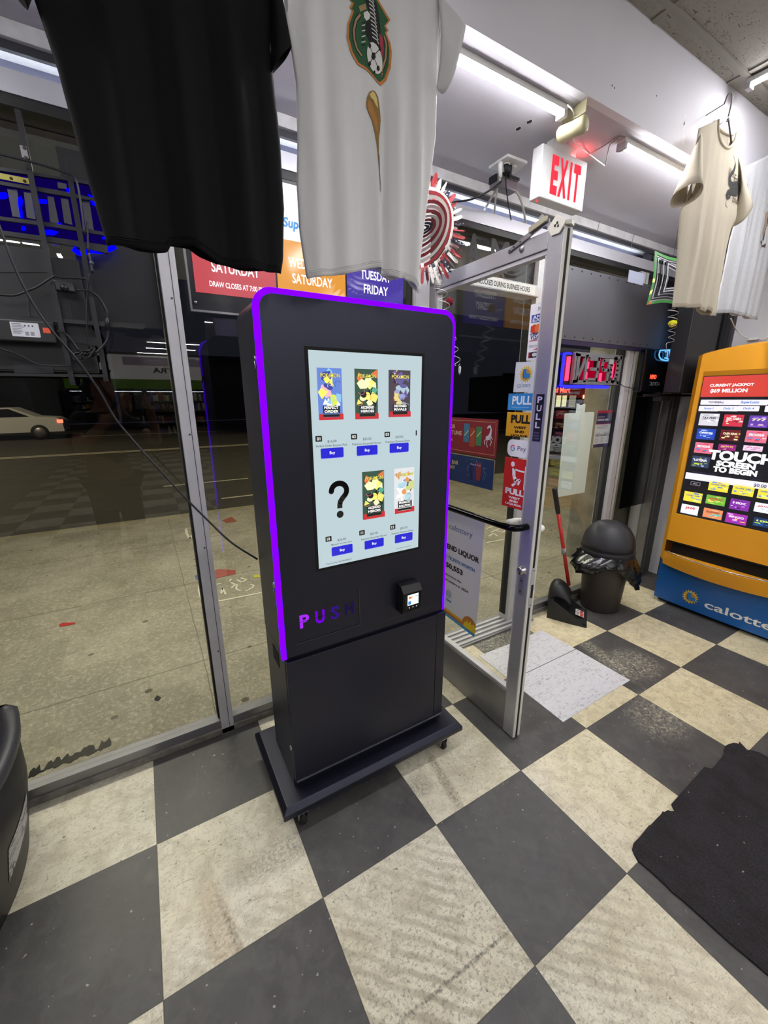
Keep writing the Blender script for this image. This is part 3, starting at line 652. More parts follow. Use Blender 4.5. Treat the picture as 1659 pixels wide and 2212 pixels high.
# payment reader
m = MB(); rx0, rx1, rz0, rz1 = .012, .098, .752, .868
m.prism([V3(rx0, KY, rz1), V3(rx0, KY-.030, rz1-.004), V3(rx0, KY-.048, rz1-.028), V3(rx0, KY-.044, rz0+.006), V3(rx0, KY-.034, rz0), V3(rx0, KY, rz0)], (rx1-rx0, 0, 0), BLACKP)
B = Board(m, (0, KY-.0482, 0), (1, 0, 0), (0, .04/1.0*-.0, 1), (0, -1, 0))
B.rrect(rx0+.006, rz0+.012, rx1-.006, rz1-.030, .006, mat('#050506', .12, key='gloss_black'), 1)
B.rect(rx0+.018, .788, rx1-.018, .832, scr('#cfe3ea', 1.3), 2); B.disc(rx0+.028, .820, .005, .005, scr('#d33a25'), 3, 12); B.disc(rx0+.035, .820, .005, .005, scr('#e89a2a'), 4, 12)
B.text('VISA', rx1-.028, .821, .006, scr('#1b2f75'), 3, bold=.02); B.rect(rx0+.021, .792, rx0+.034, .806, scr('#2b74b8'), 3); B.text('DISCOVER', rx1-.029, .800, .003, ink, 3)
for i in range(3): B.disc(rx0+.026+i*.017, .778, .0022, .0022, scr('#d8e6e8', 1.2), 2, 8)
m.build('card_reader', t, bevel=.003)
for z in (1.66, .96):
    m = MB(); m.tube([(ux0-.008, KY+.034, z), (ux0+.001, KY+.034, z)], .010, STEEL, seg=16); m.tube([(ux0-.007, KY+.034, z-.004), (ux0-.006, KY+.034, z-.024)], .003, STEEL)
    m.build('side_lock', t)
m = MB(); m.box((ux0+.0005, KY+.0235, uz0), (ux0+.0028, KY+.026, uz1-.05), gap); m.build('door_seam', t)

# ================================================================== OPEN GLASS DOOR
DX, DT, D0, D1 = .552, .044, .137, .895      # inner face x, thickness, lock edge y, hinge edge y
GX = DX+.018
t = bpy.data.objects.new('door_1', None); COL.objects.link(t); t.location = (DX+.02, D1, 0); LOC[t.name] = Vector(t.location)
tag(t, kind='structure')
def dbox(m, y0, y1, z0, z1, mt=ALU, x0=DX, x1=DX+DT): m.box((x0, y0, z0), (x1, y1, z1), mt)
m = MB(); dbox(m, D0, D0+.060, .008, 2.108, STILE); m.build('lock_stile', t, bevel=.002)
m = MB(); dbox(m, D1-.06, D1, .008, 2.108, STILE); m.build('hinge_stile', t, bevel=.002)
m = MB(); dbox(m, D0+.06, D1-.06, 2.052, 2.108, STILE); m.build('top_rail', t, bevel=.002)
m = MB(); dbox(m, D0+.06, D1-.06, .008, .225); m.build('bottom_rail', t, bevel=.002)
m = MB(); g0, g1 = D0+.0605, D1-.0605
for a in ((g0, g1, .226, .240), (g0, g1, 2.036, 2.051), (g0, g0+.010, .241, 2.035), (g1-.010, g1, .241, 2.035)):
    dbox(m, a[0], a[1], a[2], a[3], ALUP, DX+.006, DX+DT-.006)
m.build('glazing_bead', t, bevel=.0015)
m = MB(); m.box((GX, g0+.01, .24), (GX+.006, g1-.01, 2.037), GLASS); m.build('glass_pane', t)
m = MB(); dbox(m, D0-.003, D0, .01, 2.10, mat('#d9d7d0', .5, key='pale_edge'), DX+.001, DX+.016); dbox(m, D0-.003, D0, .01, 2.10, mat('#d9d7d0', .5, key='pale_edge'), DX+.030, DX+DT)
dbox(m, D0-.0015, D0, .01, 2.10, RUB, DX+.016, DX+.030); m.build('weather_strip', t)
m = MB(); dbox(m, D0-.006, D0-.003, .69, .87, ALUP, DX+.012, DX+.032); dbox(m, D0-.008, D0-.005, .735, .795, RUB, DX+.016, DX+.028)
for z in (.70, .76, .86): m.tube([(DX+.022, D0-.0075, z), (DX+.022, D0-.005, z)], .003, DGREY)
m.build('latch_plate', t)
m = MB(); m.lathe([(0, -.022), (.014, -.022), (.017, -.017), (.0185, -.003), (.021, 0)], STEEL, c=(DX, .170, .852), seg=24, fn=lambda p: V3(p.z, p.x, p.y)); m.build('lock_cylinder', t)
m = MB(); m.box((DX-.003, .158, .742), (DX, .180, .822), mat('#8f8f97', .4, .6, key='thumb_plate')); m.tube([(DX-.002, .169, .758), (DX-.006, .169, .758)], .004, DGREY); m.tube([(DX-.002, .169, .806), (DX-.006, .169, .806)], .004, DGREY); m.build('lock_plate', t)
m = MB()
bar = smooth_path([(DX+.002, .170, 1.045), (DX-.035, .172, 1.045), (DX-.060, .190, 1.043), (DX-.066, .235, 1.042), (DX-.066, .50, 1.040), (DX-.066, .80, 1.038), (DX-.055, .85, 1.038), (DX, .86, 1.038)], 5)
m.tube(bar, .0145, mat('#1b1b20', .15, .9, key='black_chrome'), seg=14); m.build('pull_bar', t)
m = MB(); m.tube(smooth_path([(DX+DT, .170, 1.02), (DX+DT+.05, .172, 1.02), (DX+DT+.065, .20, 1.02), (DX+DT+.065, .30, 1.02), (DX+DT, .31, 1.02)], 5), .013, WHITE, seg=12); m.build('push_handle', t)
m = MB(); br = mat('#a9a38c', .4, .6, key='brass_grey')
m.prism([V3(DX-.001, y, z) for y, z in ((.375, 2.084), (.375, 2.094), (.31, 2.118), (.25, 2.132), (.195, 2.142), (.195, 2.130), (.25, 2.116), (.31, 2.100))], (-.006, 0, 0), ALU)
m.prism([V3(DX-.007, y, z) for y, z in ((.27, 2.118), (.27, 2.135), (.20, 2.150), (.20, 2.134))], (-.012, 0, 0), br)
for y, z in ((.365, 2.090), (.345, 2.097), (.315, 2.106)): m.tube([(DX-.006, y, z), (DX-.010, y, z)], .003, DGREY)
m.build('closer_bracket', t)
m = MB(); m.lathe([(0, -.008), (.008, -.007), (.013, 0)], ALU, c=(DX, .312, 2.082), seg=18, fn=lambda p: V3(p.z, p.x, p.y)); m.build('plug_button', t)
m = MB(); m.prism([V3(DX-.004+a, D0-.012+b, 2.109) for a, b in ((0, .06), (0, .02), (.024, -.002), (.050, .008), (.050, .045))], (0, 0, .012), mat('#cfccbf', .5, key='cream_corner'))
m.prism([V3(DX-.006, y, z) for y, z in ((.20, 2.112), (.165, 2.145), (.128, 2.112), (.150, 2.085), (.180, 2.085))], (.005, 0, 0), mat('#cfccbf', .5, key='cream_corner'))
for a, b in ((.160, 2.118), (.168, 2.112), (.156, 2.108)): m.box((DX-.0075, a-.003, b-.004), (DX-.006, a+.003, b+.003), mat('#222', .6) if False else RUB)
m.build('corner_patch', t)
m = MB(); m.prism([V3(DX+.03, .19, 2.115), V3(DX+.03, .205, 2.108), V3(DX+.06, .30, 2.190), V3(DX+.06, .285, 2.197)], (.004, 0, 0), ALU); m.build('closer_arm', t)

# stickers and posters on the door: local a runs from the hinge side to the lock side
def DP(px, py): p = AX(px, py, GX); return (-p.y, p.z)
def dboard(m, x=None): return Board(m, ((GX if x is None else x)-.0008, 0, 0), (0, -1, 0), (0, 0, 1), (-1, 0, 0))
def dz(X, Y): return DP(940+X/5.027, 560+Y/5.027)       # readings taken on an enlargement of the upper door
def dw(X, Y): return DP(940+X/5.027, 980+Y/5.027)       # and of the lower door
PL = lambda c: mat(c, .45, key='print'+c)
def sticker(name, label, cat, y0, y1, z0, z1, base, draw, x=None, rad=0, shape=None):
    m = MB(); B = dboard(m, x); pts = shape or (rr(-y1, z0, -y0, z1, rad) if rad else [(-y1, z0), (-y0, z0), (-y0, z1), (-y1, z1)])
    m.prism([B.P(a, b, -1) for a, b in pts], (-.0006, 0, 0), PL(base)); B.O.x -= .0003
    draw(B, -y1, -y0, z0, z1); cx = (y0+y1)/2
    return tag(m.build(name, loc=((GX if x is None else x), cx, z0), fix=False), label, cat)
def cards(B, a0, a1, z0, z1):
    w = a1-a0; c = a0+w*.60; h = z1-z0
    for i in range(4): B.line([(c+.002+.005*i, z1-h*(.135-.018*i*.6)), (c+.005+.006*i, z1-h*.10), (c+.002+.005*i, z1-h*(.065+.018*i*.3))][::-1], .0018, PL('#2a2a2e'), 1)
    B.rect(c-.024, z1-h*.33, c+.026, z1-h*.19, PL('#31459a'), 1); B.text('AM', c, z1-h*.235, .012, PL('#e8e8ee'), 2, w=.036, bold=.02); B.text('EX', c, z1-h*.29, .012, PL('#e8e8ee'), 2, w=.036, bold=.02)
    B.rrect(c-.024, z1-h*.50, c+.026, z1-h*.38, .004, PL('#4a1f1f'), 1); B.disc(c-.008, z1-h*.44, .015, .015, PL('#cf3a25'), 2); B.disc(c+.010, z1-h*.44, .015, .015, PL('#e0702a'), 3)
    B.line([(c-.026, z1-h*.525), (c+.028, z1-h*.525)], .003, PL('#26336b'), 1); B.text('VISA', c, z1-h*.585, .020, PL('#26336b'), 1, w=.044, bold=.02, shear=.2); B.line([(c-.026, z1-h*.65), (c+.028, z1-h*.65)], .003, PL('#b9453a'), 1)
    B.text('DISCOVER', c, z1-h*.75, .009, PL('#55555c'), 1, w=.048); B.poly([(c-.005, z1-h*.82), (c+.026, z1-h*.82), (c+.026, z1-h*.77)], PL('#c0392b'), 1)
    B.rect(c-.024, z1-h*.96, c+.026, z1-h*.855, PL('#1b1b25'), 1); B.rect(c-.024, z1-h*.96, c-.014, z1-h*.855, PL('#8c2020'), 2); B.disc(c+.004, z1-h*.905, .011, .007, PL('#d5d5dc'), 2)
sticker('sticker', 'white strip of card payment logos on the door glass by the lock stile', 'sticker', .207, .262, 1.692, 1.888, '#e7e6ea', cards)
def sunlogo(B, a, b, r, k=1):
    for i in range(16):
        q = 2*math.pi*i/16; B.poly([(a+r*.78*math.cos(q-.19), b+r*.78*math.sin(q-.19)), (a+r*1.12*math.cos(q), b+r*1.12*math.sin(q)), (a+r*.78*math.cos(q+.19), b+r*.78*math.sin(q+.19))], PL('#d9b23a'), k)
    B.disc(a, b, r*.80, r*.80, PL('#e0bc46'), k+1); B.disc(a+r*.05, b-r*.05, r*.68, r*.66, PL('#b8873a'), k+2)
    B.poly([(a-r*.42, b+r*.62), (a+r*.10, b+r*.66), (a+r*.10, b+r*.12), (a+r*.72, b+r*.02), (a+r*.70, b-r*.52), (a-r*.40, b-r*.50)], PL('#2f7ab8'), k+3)
    B.poly([(a-r*.42, b+r*.62), (a-r*.30, b+r*.50), (a-r*.28, b-r*.38), (a-r*.40, b-r*.50)], PL('#225a8c'), k+4)
def cal(B, a0, a1, z0, z1):
    c = (a0+a1)/2; sunlogo(B, c+.004, z1-.048, .030); B.text('ca', c-.025, z0+.024, .014, PL('#7c8b96'), 1, w=.018); B.text('lottery', c+.010, z0+.024, .020, PL('#3f6f9c'), 1, w=.042)
sticker('sticker', 'white lottery sticker with sun emblem, curling off the door above the blue pull sticker', 'sticker', .208, .315, 1.575, 1.690, '#d5d9dd', cal, shape=[(-.315, 1.575), (-.208, 1.575), (-.208, 1.63), (-.228, 1.685), (-.312, 1.690)])
sticker('sticker', 'blue PULL sticker on the door glass under the sun emblem', 'sticker', .207, .338, 1.505, 1.570, '#2f86c9',
        lambda B, a0, a1, z0, z1: (B.text('PULL', (a0+a1)/2+.006, (z0+z1)/2+.006, .034, PL('#e9eef3'), 1, w=.098, bold=.03), B.line([(a0+.02, z0+.012), (a1-.02, z0+.012)], .0015, PL('#bcd4e8'), 1)))
def ylw(B, a0, a1, z0, z1):
    c = (a0+a1)/2+.008
    B.text('PULL', c, z1-.027, .034, PL('#17130a'), 1, w=.10, bold=.05)
    for i, s in enumerate(('WEST', 'END', 'LIQUOR')): B.text(s, c, z1-.060-i*.0165, .0105, PL('#17130a'), 1, w=(.066, .048, .090)[i], bold=.05)
sticker('sticker', 'yellow PULL sticker with black letters on the door glass', 'sticker', .207, .338, 1.400, 1.497, '#d99e1e', ylw)
def gp(B, a0, a1, z0, z1):
    c = a0+.030; m4 = ['#4285f4', '#34a853', '#fbbc05', '#ea4335']
    for i in range(4): B.line([(c+.011*math.cos(q), (z0+z1)/2+.011*math.sin(q)) for q in [math.radians(v) for v in ((-40, -15, 5), (-130, -90, -45), (-200, -170, -135), (40, 90, 150, 200))[i]]], .004, PL(m4[i]), 1)
    B.line([(c, (z0+z1)/2), (c+.012, (z0+z1)/2)], .004, PL(m4[0]), 2); B.text('Pay', c+.046, (z0+z1)/2-.002, .024, PL('#55585e'), 1, w=.044)
sticker('sticker', 'white rounded payment sticker on the door glass between the yellow and red pull stickers', 'sticker', .207, .322, 1.318, 1.388, '#e6e5ea', gp, rad=.024)
def rd(B, a0, a1, z0, z1):
    w = PL('#e9e3ea'); c = (a0+a1)/2; h = z1-z0
    F_ = lambda *pts: [(a0+x_, z1-.008-.78*z_) for x_, z_ in pts]
    B.disc(a0+.045, z1-.026, .010, .011, w, 1); B.line(F_((.052, .045), (.056, .085), (.066, .108)), .017, w, 1)
    B.line(F_((.055, .048), (.085, .054), (.108, .054)), .007, w, 1); B.line(F_((.064, .108), (.090, .100), (.080, .130)), .010, w, 1)
    B.line(F_((.062, .104), (.068, .124), (.048, .140)), .010, w, 1); B.line(F_((.112, .025), (.112, .150)), .004, w, 1)
    B.text('PULL', c+.004, z0+.070, .027, w, 1, w=.100, bold=.06)
    for i, s in enumerate(('WEST', 'END', 'LIQUOR')): B.text(s, c+.004, z0+.044-i*.0145, .0098, w, 1, w=(.064, .046, .090)[i], bold=.05)
sticker('sticker', 'tall red PULL sticker showing a white pulling figure, above the push bar', 'sticker', .207, .330, 1.100, 1.312, '#c5201f', rd)
def vdec(B, a0, a1, z0, z1):
    c = (a0+a1)/2
    for i, s in enumerate('PULL'): B.text(s, c, z1-.020-i*.031, .023, PL('#cfc8e8'), 1, w=.022, bold=.03)
    for i in range(3): B.text(('DO NOT', 'BLOCK', 'DOOR')[i], c, z0+.032-i*.011, .006, PL('#8f86b8'), 1, w=.024)
sticker('sticker', 'narrow black decal with vertical PULL letters on the door lock stile', 'sticker', .147, .183, 1.392, 1.566, '#15131d', vdec, x=DX)
def horse(B, a0, a1, z0, z1):
    g = PL('#c8a56a'); h = z1-z0
    B.line([(a1-.012, z0+.012), (a1-.012, z1-.012), (a0+.01, z1-.012)], .0015, g, 1); B.line([(a1-.012, z0+.012), (a0+.01, z0+.012)], .0015, g, 1)
    B.text('FOR', -.664, 1.420, .020, PL('#c9a690'), 1, align='R', bold=.03); B.text('FORTUNE', -.616, 1.391, .020, PL('#c9a690'), 1, align='R', w=.13, bold=.03); B.text('WIN', -.680, 1.355, .014, PL('#c9a690'), 1, align='R', bold=.02)
    for i, (c, dy) in enumerate((('#3f6f86', .01), ('#9a3f2a', -.008), ('#3f7a4a', 0))): B.rect(-.600+i*.042, z0+.045+dy, -.562+i*.042, z1-.035+dy, PL(c), 2); B.line([(-.594+i*.042, z0+.085), (-.568+i*.042, z0+.11)], .004, PL('#d0c07a'), 3)
    w = PL('#cfc4c4'); cx, cz = a1-.052, z0+.088
    B.poly([(cx-.018, cz), (cx+.002, cz+.012), (cx+.010, cz+.034), (cx+.004, cz+.044), (cx-.008, cz+.036), (cx-.012, cz+.040), (cx-.006, cz+.050), (cx+.008, cz+.054), (cx+.018, cz+.034), (cx+.016, cz+.002), (cx+.006, cz-.012), (cx-.012, cz-.012)], w, 2)
    for p in ([(cx-.014, cz-.008), (cx-.024, cz-.020), (cx-.020, cz-.034)], [(cx-.006, cz-.010), (cx-.010, cz-.030), (cx-.002, cz-.044)], [(cx+.012, cz-.004), (cx+.020, cz-.020), (cx+.012, cz-.036)], [(cx+.016, cz+.004), (cx+.026, cz-.008)]): B.line(p, .004, w, 2)
sticker('poster', 'red horizontal poster with three paper slips and a white horse on the door glass', 'poster', .384, .83, 1.297, 1.463, '#7e1f2a', horse)
def cups(B, a0, a1, z0, z1):
    r = random.Random(4); cx, cz = -.507, 1.226
    B.rect(a0, z1-.004, a1, z1, PL('#a48f62'), 1); B.rect(a1-.004, z0, a1, z1, PL('#a48f62'), 1)
    B.text('BAR', -.629, 1.246, .020, PL('#b9a37c'), 1, align='R', bold=.03); B.text('DAY', -.652, 1.220, .018, PL('#b9a37c'), 1, align='R', bold=.03)
    for i in range(90):
        q = r.uniform(0, 6.28); R_ = r.uniform(.045, .078); B.disc(cx+R_*1.0*math.cos(q), cz+R_*.75*math.sin(q)+.005, .0012, .0016, PL('#8fb4d8'), 1, 5)
    for dx, c in ((-.022, '#1a2240'), (.022, '#7a2a30'), (0, '#2a2a6e')): B.poly([(cx+dx-.014, cz-.045), (cx+dx+.014, cz-.045), (cx+dx+.020, cz+.038), (cx+dx-.020, cz+.038)], PL(c), 2+dx*20+1)
    B.text('Clean & Cool', cx, cz+.028, .010, PL('#b8c8e0'), 5, w=.07, shear=.3)
sticker('poster', 'dark blue horizontal poster with three drink cups, directly below the red one', 'poster', .386, .83, 1.152, 1.291, '#16305c', cups)
# long lottery award poster with a curled lower edge
m = MB(); m2 = PL('#c9c8d4')
y0, y1, z0, z1 = .422, .832, .392, .998
def curl(a, b, off):
    u = (b-z0)/(z1-z0); yy = -a; xx = GX-.003-.020*(1-u)**2*(1-(yy-y0)/(y1-y0))-off; return V3(xx, yy-.004*(1-u)*math.sin(u*6), b)
B = Board(m, (0, 0, 0), (0, -1, 0), (0, 0, 1), (-1, 0, 0), .0005, warp=curl)
B.poly([(-y1, z0), (-y0, z0), (-y0, z1), (-y1, z1)], m2, 0)
B.text('calottery', -.497, .905, .038, PL('#5a6b96'), 2, w=.175, res=4, align='R'); sunlogo(B, -.715, .905, .034, 2)
B.text('WEST END LIQUOR', -.438, .793, .034, PL('#101014'), 2, w=.37, bold=.04, align='R')
B.text('SOLD TICKETS WORTH', -.465, .735, .018, PL('#2a62a6'), 2, w=.28, bold=.03, align='R')
B.text('$1,250,553', -.550, .687, .034, PL('#101014'), 2, w=.23, bold=.045, align='R')
B.text('in winnings from the', -.557, .633, .016, PL('#26262c'), 2, w=.20, bold=.02, align='R'); B.text("California Lottery in 2024", -.501, .603, .017, PL('#26262c'), 2, w=.28, bold=.02, align='R')
for r_ in (.022, .015, .007): B.line([(-.654+r_*math.cos(q*.53), .530+r_*math.sin(q*.53)) for q in range(13)], .002, PL('#2f6fa8'), 2)
B.text('YEARS', -.652, .490, .013, PL('#2f6fa8'), 2, bold=.03, w=.045)
def band(d0, d1, c): B.poly([(-y1, z0+d0), (-y0, z0+d0), (-y0, z0+d1), (-y1, z0+d1)], PL(c), 2)
band(0, .016, '#2f8ec4'); band(.016, .030, '#a8602a'); band(.030, .044, '#cf9a2a')
B.poly([(-.530, .408)]+[(-.470+.056*math.cos(q), .424+.056*math.sin(q)) for q in [math.pi-.2*i for i in range(14)]]+[(-y0, .408)], PL('#b06a25'), 3)
B.poly([(-.512, .410), (-.508, .440), (-.496, .434), (-.488, .458), (-.476, .440), (-.464, .462), (-.452, .442), (-.438, .456), (-y0, .448), (-y0, .410)], PL('#d6b820'), 4)
tag(m.build('poster', loc=(GX-.004, .60, z0), fix=False), 'long white lottery award poster hanging on the lower door glass, corner curling', 'poster')
# ================================================================== LOTTERY VENDING MACHINE
MX, MY0, MY1, MC = 2.552, -.27, .562, .146
YEL = mat('#eca420', .42, key='machine_yellow', bump=.05, bscale=500); BLU = mat('#155aa2', .35, key='machine_blue')
t = thing('lottery_machine', 'yellow and blue lottery ticket machine with a lit touchscreen, against the right wall', 'vending machine', (2.82, MC, 0))
m = MB(); m.box((2.64, MY0+.03, .05), (3.09, MY1-.02, 1.80), mat('#a87416', .5, key='machine_side')); m.build('cabinet', t, bevel=.01)
m = MB(); m.box((2.63, MY0+.03, 0), (3.05, MY1-.03, .034), BLACKP); m.build('plinth', t)
def mrect(k): return None
def arcz(y, ze, d): u = (y-MC)/((MY1-MY0)/2); return ze+d*(1-u*u)
N = 24; ys = [lerp(MY1-.05, MY0+.05, i/N) for i in range(N+1)]
# blue base
m = MB(); P = [V3(2.585, lerp(MY1-.018, MY0+.018, i/N), 0) for i in range(N+1)]
rs = [[V3(2.585-.012*(1-((p.y-MC)/.41)**2), p.y, z) for p in P] for z in (.034, .36)]
rs = [r+[V3(2.66, r[-1].y, z), V3(2.66, r[0].y, z)] for r, z in zip(rs, (.034, .36))]
m.rings(rs, BLU, smooth=False, cap=True)
B = Board(m, (2.5842, 0, 0), (0, -1, 0), (0, 0, 1), (-1, 0, 0), .0004, warp=lambda a, b, k: V3(2.5838-.012*(1-((-a-MC)/.41)**2)-k, -a, b))
sunlogo(B, -.300, .132, .050, 2); B.text('calottery', .045-.0, .112, .074, PL('#e6e6df'), 3, w=.50, bold=.015, res=6)
m.build('base_panel', t, fix=False)
# front fascia around the screen
m = MB(); F = YEL
syl, syr, sz0, sz1 = .487, -.195, .733, 1.690
def top(y): return arcz(y, 1.828, .05)
yl = ys
for i in range(N):
    a, b = ys[i], ys[i+1]
    m.add([(MX+.004, a, sz1), (MX+.004, b, sz1), (MX-.012, b, sz1+.03), (MX-.012, a, sz1+.03), (MX-.012, b, top(b)-.012), (MX-.012, a, top(a)-.012), (MX+.02, b, top(b)), (MX+.02, a, top(a)), (MX+.12, b, top(b)), (MX+.12, a, top(a))],
          [(0, 1, 2, 3), (3, 2, 4, 5), (5, 4, 6, 7), (7, 6, 8, 9)], F, False)
L0, R1 = ys[0], ys[-1]
def sidewing(y, yo, s):
    # chamfered side strips
    zs = [.36, .44, .52, .8, 1.2, 1.6, top(y)-.012]; V_ = []
    for z in zs: V_ += [(MX-.012, y, z), (MX+.055, yo, z)]
    m.add(V_, [(2*i, 2*i+1, 2*i+3, 2*i+2) for i in range(len(zs)-1)], F)
    m.add([(MX-.012, y, top(y)-.012), (MX+.02, y, top(y)), (MX+.055, yo, top(yo)-.01), (MX+.055, yo, top(y)-.012)], [(0, 1, 2, 3)], F); m.add([(MX+.055, yo, top(yo)-.01), (MX+.055, yo, .36), (MX+.14, yo, .36), (MX+.14, yo, top(yo)-.01)], [(0, 1, 2, 3)], F)
    m.add([(MX+.02, y, top(y)), (MX+.055, yo, top(yo)-.01), (MX+.14, yo, top(yo)-.01), (MX+.14, y, top(y))], [(0, 1, 2, 3)], F)
sidewing(L0, MY1, 1); sidewing(R1, MY0, -1)
m.box((MX-.012, syl, sz0), (MX+.03, L0, sz1+.03), F); m.box((MX-.012, R1, sz0), (MX+.03, syr, sz1+.03), F)
m.box((MX-.012, R1, .525), (MX+.03, L0, sz0), F)
m.build('fascia', t, fix=True)
# dispensing slot and bulging lip
m = MB(); m.box((MX+.02, R1+.03, .40), (MX+.03, L0-.03, .53), mat('#050505', .9, key='slot_black')); m.box((MX-.010, R1+.03, .515), (MX+.03, L0-.03, .526), BLACKP)
m.build('dispensing_slot', t)
def bul(y, k): u = (y-MC)/(L0-MC); return k*max(0, 1-u*u)
m = MB(); rs = []
for y in ys:
    zb = arcz(y, .335, -.012)
    rs.append([V3(MX+.022, y, .425), V3(MX-.010-bul(y, .085), y, .440), V3(MX-.013-bul(y, .088), y, .432), V3(MX-.012-bul(y, .075), y, .39), V3(MX-.006-bul(y, .055), y, zb), V3(MX+.035, y, zb)])
m.rings(rs, YEL, closed=True, smooth=False, cap=True); m.build('ticket_tray', t)
m = MB(); m.tube([V3(MX-.012-bul(y, .087), y, .4415) for y in ys], .0032, STEEL, seg=8); m.build('tray_lip', t)
# screen artwork
m = MB(); m.box((MX+.0005, syr, sz0), (MX+.006, syl, sz1), scr('#0b0a14', .8))
B = Board(m, (MX+.0005, 0, 0), (0, -1, 0), (0, 0, 1), (-1, 0, 0), .0003)
def Mz(X, Y): p = AX(1400+X/3.3, 730+Y/3.3, MX); return -p.y, p.z
def mr(X0, Y0, X1, Y1, c, k=1, rad=0, s=1.0):
    a, b = Mz(X0, Y0); c1, d = Mz(X1, Y1)
    (B.rrect(a, d, c1, b, rad, scr(c, s), k) if rad else B.rect(a, d, c1, b, scr(c, s), k)); return a, d, c1, b
def mt_(s, X, Y, h, w, c, k=3, **kw): a, b = Mz(X, Y); B.text(s, a, b, h, scr(c), k, w=w, **kw)
A0, A1 = -syl+.004, -syr-.004
B.rect(A0, 1.556, A1, sz1-.004, scr('#c23a30'), 1); B.disc(-.03, 1.63, .072, .070, scr('#a52a26'), 2, 30)
mt_('CURRENT JACKPOT', 592, 338, .022, .232, '#f0e9ee', 3, bold=.04); mt_('$69 MILLION', 572, 377, .028, .198, '#f0e9ee', 3, bold=.04)
B.text('POWERBALL', -.028, 1.632, .026, wht, 4, w=.13, bold=.04); B.text('MON JAN 20', -.03, 1.588, .014, wht, 4, w=.08, bold=.03)
mr(378, 440, 600, 478, '#dcd9ec', 1, .005); mr(604, 440, 852, 480, '#dcd9ec', 1, .005); B.rrect(-.082+.0, 1.512, A1, 1.548, .005, scr('#dcd9ec'), 1)
mt_('POWERBALL', 487, 458, .013, .085, '#3a2a3a', 3, bold=.03); mt_('SuperLotto', 725, 460, .020, .092, '#3467b4', 3, shear=.2, bold=.03)
for X0, X1, s in ((365, 500, 'Fantasy 5'), (504, 640, 'Daily 3'), (644, 788, 'Daily 4')):
    mr(X0, 484, X1, 524, '#dcd9ec', 1, .005); mt_(s, (X0+X1)/2, 504, .016, .056, '#3467b4', 3, shear=.2, bold=.02)
B.rrect(-.128, 1.466, A1, 1.502, .005, scr('#dcd9ec'), 1); B.text('Daily Derby', -.04, 1.484, .016, scr('#3467b4'), 3, w=.10, shear=.2)
def ticket(a0, b0, a1, b1, base, dots, word, wc, seed):
    r = random.Random(seed); B.rect(a0, b0, a1, b1, scr(base), 1); w, h = a1-a0, b1-b0
    for i in range(14):
        c = scr(r.choice(dots)); x = a0+w*r.uniform(.06, .8); z = b0+h*r.uniform(.06, .85); B.rect(x, z, min(a1, x+w*r.uniform(.08, .3)), min(b1, z+h*r.uniform(.04, .14)), c, 2+i*.2)
    B.rect(a0+w*.1, b0+h*.52, a1-w*.08, b0+h*.78, scr(base), 5.2); B.text(word, (a0+a1)/2, b0+h*.65, h*.20, scr(wc), 6, w=w*.72, bold=.04)
def tk(X0, Y0, X1, Y1, *a): p = Mz(X0, Y0); q = Mz(X1, Y1); ticket(p[0], q[1], q[0], p[1], *a)
tk(374, 538, 494, 628, '#c9c6cf', ['#8b8794', '#e8e6ea', '#4a4850'], 'TAX FREE', '#33313a', 1)
tk(546, 545, 668, 634, '#c22f45', ['#e8c9c4', '#8e1d2f', '#f0e0a0'], '20X CASH', '#f4e8e0', 2)
tk(727, 552, 850, 642, '#5b3a9a', ['#d8b63c', '#c9a0d8', '#8a5ad0'], '777', '#f1e6b0', 3)
tk(354, 645, 470, 728, '#2040a8', ['#4a6ad0', '#9fb4ea', '#182a70'], 'Celebrate', '#dfe6f6', 4)
tk(522, 652, 645, 738, '#5e1a1e', ['#d8b25a', '#2a1010', '#e8d8b0'], 'CASH KING', '#efe0b8', 5)
tk(705, 658, 838, 752, '#d06a80', ['#3f78c0', '#f0c9c4', '#c8344a'], 'SPECTACULAR', '#f2f0f0', 6)
tk(340, 742, 450, 828, '#d06a80', ['#3f78c0', '#f0c9c4', '#c8344a'], 'SPECTACULAR', '#f2f0f0', 6)
tk(505, 754, 620, 808, '#8a1d70', ['#d8b23c', '#c050a0', '#40103a'], 'GOLD', '#f0d060', 7)
tk(682, 764, 812, 812, '#e2c2d8', ['#c04a8a', '#f2e6ee', '#a06ab0'], '$100', '#c03a7a', 8)
tk(318, 838, 428, 930, '#2e3a58', ['#c8344a', '#a9c43c', '#9ad0e8'], 'LOTERIA', '#e8e8f0', 9)
for i, (yy, cc) in enumerate(((1.352, '#c22f45'), (1.240, '#3a6ac0'))): ticket(-.055, yy, .055, yy+.085, cc, ['#e8d8a0', '#8e1d2f', '#3a5ab0'], 'LUCKY', '#f4e8e0', 20+i)
ticket(.075, 1.352, .165, 1.437, '#d0a83c', ['#8e5d1f', '#f0e0a0'], 'GOLD', '#502a10', 31)
B.rect(A0+.006, .995, A1, 1.040, scr('#dcd9ec'), 1); mt_('INSERT MONEY TO PLAY', 400, 964, .010, .148, '#2f2b48', 3, bold=.02); mt_('Available Credits', 768, 1008, .011, .060, '#2f2b48', 3)
B.text('$0.00', -.06, 1.015, .024, scr('#2f2b48'), 3, bold=.02)
mt_('TOUCH', 655, 850, .066, .345, '#f2f1f6', 8, bold=.05); mt_('SCREEN', 622, 906, .038, .210, '#f2f1f6', 8, bold=.06); mt_('TO BEGIN', 615, 950, .038, .235, '#f2f1f6', 8, bold=.06)
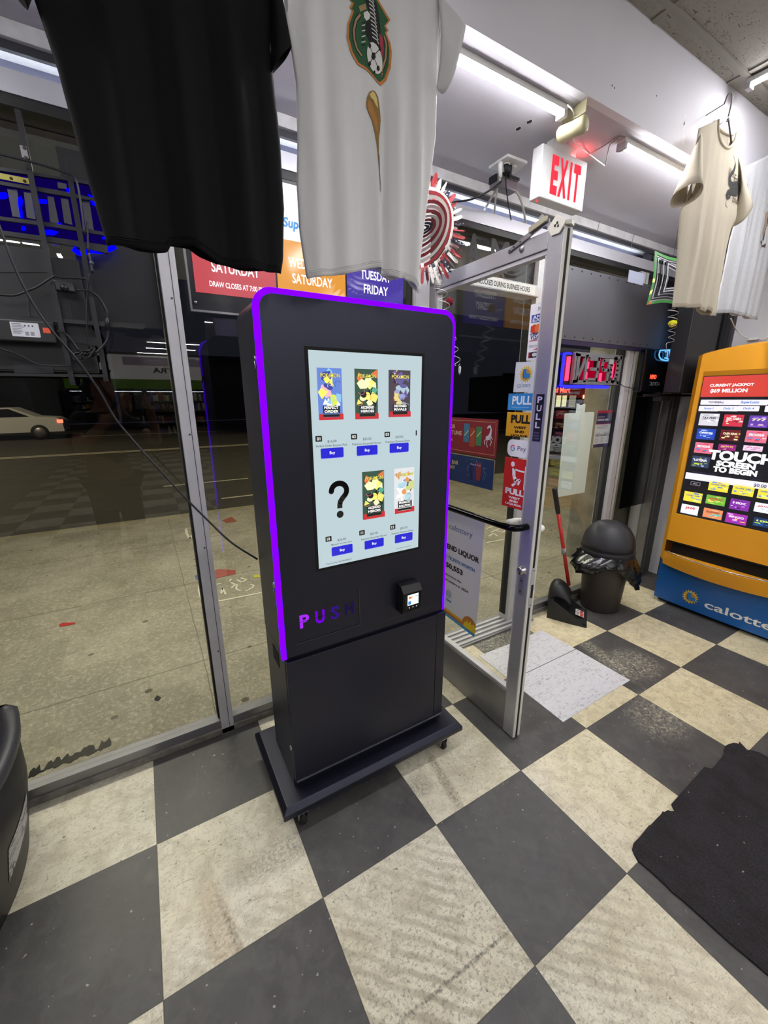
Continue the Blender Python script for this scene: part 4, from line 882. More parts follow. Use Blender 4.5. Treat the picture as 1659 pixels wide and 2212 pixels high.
p = Mz(337, 1040); B.line([(p[0]-.028, p[1]-.010), (p[0]+.028, p[1]-.010), (p[0]+.028, p[1]+.012), (p[0]-.028, p[1]+.012), (p[0]-.028, p[1]-.010)], .002, scr('#9a98a8'), 1); B.text('MENU', p[0], p[1], .007, scr('#b0aec0'), 2)
SV = ('#e3cf3a', ['#4a90d0', '#f0e890', '#3a78c0', '#e0a030'], 'Lucky Life', '#2a5a94')
tk(440, 1015, 565, 1105, *SV, 41); tk(610, 1040, 745, 1135, *SV, 42); tk(262, 1090, 376, 1180, *SV, 43)
tk(420, 1115, 543, 1202, '#6aa83a', ['#a8d05a', '#c07a30', '#e8d060', '#3a7a2a'], 'WILD', '#c02a3a', 44); tk(592, 1142, 712, 1240, '#7a2a9a', ['#c060d0', '#e8c0f0', '#4a1460'], '10X', '#f0e0f4', 45)
mr(242, 1180, 350, 1268, '#dfe2ea', 1); mt_('JAWS', 300, 1215, .022, .062, '#c02a34', 3, bold=.05, shear=.2); a, b = Mz(242, 1250); c, d = Mz(350, 1272); B.rect(a, d, c, b, scr('#5a8ab0'), 2)
tk(400, 1208, 520, 1300, '#d8845a', ['#4ac0b8', '#f0d0a0', '#c04a3a'], 'CROSSWORD', '#70301a', 46); tk(562, 1240, 694, 1340, '#9a2a9a', ['#d8a0e0', '#5a3ab0', '#e0d040'], 'BINGO', '#f0e0f4', 47)
ticket(-.058, .932, .01, 1.002, *SV, 48) if False else tk(792, 1062, 900, 1160, *SV, 48); tk(766, 1170, 900, 1262, '#dfe2ea', ['#e8ecf2', '#b8cce0'], 'JAWS', '#c02a34', 49); tk(757, 1274, 900, 1366, '#16305c', ['#2a5a94', '#a9d03c'], '10X', '#d8e860', 50)
for i in range(3): ticket(.10, .755+.085*i, .18, .825+.085*i, ('#7a2a9a', '#3a8a4a', '#d8845a')[i], ['#e0d040', '#c060d0'], ('5X', 'LUCKY', 'CASH')[i], '#f0e8f0', 52+i)
tag(m.build('ticket_screen', t, fix=False))

# ================================================================== FLOOR THINGS
def fpoly(name, P2, z0, z1, mt, label, cat, bev=0):
    c = Vector((sum(p[0] for p in P2)/len(P2), sum(p[1] for p in P2)/len(P2), z0)); m = MB(); m.prism([V3(a, b, z0) for a, b in P2], (0, 0, z1-z0), mt)
    return m, c
mm, n, l = new('white_vinyl'); b = n['Principled BSDF']; tc = n.new('ShaderNodeTexCoord'); V = tc.outputs['Object']
c = mixc(n, l, math_(n, l, 'MULTIPLY', ramp_(n, l, noise_(n, l, V, 20, 6, .8, 1.6, (1, 2.6, 1)), .53, .62), .6), lin('#d9d8dd'), lin('#807d82'))
c = mixc(n, l, math_(n, l, 'MULTIPLY', ramp_(n, l, noise_(n, l, V, 50, 3, .6), .66, .72), .6), c, lin('#55535a'))
sp = n.new('ShaderNodeSeparateXYZ'); l.new(V, sp.inputs[0]); c = mixc(n, l, ramp_(n, l, math_(n, l, 'ABSOLUTE', math_(n, l, 'SUBTRACT', sp.outputs[1], .04)), .0015, .003, True), c, lin('#4a4850'))
l.new(c, b.inputs['Base Color']); b.inputs['Roughness'].default_value = .45; PATCH = mm
P2 = [(.850, .082), (1.15, .088), (1.447, .088), (1.450, .40), (1.443, .692), (1.1, .690), (.868, .696), (.858, .40)]
m, c = fpoly('floor_patch', P2, 0.0, .003, PATCH, '', ''); tag(m.build('floor_patch', loc=c), 'scuffed white vinyl patch laid on the checkered floor beside the open door', 'floor tile')
# torn mat
pix = [(1365, 1836), (1369, 1846), (1377, 1861), (1410, 1889), (1443, 1920), (1452, 1930), (1471.6, 1945), (1520, 1988), (1573.5, 2037), (1620, 2076), (1662, 2112)]
back = [(1662, 1640), (1640, 1628), (1626, 1624), (1613, 1622), (1604, 1612), (1596, 1604), (1597, 1609), (1584, 1607), (1573.5, 1609.7), (1566, 1614), (1568, 1618), (1563.5, 1620), (1565, 1627), (1562, 1632), (1557, 1640), (1549, 1649), (1542, 1658), (1536, 1663), (1528, 1661), (1521, 1659), (1500, 1683), (1475, 1711), (1450, 1739), (1453, 1746), (1457, 1752), (1455, 1755), (1449, 1755), (1442, 1752.6), (1434, 1757), (1431, 1755), (1427, 1762), (1416, 1773), (1404, 1786), (1402, 1785), (1380, 1812), (1368, 1824)]
F = [AZ(*q, 0) for q in pix]; Bk = [AZ(*q, 0) for q in back]
P2 = [(p.x, p.y) for p in F]+[(F[-1].x+.35, F[-1].y-.05), (Bk[0].x+.35, Bk[0].y-.02)]+[(p.x, p.y) for p in Bk]
mm, n, l = new('worn_carpet_mat'); b = n['Principled BSDF']; tc = n.new('ShaderNodeTexCoord'); V = tc.outputs['Object']
wv = n.new('ShaderNodeTexWave'); wv.inputs['Scale'].default_value = 16; wv.inputs['Distortion'].default_value = 9; wv.inputs['Detail'].default_value = 4; wv.bands_direction = 'X'; l.new(V, wv.inputs['Vector'])
nz = noise_(n, l, V, 160, 6, .8); n3 = noise_(n, l, V, 9, 5, .6)
c = mixc(n, l, ramp_(n, l, nz, .3, .75), lin('#232124'), lin('#4a474b')); c = mixc(n, l, math_(n, l, 'MULTIPLY', ramp_(n, l, n3, .45, .65), .45), c, lin('#2b2726'))
c = mixc(n, l, math_(n, l, 'MULTIPLY', ramp_(n, l, noise_(n, l, V, 55, 2, .5), .74, .76), .8), c, lin('#b9b28f'))
l.new(c, b.inputs['Base Color']); b.inputs['Roughness'].default_value = .95; b.inputs['Specular IOR Level'].default_value = .15
bp = n.new('ShaderNodeBump'); bp.inputs['Distance'].default_value = .012; bp.inputs['Strength'].default_value = .8
l.new(math_(n, l, 'ADD', math_(n, l, 'MULTIPLY', nz, .35), math_(n, l, 'MULTIPLY', math_(n, l, 'MULTIPLY', wv.outputs['Fac'], ramp_(n, l, n3, .35, .6)), .6)), bp.inputs['Height']); l.new(bp.outputs[0], b.inputs['Normal'])
m, c = fpoly('floor_mat', P2, 0, .007, mm, '', ''); tag(m.build('floor_mat', loc=c), 'worn black ribbed floor mat with ragged torn edges at lower right', 'mat')
# trash can
tcx, tcy = 2.112, .70
t = thing('trash_can', 'round brown waste bin with black domed swing lid, lined with a black bag', 'trash can', (tcx, tcy, 0))
BR = mat('#3b342f', .55, key='bin_brown', bump=.05)
m = MB(); m.lathe([(0, .0), (.128, 0), (.134, .006), (.160, .43), (.162, .45), (.155, .45), (.12, .02), (0, .015)], BR, c=(tcx, tcy, 0), seg=48); m.build('bin_body', t)
LID = mat('#2e2e33', .5, key='bin_lid', bump=.08, bscale=700)
m = MB(); m.lathe([(.162, .430), (.178, .436), (.180, .470), (.182, .476), (.177, .482), (.174, .530), (.158, .590), (.124, .643), (.075, .676), (.03, .688), (0, .690)], LID, c=(tcx, tcy, 0), seg=48)
m.build('lid', t)
m = MB(); a0 = math.radians(205)      # swing flap on the dome, turned towards the room
rs = []
for r_, z in ((.1765, .492), (.1755, .532), (.1600, .592), (.1260, .646), (.077, .680), (.030, .692)):
    rs.append([V3(tcx+r_*math.cos(a0+d)*1.006, tcy+r_*math.sin(a0+d)*1.006, z) for d in [math.radians(v) for v in range(-95, 66, 8)]])
m.rings(rs, LID, closed=False); m.build('swing_flap', t, solid=.003)
m = MB(); path = [V3(tcx+.1805*math.cos(a0+math.radians(v)), tcy+.1805*math.sin(a0+math.radians(v)), .492+.0*v) for v in range(-95, 66, 8)]
path += [V3(tcx+r_*math.cos(a0+math.radians(66+e)), tcy+r_*math.sin(a0+math.radians(66+e)), z) for r_, z, e in ((.178, .54, 2), (.164, .596, 4), (.130, .649, 8), (.082, .683, 18), (.040, .694, 34))]
m.tube(path, .0030, gap, seg=6); m.build('flap_gap', t)
m = MB(); q = math.radians(232); ctr = V3(tcx+.176*math.cos(q), tcy+.176*math.sin(q), .455); m.obox(ctr, (-math.sin(q), math.cos(q), 0), (0, 0, 1), .026, .010, .0012, mat('#8f9297', .5, key='rating_plate'))
m.build('rating_label', t)
BAG = mat('#0d0d0f', .22, key='bin_bag', bump=.9, bscale=26, spec=.6)
m = MB(); rs = []; N = 72; r = random.Random(2)
for j in range(11):
    u = j/10; ring = []
    for k in range(N):
        q = 2*math.pi*k/N; right = max(0, math.cos(q-math.radians(-62))); left = max(0, math.cos(q-math.radians(172)))
        drop = .035+.23*right**2+.10*left**2.5; bulge = .012+.055*right**1.5+.10*left**3
        w = .010*math.sin(q*17+j*.8)+.008*math.sin(q*29+j)+.006*noise.noise(V3(math.cos(q)*6, math.sin(q)*6, j*.5))
        rr_ = .166+(bulge+w*min(1, u*2))*math.sin(min(1, u*1.15)*math.pi*.62); ring.append(V3(tcx+rr_*math.cos(q), tcy+rr_*math.sin(q), .462-drop*u+.004*math.sin(q*13+j)))
    rs.append(ring)
m.rings(rs, BAG); m.build('bin_bag', t, solid=.0015)
# dustpan with a long handle
t = thing('dustpan', 'black upright dustpan with a long red handle, against the window sill beside the bin', 'dustpan', (1.78, .74, 0))
PAN = mat('#1c1c1e', .5, key='pan_black')
ctr = V3(1.765, .750, 0); fx = V3(.55, -.83, 0).normalized(); rx = V3(.83, .55, 0).normalized()    # mouth towards the room
def pp(a, b, z): return ctr+rx*a+fx*b+V3(0, 0, z)
m = MB(); w0 = .125
rs = []
for b, w, h in ((-.115, .10, .155), (-.06, .112, .135), (0, .120, .100), (.06, .128, .060), (.115, .132, .022), (.150, .134, .006)):
    rs.append([pp(-w, b, 0.0), pp(-w, b, h), pp(-w+.008, b, h), pp(-w+.008, b, .008), pp(w-.008, b, .008), pp(w-.008, b, h), pp(w, b, h), pp(w, b, 0)])
m.rings(rs, PAN, smooth=False, cap=True); m.box((0, 0, 0), (0, 0, 0), PAN) if False else None
m.build('pan', t)
m = MB(); rs = []
for b, w, h in ((-.12, .098, .02), (-.125, .100, .17), (-.10, .100, .232), (-.055, .104, .245), (.0, .106, .205), (.030, .104, .150)):
    rs.append([p_+rx*.055+fx*.01 for p_ in (pp(-w, b, h*.62), pp(-w*.8, b-.008, h*.90), pp(-w*.4, b-.015, h*1.03), pp(w*.4, b-.015, h*1.03), pp(w*.8, b-.008, h*.90), pp(w, b, h*.62))])
m.rings(rs, PAN, closed=False); m.build('hood', t, solid=.005, sub=1)
hb = AY(1228, 1258, .775); ht = AY(1197.5, 1054, .80)
d = (ht-hb); REDH = mat('#b3231f', .35, key='red_handle')
m = MB(); m.tube([hb-d*.03, hb+d*.76], .0125, REDH, seg=16); m.build('handle', t)
m = MB(); m.tube([hb+d*.75, hb+d*.76, hb+d*.985, hb+d], [.013, .0155, .0165, .011], BLACKP, seg=16); m.build('grip', t)
m = MB(); q = hb+d*.36; m.tube([q-d*.03, q+d*.03], .0165, mat('#8f8f92', .4, key='grey_clip'), seg=14); m.tube(smooth_path([q+V3(-.014, -.004, .02), q+V3(-.035, -.01, .018), q+V3(-.034, -.01, -.014)], 4), .003, ALU); m.build('broom_clip', t)
m = MB(); B = Board(m, pp(0, .10, .034), rx, (V3(0, 0, 1)*.25-fx).normalized(), (fx*.25+V3(0, 0, 1)).normalized(), .0008)
m.obox(pp(.0, .085, .018), rx, fx, .120, .055, .002, PAN)
for a, c in ((-.02, '#c7352e'), (.03, '#b5302e')): B.rect(a-.022, -.028, a+.020, .030, PL('#d9d4cf'), 2); B.rect(a-.018, -.024, a+.016, -.002, PL(c), 3); B.disc(a, .014, .010, .010, PL('#8a8a90'), 3, 12)
m.build('printed_label', t, fix=False)
# dark cabinet cropped at the left edge
def sup(cx, cy, rx_, ry_, p, n, z):
    out = []
    for i in range(n):
        q = 2*math.pi*i/n; c_, s_ = math.cos(q), math.sin(q); out.append(V3(cx+rx_*abs(c_)**(2/p)*(1 if c_ > 0 else -1), cy+ry_*abs(s_)**(2/p)*(1 if s_ > 0 else -1), z))
    return out
t = thing('cash_machine', 'rounded dark grey machine cropped at the left edge, with a scratched white sticker', 'machine', (-1.8, .12, 0))
AT = mat('#2b2b2d', .5, key='atm_body', bump=.1, bscale=300); AT2 = mat('#43434a', .4, key='atm_rim', metal=.2)
ACX, ACY = -2.004, .607
def circ(r_, z, n_=96): return [V3(ACX+r_*math.cos(2*math.pi*i/n_), ACY+min(r_*math.sin(2*math.pi*i/n_), .26), z) for i in range(n_)]
ZR = ((0, .695), (.06, .705), (.15, .720), (.25, .736), (.43, .741))
def ar(z):
    for (z0_, r0_), (z1_, r1_) in zip(ZR, ZR[1:]):
        if z <= z1_: return lerp(r0_, r1_, (z-z0_)/(z1_-z0_))
    return ZR[-1][1]
m = MB(); m.rings([circ(r_, z) for z, r_ in ZR], AT, cap=True); m.build('lower_body', t)
m = MB(); m.rings([circ(r_, z) for z, r_ in ((.43, .741), (.44, .754), (.470, .757), (.482, .740), (.47, .71), (.45, .68))], AT2, cap=True); m.build('rim', t)
m = MB(); m.rings([circ(r_, z) for z, r_ in ((.455, .68), (.62, .67), (.64, .64), (.80, .58), (1.2, .55))], AT2, cap=True); m.build('upper_body', t)
m = MB(); m.box((-1.95, .60, 0), (-1.338, .842, 1.35), mat('#1a1918', .5, key='atm_rear')); m.build('rear_housing', t, bevel=.012)
m = MB(); rs = []
def oncyl(px, py, r_):
    d_ = ray(px, py); ox, oy = CAM.x-ACX, CAM.y-ACY; A_ = d_.x**2+d_.y**2; B_ = 2*(ox*d_.x+oy*d_.y); C_ = ox*ox+oy*oy-r_*r_; D_ = B_*B_-4*A_*C_
    k_ = (-B_-math.sqrt(max(0, D_)))/(2*A_); p_ = CAM+d_*k_; return math.atan2(p_.y-ACY, p_.x-ACX), p_.z
TLc, TRc, BLc, BRc = oncyl(8, 1838, .722), oncyl(54, 1710, .734), oncyl(20, 1905, .715), oncyl(57, 1766, .720)
for k in range(7):
    v = k/6; ring = []
    for i in range(17):
        u = i/16; th_ = lerp(lerp(TLc[0], TRc[0], u), lerp(BLc[0], BRc[0], u), v); z_ = lerp(lerp(TLc[1], TRc[1], u), lerp(BLc[1], BRc[1], u), v); r_ = ar(z_)+.0015
        ring.append(V3(ACX+r_*math.cos(th_), ACY+r_*math.sin(th_), z_))
    rs.append(ring)
mm, n, l = new('scratched_label'); b = n['Principled BSDF']; tc = n.new('ShaderNodeTexCoord')
c = mixc(n, l, ramp_(n, l, noise_(n, l, tc.outputs['Object'], 18, 6, .8, 1, (1, 1, 2)), .50, .60), lin('#c9c9cc'), lin('#55565a')); l.new(c, b.inputs['Base Color'])
m.rings(rs, mm, closed=False); m.build('sticker', t)
# ================================================================== SHIRTS HANGING FROM THE BULKHEAD
def poly_at(P, z):          # x of a traced edge at height z
    for a, b in zip(P, P[1:]):
        if (a[1]-z)*(b[1]-z) <= 0 and abs(a[1]-b[1]) > 1e-9: return lerp(a[0], b[0], (z-a[1])/(b[1]-a[1]))
    return P[0][0] if abs(P[0][1]-z) < abs(P[-1][1]-z) else P[-1][0]
def shirt(name, label, yc, left, right, hem, mt, depth, folds, sleeves, collar, seed, group=None, hook=None, hmat=None, prints=None, hang_z=2.83):
    """left/right/hem: traced outline (x, z) in the hanging plane; ring lofted front and back with vertical folds"""
    rnd_ = random.Random(seed); zt = max(p[1] for p in left+right)
    xl_, xr_ = left[0][0], right[0][0]; cx = (collar[0]+collar[1])/2
    t = thing(name, label, 't-shirt', (cx, yc, min(p[1] for p in hem)), group)
    def fold(x, z, back=False):
        u = (zt-z)/(zt-hem[0][1]); f = 0
        for fx, am, wd_, z0f in folds: f += 1.7*am*math.exp(-((x-fx)/wd_)**2)*min(1, max(0, (u-z0f)*2.2))
        f += .0016*noise.noise(V3(x*26, z*9, seed+(5 if back else 0)))+.0007*noise.noise(V3(x*80, z*60, seed)); return f
    def hz(x):
        P = hem
        for a, b in zip(P, P[1:]):
            if a[0] <= x <= b[0]: return lerp(a[1], b[1], (x-a[0])/(b[0]-a[0]+1e-9))
        return P[0][1] if x < P[0][0] else P[-1][1]
    def tz(x, front):            # shoulder line and neckline
        c0, c1 = collar[0], collar[1]
        if c0 <= x <= c1:
            u = (x-cx)/((c1-c0)/2); dip = (collar[3] if front else collar[4])*math.sqrt(max(0, 1-u*u)); return collar[2]-dip
        if x < c0: return lerp(left[0][1], collar[2], (x-left[0][0])/(c0-left[0][0]))
        return lerp(collar[2], right[0][1], (x-c1)/(right[0][0]-c1))
    NS, NT = 96, 56
    def front(x, z):
        a, b = poly_at(left, z), poly_at(right, z); s = min(1, max(0, (x-a)/(b-a+1e-9))); u = (zt-z)/(zt-hem[0][1])
        return yc-depth*min(1, .35+u)*math.sin(math.pi*s)**.5-fold(x, z)
    vs = []; rows = []
    for side in (0, 1):
        for j in range(NT+1):
            row = []
            for i in range(NS+1):
                s = i/NS; v = j/NT
                x = lerp(left[0][0], right[0][0], s)
                for _ in range(4):
                    z = lerp(tz(x, side == 0), hz(x)-(0 if side == 0 else -.006), v); x = lerp(poly_at(left, z), poly_at(right, z), s)
                if side == 0: y = front(x, z)
                else: y = yc+depth*.6*math.sin(math.pi*s)**.5+fold(x, z, True)*.5
                row.append(V3(x, y, z))
            rows.append(row)
    m = MB(); n1 = NT+1
    for side in (0, 1):
        vs = [p for r_ in rows[side*n1:(side+1)*n1] for p in r_]
        fs = [(j*(NS+1)+i, j*(NS+1)+i+1, (j+1)*(NS+1)+i+1, (j+1)*(NS+1)+i) for j in range(NT) for i in range(NS)]
        m.add(vs, fs, mt, True)
    # sleeves
    for A, Bt, C, D, th in sleeves:
        rs = []
        for k in range(7):
            u = k/6; p = lerp(V3(*A), V3(*C), u); q = lerp(V3(*Bt), V3(*D), u); c_ = (p+q)/2; h = (p-q)/2; tt = lerp(depth*.8, th, u); ring = []
            for i in range(20):
                a = 2*math.pi*i/20; ring.append(c_+h*math.cos(a)+V3(0, 1, 0)*tt*math.sin(a)+V3(0, -.003*math.sin(a*3+u*3), 0))
            rs.append(ring)
        m.rings(rs, mt)
    body = m.build('fabric_body', t, solid=.0016, weld=True)
    m = MB()       # neck rib
    for fr in (True, False):
        c0, c1 = collar[0], collar[1]
        P = [V3(lerp(c0, c1, i/20), (front(lerp(c0, c1, i/20), tz(lerp(c0, c1, i/20), True)) if fr else yc+depth*.5)-.001, tz(lerp(c0, c1, i/20), fr)) for i in range(21)]
        m.tube(P, .0055, mt, seg=8)
    m.build('neckband', t)
    m = MB()       # hem seam
    for dz_ in (.012, .016):
        P = [V3(x, front(x, hz(x)+dz_)-.0016, hz(x)+dz_) for x in [lerp(poly_at(left, hz(left[-1][0])+dz_)+.006, poly_at(right, hz(right[-1][0])+dz_)-.006, i/60) for i in range(61)]]
        m.tube(P, .0007, mt, seg=4)
    m.build('hem_stitching', t)
    if prints:
        m = MB(); B = Board(m, (0, 0, 0), (1, 0, 0), (0, 0, 1), (0, -1, 0), .0004, warp=lambda a, b, k: V3(a, front(a, b)-.0022-k, b))
        prints(B); m.build('print', t, fix=False)
    # hanger: a thing of its own that carries the shirt
    hm = hmat or BLACKP; hk = hook; sh = collar[2]-.012
    m = MB(); m.tube(smooth_path([(hk[0]-.012, yc+.012, hang_z-.03), (hk[0]-.006, yc+.006, hang_z), (hk[0]+.012, yc, hang_z+.004), (hk[0]+.020, yc, hang_z-.03), (hk[0]+.012, yc, hang_z-.09), (cx, yc, sh+.045)], 6), .0028, hm)
    xa, xb = left[0][0]+.05, right[0][0]-.05
    m.tube([(xa, yc, left[0][1]-.02), (cx, yc, sh+.045), (xb, yc, right[0][1]-.02)], .0035, hm); m.tube([(xa, yc, left[0][1]-.022), (xb, yc, right[0][1]-.022)], .003, hm)
    m.tube([(hk[0]-.012, yc+.012, hang_z-.03), (hk[0]-.004, YB+.004, hang_z-.035)], .0022, ALU)
    tag(m.build('clothes_hanger', loc=(cx, yc, sh)), 'wire hanger holding up the '+label.split(' hanging')[0].split(' cropped')[0], 'hanger')
    return t
yc = .208
def S(px, py, y=None): p = AY(px, py, yc if y is None else y); return (p.x, p.z)
# black shirt
Lb = [S(-20, -170), S(40, -90), S(75, 0), S(100, 75), S(125, 150), S(170, 320), S(232, 531)]; Lb[0] = (Lb[1][0]-.002, 2.58)
Rb = [(-.375, 2.58), S(588, 0), S(582, 100), S(592, 190), S(604, 300), S(613, 450), S(611, 560), S(606, 592)]
Hb = [S(232, 531), S(262, 535), S(300, 545), S(340, 550), S(362, 549), S(367, 536), S(410, 539), S(435, 556), S(470, 574), S(520, 586), S(606, 592)]
Hb = sorted(Hb)
fb = [(-.70, .006, .02, 0), (-.64, -.006, .018, .1), (-.585, .008, .022, .1), (-.53, -.007, .02, 0), (-.475, .009, .022, .1), (-.43, -.004, .012, .1)]
BT = mat('#09090d', .85, key='black_cotton', bump=.2, bscale=420, spec=.25)
x1_ = Rb[1][0]
sl_r = ((x1_-.004, yc, 2.52), (x1_-.006, yc, 2.37), (S(625, 140)[0], yc-.01, S(625, 140)[1]+.02), (S(585, 150)[0], yc-.01, S(590, 160)[1]), .03)
sl_l = ((Lb[2][0]+.01, yc, 2.50), (Lb[2][0]+.01, yc, 2.26), (Lb[2][0]-.10, yc, 2.33), (S(60, 15)[0], yc, S(60, 16)[1]), .028)
def pr_b(B):
    p = S(457, 5); B.disc(p[0], p[1]+.006, .012, .012, mat('#7a6a3c', .8), 1); B.disc(p[0]-.004, p[1]+.004, .005, .004, mat('#c9c2a4', .8), 2, 10)
shirt('t_shirt', 'black t-shirt hanging at the top left, nearest the neon sign', yc, Lb, Rb, Hb, BT, .026, fb, [sl_r, sl_l], (-.64, -.50, 2.615, .07, .012), 1, 'shirts along the bulkhead', (-.57, 0), prints=pr_b)
# white shirt with the crest
Lw = [(-.335, 2.60), S(616, 40), S(628, 100), S(640, 180), S(643, 300), S(641, 400), S(647, 500), S(663, 603)]
Rw = [(.085, 2.60), S(948, 0), S(945, 160), S(940, 300), S(925, 420), S(912, 520), S(904, 590), S(901, 634)]
Hw = sorted([S(663, 603), S(700, 600), S(750, 595), S(790, 584), S(815, 584), S(822, 596), S(850, 608), S(870, 603), S(885, 612), S(901, 634)])
fw_ = [(-.30, .006, .02, 0), (-.262, -.005, .014, .1), (-.225, .005, .02, .3), (-.172, -.004, .02, .3), (-.128, .006, .014, .45), (-.112, -.012, .010, .30), (-.07, .009, .022, .1), (-.03, -.005, .016, .1), (0, .006, .016, .1)]
WC = mat('#dadadb', .9, key='white_cotton', bump=.25, bscale=420, spec=.1)
def E(px, py): return S(px, py)
CR = [(749, -8), (745, 5), (755, 16), (749, 27.5), (755, 33), (743.5, 64), (742, 92.6), (750.7, 127), (765, 150.5), (782.5, 160.6), (797, 176.5), (808.6, 191), (816, 194), (826, 185), (834.6, 159), (837.5, 124), (834.6, 104), (827.4, 82.5), (831.7, 77.5), (826, 67), (836, 55), (820, 26), (804, 0), (796, -22), (782, -40), (764, -38), (752, -24)]
def pr_w(B):
    cx_ = sum(p[0] for p in CR)/len(CR); cy_ = sum(p[1] for p in CR)/len(CR)
    B.poly([E(*p) for p in CR], mat('#c98245', .85), 1)
    B.poly([E(cx_+(x-cx_)*.90, cy_+(y-cy_)*.945) for x, y in CR], mat('#2f5b3c', .85), 2)
    dk, wh_, tn = mat('#232224', .85), mat('#dcdcda', .85), mat('#a98a63', .85)
    B.poly([E(*p) for p in ((784, -10), (796, -2), (806, 20), (812, 50), (815, 90), (814, 120), (806, 140), (794, 118), (786, 96), (780, 80), (783, 60), (790, 44), (786, 26), (780, 8))], dk, 3)
    for i in range(11):
        y = 2+i*9; B.line([E(788+i*.8, y), E(796+i*1.0, y+7), E(800+i*1.0, y+16)], .0022, wh_, 4)
    B.poly([E(*p) for p in ((778, 40), (786, 36), (792, 44), (790, 54), (784, 58), (779, 50))], wh_, 5)
    B.poly([E(*p) for p in ((768, 26), (782, 20), (785, 32), (771, 38))], tn, 4)
    for i in range(9): B.line([E(775-i*.3, 62+i*6), E(781, 60+i*6)], .0018, wh_ if i % 2 else dk, 4)
    B.line([E(771, 44), E(762, 56), E(757, 78), (E(758, 98)), E(764, 118), E(774, 132)], .009, dk, 3); B.line([E(771, 44), E(762, 56), E(757, 78), (E(758, 98)), E(764, 118), E(774, 132)], .0045, tn, 4)
    B.line([E(822, 90), E(826, 110), E(824, 140), E(816, 166)], .009, dk, 3); B.line([E(822, 90), E(826, 110), E(824, 140), E(816, 166)], .0045, tn, 4)
    B.poly([E(*p) for p in ((811, 84), (818, 92), (820, 118), (816, 145), (811, 146), (813, 118))], mat('#a83a4a', .85), 4)
    ball = [E(801+17*math.cos(a)*.92+6*math.sin(a), 138+34*math.sin(a)) for a in [i*math.pi/12 for i in range(24)]]; B.poly(ball, wh_, 5)
    for bx_, by_, s_ in ((798, 134, 6.5), (790, 112, 4.5), (812, 118, 4), (790, 150, 4), (808, 160, 5), (800, 168, 3)):
        B.poly([E(bx_+s_*.8*math.cos(1.26*i+.3), by_+s_*1.4*math.sin(1.26*i+.3)) for i in range(5)], dk, 6)
    for a_, b_ in (((798, 134), (790, 112)), ((798, 134), (812, 118)), ((798, 134), (790, 150)), ((798, 134), (808, 160))): B.line([E(*a_), E(*b_)], .0016, dk, 6)
    TR = [(797, 205.5), (803, 209), (808.6, 220), (813, 245), (815, 269), (812, 290), (808.6, 306.7), (807, 347), (808, 385), (810.6, 424), (808.5, 400), (807, 376), (804, 333), (800, 300), (794, 269), (788, 255), (784, 243), (783, 232), (785, 220), (790, 209)]
    B.poly([E(*p) for p in TR], mat('#8a6a35', .7), 1)
    B.poly([E(*p) for p in ((797, 208), (802, 213), (806, 225), (808, 245), (803, 238), (798, 226), (793, 222), (790, 214))], mat('#d8c27a', .6), 2)
    B.poly([E(*p) for p in ((788, 226), (794, 232), (800, 252), (806, 275), (804, 300), (799, 280), (792, 262), (786, 244))], mat('#b0793a', .7), 2)
    B.line([E(807, 345), E(808, 385), E(810.6, 424)], .0022, mat('#4a4238', .7), 2)
slw_r = ((Rw[1][0]-.01, yc, 2.56), (Rw[2][0]-.004, yc, 2.36), (S(989, 120)[0], yc-.012, S(986, 60)[1]), (S(955, 205)[0], yc-.012, S(955, 207)[1]), .032)
slw_l = ((Lw[1][0]+.02, yc, 2.56), (Lw[2][0]+.01, yc, 2.40), (S(612, 0)[0], yc, 2.46), (S(620, 35)[0], yc, 2.37), .012)
shirt('t_shirt', 'white t-shirt hanging above the kiosk, printed with a green crest over a stretched gold trophy', yc, Lw, Rw, Hw, WC, .024, fw_, [slw_r, slw_l], (-.19, -.05, 2.62, .05, .012), 2, 'shirts along the bulkhead', (-.12, 0), prints=pr_w, hmat=ALU)
# cream shirt with the snake
yc = .175
Lc = [S(1510, 277), S(1500, 330), S(1492, 400), S(1480, 440), S(1469, 455), S(1465, 512), S(1461, 580), S(1452, 664)]
Rc = [S(1597, 335), S(1602, 370), S(1600, 420), S(1592, 470), S(1578, 494), S(1567, 540), S(1554, 621), S(1545, 681)]
Hc = sorted([S(1452, 664), S(1480, 666), S(1505, 667), S(1514, 669), S(1512, 676), S(1522, 682), S(1545, 683)])
fc = [(Hc[0][0]+.06, .006, .018, .1), (Hc[0][0]+.12, -.006, .015, .2), (Hc[0][0]+.17, .007, .02, .2), (Hc[0][0]+.23, -.008, .014, .3), (Hc[0][0]+.29, .009, .02, .3), (Hc[0][0]+.35, -.006, .014, .2)]
CC = mat('#cbc2b0', .9, key='cream_cotton', bump=.25, bscale=420, spec=.1)
def pr_c(B):
    dk = mat('#3c3d3e', .85); sn = [S(*p) for p in ((1583.4, 351), (1581.5, 362), (1578, 372), (1571, 380), (1567.5, 390), (1570, 400), (1577, 404), (1585, 402), (1589.5, 405), (1590, 413), (1584, 419), (1576, 418), (1567, 417), (1562, 421), (1561, 428), (1566, 431), (1570, 424))]
    P = smooth_path([V3(a, 0, b) for a, b in sn], 4); n_ = len(P)
    for i in range(n_-1):
        u = i/(n_-1); w = .004+.024*math.sin(math.pi*min(1, u*1.02))**.8; B.line([(P[i].x, P[i].z), (P[i+1].x, P[i+1].z)], w, dk, 3+.1*(i % 4))
    for s_, px, py, w in (('West', 1573, 376, .06), ('End', 1586, 390, .060), ('West', 1566, 422, .045), ('End', 1582, 433, .060)): a, b = S(px, py); B.text(s_, a, b, .028, mat('#5a5048', .85), 1, w=w)
    a, b = S(1556, 440); B.line([S(1560, 436), S(1558, 444), S(1561, 452)], .003, dk, 1)
